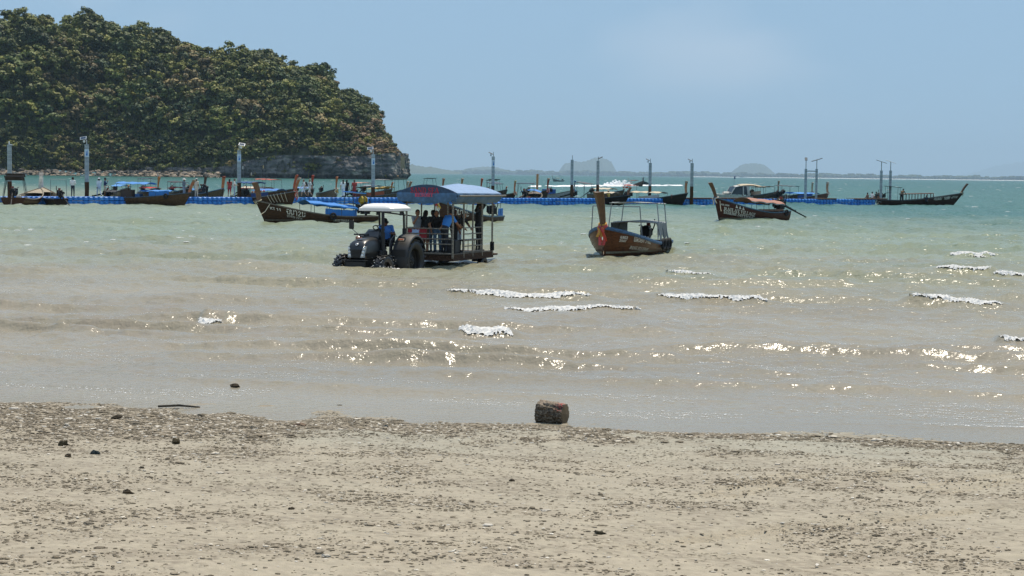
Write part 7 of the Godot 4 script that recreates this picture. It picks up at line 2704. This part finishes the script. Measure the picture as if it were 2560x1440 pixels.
func build_beach_things() -> void:
	# a sawn length of trunk at the water's edge
	var a := beach_spot(1384, 1057)
	var s := -a.z / F      # metres to a pixel there
	var o := thing("log", "short sawn tree trunk lying at the water's edge", "log", a, -0.42)
	var R := 29.0 * s
	var half := 40.0 * s
	var g := Geo.new()
	var nn := FastNoiseLite.new()
	nn.seed = 3
	nn.frequency = 3.0
	nn.fractal_octaves = 4
	var rows := []
	for i in 61:
		var t := i / 60.0
		var ring := []
		for k in 88:
			var e := TAU * k / 88
			var r := R * (1.02 - 0.16 * smoothstep(0.55, 0.8, t) + 0.03 * sin(t * 9.0))
			var p := Vector3(lerpf(-half, half * 0.78, t), cos(e) * r + 0.0, sin(e) * r)
			p += Vector3(0, cos(e), sin(e)) * (nn.get_noise_3d(p.x * 2.0, p.y * 7.0, p.z * 7.0) * 0.030 + nn.get_noise_3d(p.x * 9.0, p.y * 22.0, p.z * 22.0) * 0.014)
			ring.append(p + Vector3(0, R * 0.82, 0))
		rows.append(ring)
	g.loft(rows, true, false, true)
	for q in g.v.size():
		var p := g.v[q]
		var k := nn.get_noise_3d(p.x * 5.0, p.y * 5.0, p.z * 5.0)
		var c := Vector3(0.062, 0.045, 0.027) * (1.0 + 1.3 * k)
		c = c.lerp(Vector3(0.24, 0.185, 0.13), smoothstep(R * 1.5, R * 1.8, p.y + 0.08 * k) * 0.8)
		c = c.lerp(Vector3(0.40, 0.36, 0.28), smoothstep(0.12, 0.3, nn.get_noise_3d(p.x * 14.0, p.y * 14.0, p.z * 14.0)) * 0.35)
		c = c.lerp(Vector3(0.34, 0.045, 0.05), smoothstep(0.02, 0.22, nn.get_noise_3d(p.x * 8.0 + 5.0, p.y * 8.0, p.z * 8.0)) * smoothstep(0.02, 0.10, p.x) * smoothstep(R * 1.05, R * 1.35, p.y) * 0.9)
		g.c[q] = Color(maxf(c.x, 0.01), maxf(c.y, 0.01), maxf(c.z, 0.008))
	part(o, "bark", g, vmat("log_bark", 0.85))
	g = Geo.new()
	for e in [0, 60]:
		var mid := Vector3.ZERO
		for p in rows[e]: mid += p
		mid /= 88.0
		var push := Vector3(0.012 if e else -0.012, 0, 0)
		for ringn in 4:
			for k in 88:
				var p0: Vector3 = mid.lerp(rows[e][k], (ringn + 1) / 4.0) + push * (1.0 - ringn * 0.3)
				var p1: Vector3 = mid.lerp(rows[e][(k + 1) % 88], (ringn + 1) / 4.0) + push * (1.0 - ringn * 0.3)
				var m0: Vector3 = mid.lerp(rows[e][k], ringn / 4.0) + push * (1.3 - ringn * 0.3)
				var m1: Vector3 = mid.lerp(rows[e][(k + 1) % 88], ringn / 4.0) + push * (1.3 - ringn * 0.3)
				g.col = Color(0.12, 0.085, 0.045) * (1.0 + 0.35 * nn.get_noise_3d(p0.y * 9.0, p0.z * 9.0, ringn * 3.0))
				if e: g.quad(m0, m1, p1, p0)
				else: g.quad(m0, p0, p1, m1)
	part(o, "sawn_end", g, vmat("log_bark", 0.85))
	# stones one can tell apart
	var stones := [
		[588, 967, 25, 10, "#5b4f3e", "brown rock standing out of the shallow water at the left"], [158, 1114, 30, 15, "#4c4632", "mossy dome shaped stone on the sand at the left"], [440, 1109, 29, 17, "#5a5038", "round pitted stone right of the mossy stone"],
		[171, 1142, 24, 10, "#6e604c", "flat brown stone below the mossy stone"], [238, 1135, 27, 11, "#3e4a4c", "blue grey wedge shaped stone beside the flat brown stone"], [318, 1234, 30, 13, "#5c503e", "rough brown stone lowest of the left hand stones"],
		[290, 1047, 34, 12, "#4a4232", "dark long stone in the band of shell grit at the left"], [752, 1065, 40, 10, "#a58c74", "pale pinkish flat stone in the shell grit"], [1500, 1335, 36, 9, "#5c5440", "low clump of weed covered stone near the bottom centre"],
		[1120, 1026, 18, 7, "#5a4f40", "small stone in the shallows left of the log"], [728, 1274, 20, 8, "#4f4534", "small dark stone below the tidal pool"], [964, 1068, 20, 7, "#4c5456", "small grey stone in the shell grit left of the log"],
		[1280, 1203, 20, 7, "#5c5240", "small dark stone on the sand below the log"], [2030, 1342, 14, 5, "#4a4234", "small dark stone on the right hand sand"], [845, 1018, 32, 8, "#463c2e", "dark lumps of stone at the water's edge left of the log"], [178, 1004, 14, 5, "#4f4434", "little brown stone at the water's edge far left"], [355, 1170, 22, 5, "#4a4436", "thin dark stick like stone under the round pitted stone"]]
	for i in stones.size():
		var q: Array = stones[i]
		var at := beach_spot(q[0], q[1]) if q[1] > 1000 else spot(q[0], q[1])
		var m := -at.z / F
		g = Geo.new()
		var r := rock_mesh(50 + i, 0.9, 0.45)
		var w: float = q[2] * m * 0.5
		var hh: float = q[3] * m * 0.62
		for k in r.v.size():
			r.v[k] = r.v[k] * Vector3(w, hh, w * 0.9)
		solo("stone", r, mat("stone_" + q[4], q[4], 0.85, 0, "worn", Vector3(9, 9, 9)), q[5], "stone", at + Vector3(0, hh * 0.35, 0), i * 0.7, "stones on the beach")
	var shells := [[2038, 1314, 26, "#d8d2c4", "thin white shell lying on the sand at the right"], [2037, 1417, 30, "#dcd4c6", "white crumpled shell at the bottom right"], [2452, 1248, 16, "#a89c88", "small pale shell on the right hand sand"], [2210, 1227, 30, "#b5a690", "flat pale shell beside the tyre tracks"], [1742, 1402, 14, "#c9bfae", "small pale shell at the bottom centre"]]
	for i in shells.size():
		var q: Array = shells[i]
		var at := beach_spot(q[0], q[1])
		var m := -at.z / F
		g = Geo.new()
		rows = []
		for k in 9:
			var line := []
			for e in 9:
				var aa := lerpf(-1.2, 1.2, e / 8.0)
				var rr := k / 8.0
				line.append(Vector3(sin(aa) * rr, 0.34 * sin(rr * PI * 0.6) + 0.025 * cos(e * PI), cos(aa) * rr * 0.7) * q[2] * m * 0.5)
			rows.append(line)
		g.sheet(rows, 0.003)
		solo("shell", g, mat("shell_" + q[3], q[3], 0.6, 0, "cloth", Vector3(9, 9, 9)), q[4], "shell", at + Vector3(0, 0.004, 0), i * 1.3, "shells on the sand")
	var p0 := beach_spot(395, 1021)
	var p1 := beach_spot(500, 1024)
	g = Geo.new()
	g.tube([Vector3.ZERO, (p1 - p0) * 0.5 + Vector3(0, 0.02, 0.01), p1 - p0], [0.016, 0.018, 0.010], 6)
	solo("stick", g, mat("drift_wood", "#4a4438", 0.9, 0, "wood", Vector3(3, 3, 3)), "long straight stick lying along the water's edge at the left", "stick", p0 + Vector3(0, 0.03, 0))


func foam_mat() -> StandardMaterial3D:
	var m := vmat("foam", 0.9)
	m.subsurf_scatter_enabled = false
	return m


func build_foam_and_glints() -> void:
	# the broken crests
	var names := ["long white breaking crest right of the tractor, the farther of the nearest pair", "long white breaking crest just below the farther one of the nearest pair", "broad white breaking crest below the red brown boat", "short white breaking crest right under the red brown boat", "short white breaking crest above the log", "broad white breaking crest at the right", "thin white breaking crest at the far right behind the broad one",
		"white breaking crest cut by the right edge behind the broad one", "farthest white breaking crest at the right", "small white breaking crest left of the middle", "thin foam crest at the far left", "thin foam crest beside the far left one", "small white crest cut by the right edge below the broad one"]
	var nn := FastNoiseLite.new()
	nn.seed = 77
	nn.frequency = 1.0
	nn.fractal_octaves = 3
	var white := foam_mat()
	for bi in breakers.size():
		var b: Array = breakers[bi]
		var g := Geo.new()
		var n := maxi(int((b[1] - b[0]) / 0.035), 20)
		var rows := []
		for i in n + 1:
			var t := i / float(n)
			var p: float = lerpf(b[0], b[1], t)
			var qc: float = lerpf(b[2], b[3], t) + n_a.get_noise_2d(p * 0.6, b[2]) * 0.22
			var line := []
			for k in 15:
				var q := qc + lerpf(-0.40, 0.16, k / 14.0)
				var w := shore_a + along * p + sea_out * q
				var y := wave(w.x, w.z, p, q)
				y += 0.006 + 0.06 * maxf(0.0, 0.25 + nn.get_noise_2d(p * 11.0, q * 16.0)) * smoothstep(0.0, 0.25, k / 14.0) * smoothstep(1.0, 0.7, k / 14.0)
				line.append(Vector3(w.x, y, w.z))
			rows.append(line)
		var done := 0
		for i in n:
			var t := i / float(n)
			var edge := smoothstep(0.0, 0.30, t) * smoothstep(1.0, 0.70, t)
			for k in 14:
				var s := k / 13.0
				var a: Vector3 = rows[i][k]
				# thick in the middle, thin at the ends; ragged below, firm along the top
				var half := (0.12 + 0.46 * edge * (0.75 + 0.5 * nn.get_noise_2d(a.x * 1.3, b[2]))) * (1.0 if b[4] > 0.11 else 0.7)
				var keep := half - absf(s - 0.62) + (0.16 if s < 0.62 else 0.07) * nn.get_noise_2d(a.x * 5.0, a.z * 7.0) + 0.14 * nn.get_noise_2d(a.x * 16.0, a.z * 16.0)
				if edge < 0.02 or b[4] < 0.09: continue
				if keep < 0.05:
					continue
				g.col = Color(0.66, 0.65, 0.615) * (0.92 + 0.12 * nn.get_noise_2d(a.x * 20.0, a.z * 20.0))
				g.quad(a, rows[i][k + 1], rows[i + 1][k + 1], rows[i + 1][k])
				done += 1
		if done == 0:
			continue
		solo("breaking_wave", g, white, names[bi], "wave", Vector3.ZERO, 0.0, "breaking wave crests")
	# scraps of foam and whitecaps too many to count
	var ball := rock_mesh(5, 0.6, 0.3).mesh()
	var where := []
	var tints := []
	var tries := 0
	while where.size() < 520 and tries < 60000:
		tries += 1
		var d := 75.0 * pow(16.0, rng.randf())
		var x := d * rng.randf_range(-0.30, 0.30)
		var w := pq(Vector3(x, 0, -d))
		if n_b.get_noise_2d(w.x * 0.05, w.y * 0.04) < 0.05 and rng.randf() < 0.8:
			continue
		var l := rng.randf_range(0.05, 0.24) * (1.0 if d < 150.0 else 1.0 + d / 260.0)
		where.append(Transform3D(Basis(Vector3.UP, rng.randf_range(-0.3, 0.3)).scaled(Vector3(l, 0.02 + 0.06 * l, l * 0.35)), Vector3(x, wave(x, -d, w.x, w.y) + 0.01, -d)))
		tints.append(Color(0.8, 0.8, 0.78))
	# sun glints put in as tiny white flecks on crests near the shore
	tries = 0
	var q0 := 0
	while q0 < 9000 and tries < 300000:
		tries += 1
		var q := 1.2 + 46.0 * pow(rng.randf(), 1.6)
		var d := 22.5 + q
		var x := d * rng.randf_range(-0.29, 0.29)
		var w := pq(Vector3(x, 0, -d))
		q = w.y
		if q < 1.0: continue
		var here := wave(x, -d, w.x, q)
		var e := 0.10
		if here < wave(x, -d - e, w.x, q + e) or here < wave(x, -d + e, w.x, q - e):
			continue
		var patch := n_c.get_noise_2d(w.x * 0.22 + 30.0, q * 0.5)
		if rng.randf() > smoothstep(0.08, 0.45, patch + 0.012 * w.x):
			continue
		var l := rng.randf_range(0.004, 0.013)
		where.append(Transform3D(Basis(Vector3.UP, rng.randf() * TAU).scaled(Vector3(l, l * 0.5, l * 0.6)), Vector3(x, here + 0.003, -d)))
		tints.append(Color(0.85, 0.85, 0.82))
		q0 += 1
	scatter("whitecaps_and_glints", ball, white, where, tints)  # real whitecaps far out, painted sun glints near shore, all in foam white
	splash()


func splash() -> void:
	var drop := rock_mesh(6, 0.9, 0.2).mesh()
	var where := []
	var tints := []
	var tfw := Vector3(-0.38, 0, 0.93).normalized()
	var b := Basis(Vector3.UP, atan2(-tfw.z, tfw.x))
	var at := spot(908, 677)
	# water thrown by the four tractor wheels and the trailer wheel
	var wheels := [[at + b * Vector3(0, 0, -0.76), 0.52, 150, -1.0], [at + b * Vector3(0, 0, 0.76), 0.52, 260, 1.0], [at + b * Vector3(-2.0, 0, 0.8), 0.74, 220, 1.0], [tr_pt(Vector3(-3.05, 0, 0.8)), 0.28, 110, 1.0]]
	for w in wheels:
		for i in int(w[2]):
			var a := rng.randf() * TAU
			var up := pow(rng.randf(), 2.2)
			var r: float = w[1] * rng.randf_range(0.75, 1.15)
			var p: Vector3 = w[0] + b * Vector3(cos(a) * r, 0, rng.randf_range(-0.25, 0.30)) + Vector3(0, 0.02 + up * w[1] * 0.95, 0)
			var l := rng.randf_range(0.004, 0.018) * (1.4 - up)
			where.append(Transform3D(Basis(Vector3.UP, a).scaled(Vector3(l * 1.3, l, l)), p))
			tints.append(Color(0.8, 0.79, 0.75))
		for i in int(w[2]) * 2:     # foam lying round it
			var a := rng.randf() * TAU
			var r: float = w[1] * (0.9 + 0.9 * pow(rng.randf(), 2.0))
			var p: Vector3 = w[0] + b * Vector3(cos(a) * r, 0, sin(a) * r * 0.7)
			var l := rng.randf_range(0.015, 0.06)
			where.append(Transform3D(Basis(Vector3.UP, a).scaled(Vector3(l * 1.6, l * 0.5, l)), Vector3(p.x, 0.03 + rng.randf() * 0.05, p.z)))
			tints.append(Color(0.75, 0.73, 0.68))
	scatter("wheel_splash", drop, foam_mat(), where, tints)
	# the wake and spray of the boat running on the bay
	where = []
	tints = []
	var w0 := spot(1574, 466.5)
	for i in 420:
		var t := pow(rng.randf(), 1.3)
		var px := 1582.0 - 250.0 * t
		var p := spot(px, 465.8 + 0.8 * t + rng.randf_range(-1.0, 1.0) * (0.4 + t))
		if rng.randf() > 1.0 - 0.6 * t: continue
		var l := rng.randf_range(0.4, 1.4)
		where.append(Transform3D(Basis.IDENTITY.scaled(Vector3(l * 1.8, 0.22 + 0.5 * (1.0 - t) * rng.randf(), l)), p))
		tints.append(Color(0.85, 0.85, 0.84))
	for i in 260:
		var u := rng.randf()
		var p := w0 + Vector3(-0.5 - 6.5 * u + rng.randf_range(-1.5, 1.5), 2.0 * pow(rng.randf(), 1.5) * sin(PI * clampf(u * 0.9 + 0.1, 0.0, 1.0)), rng.randf_range(-1.0, 1.0))
		var l := rng.randf_range(0.10, 0.42)
		where.append(Transform3D(Basis.IDENTITY.scaled(Vector3(l, l * 0.8, l)), p))
		tints.append(Color(0.88, 0.88, 0.87))
	for i in 110:
		var px := rng.randf_range(1606.0, 1700.0)
		var p := spot(px, 464.0 + rng.randf_range(-1.2, 1.0))
		var l := rng.randf_range(0.3, 1.0)
		where.append(Transform3D(Basis.IDENTITY.scaled(Vector3(l * 1.8, 0.2, l)), p))
		tints.append(Color(0.8, 0.8, 0.8))
	scatter("wake", drop, foam_mat(), where, tints)
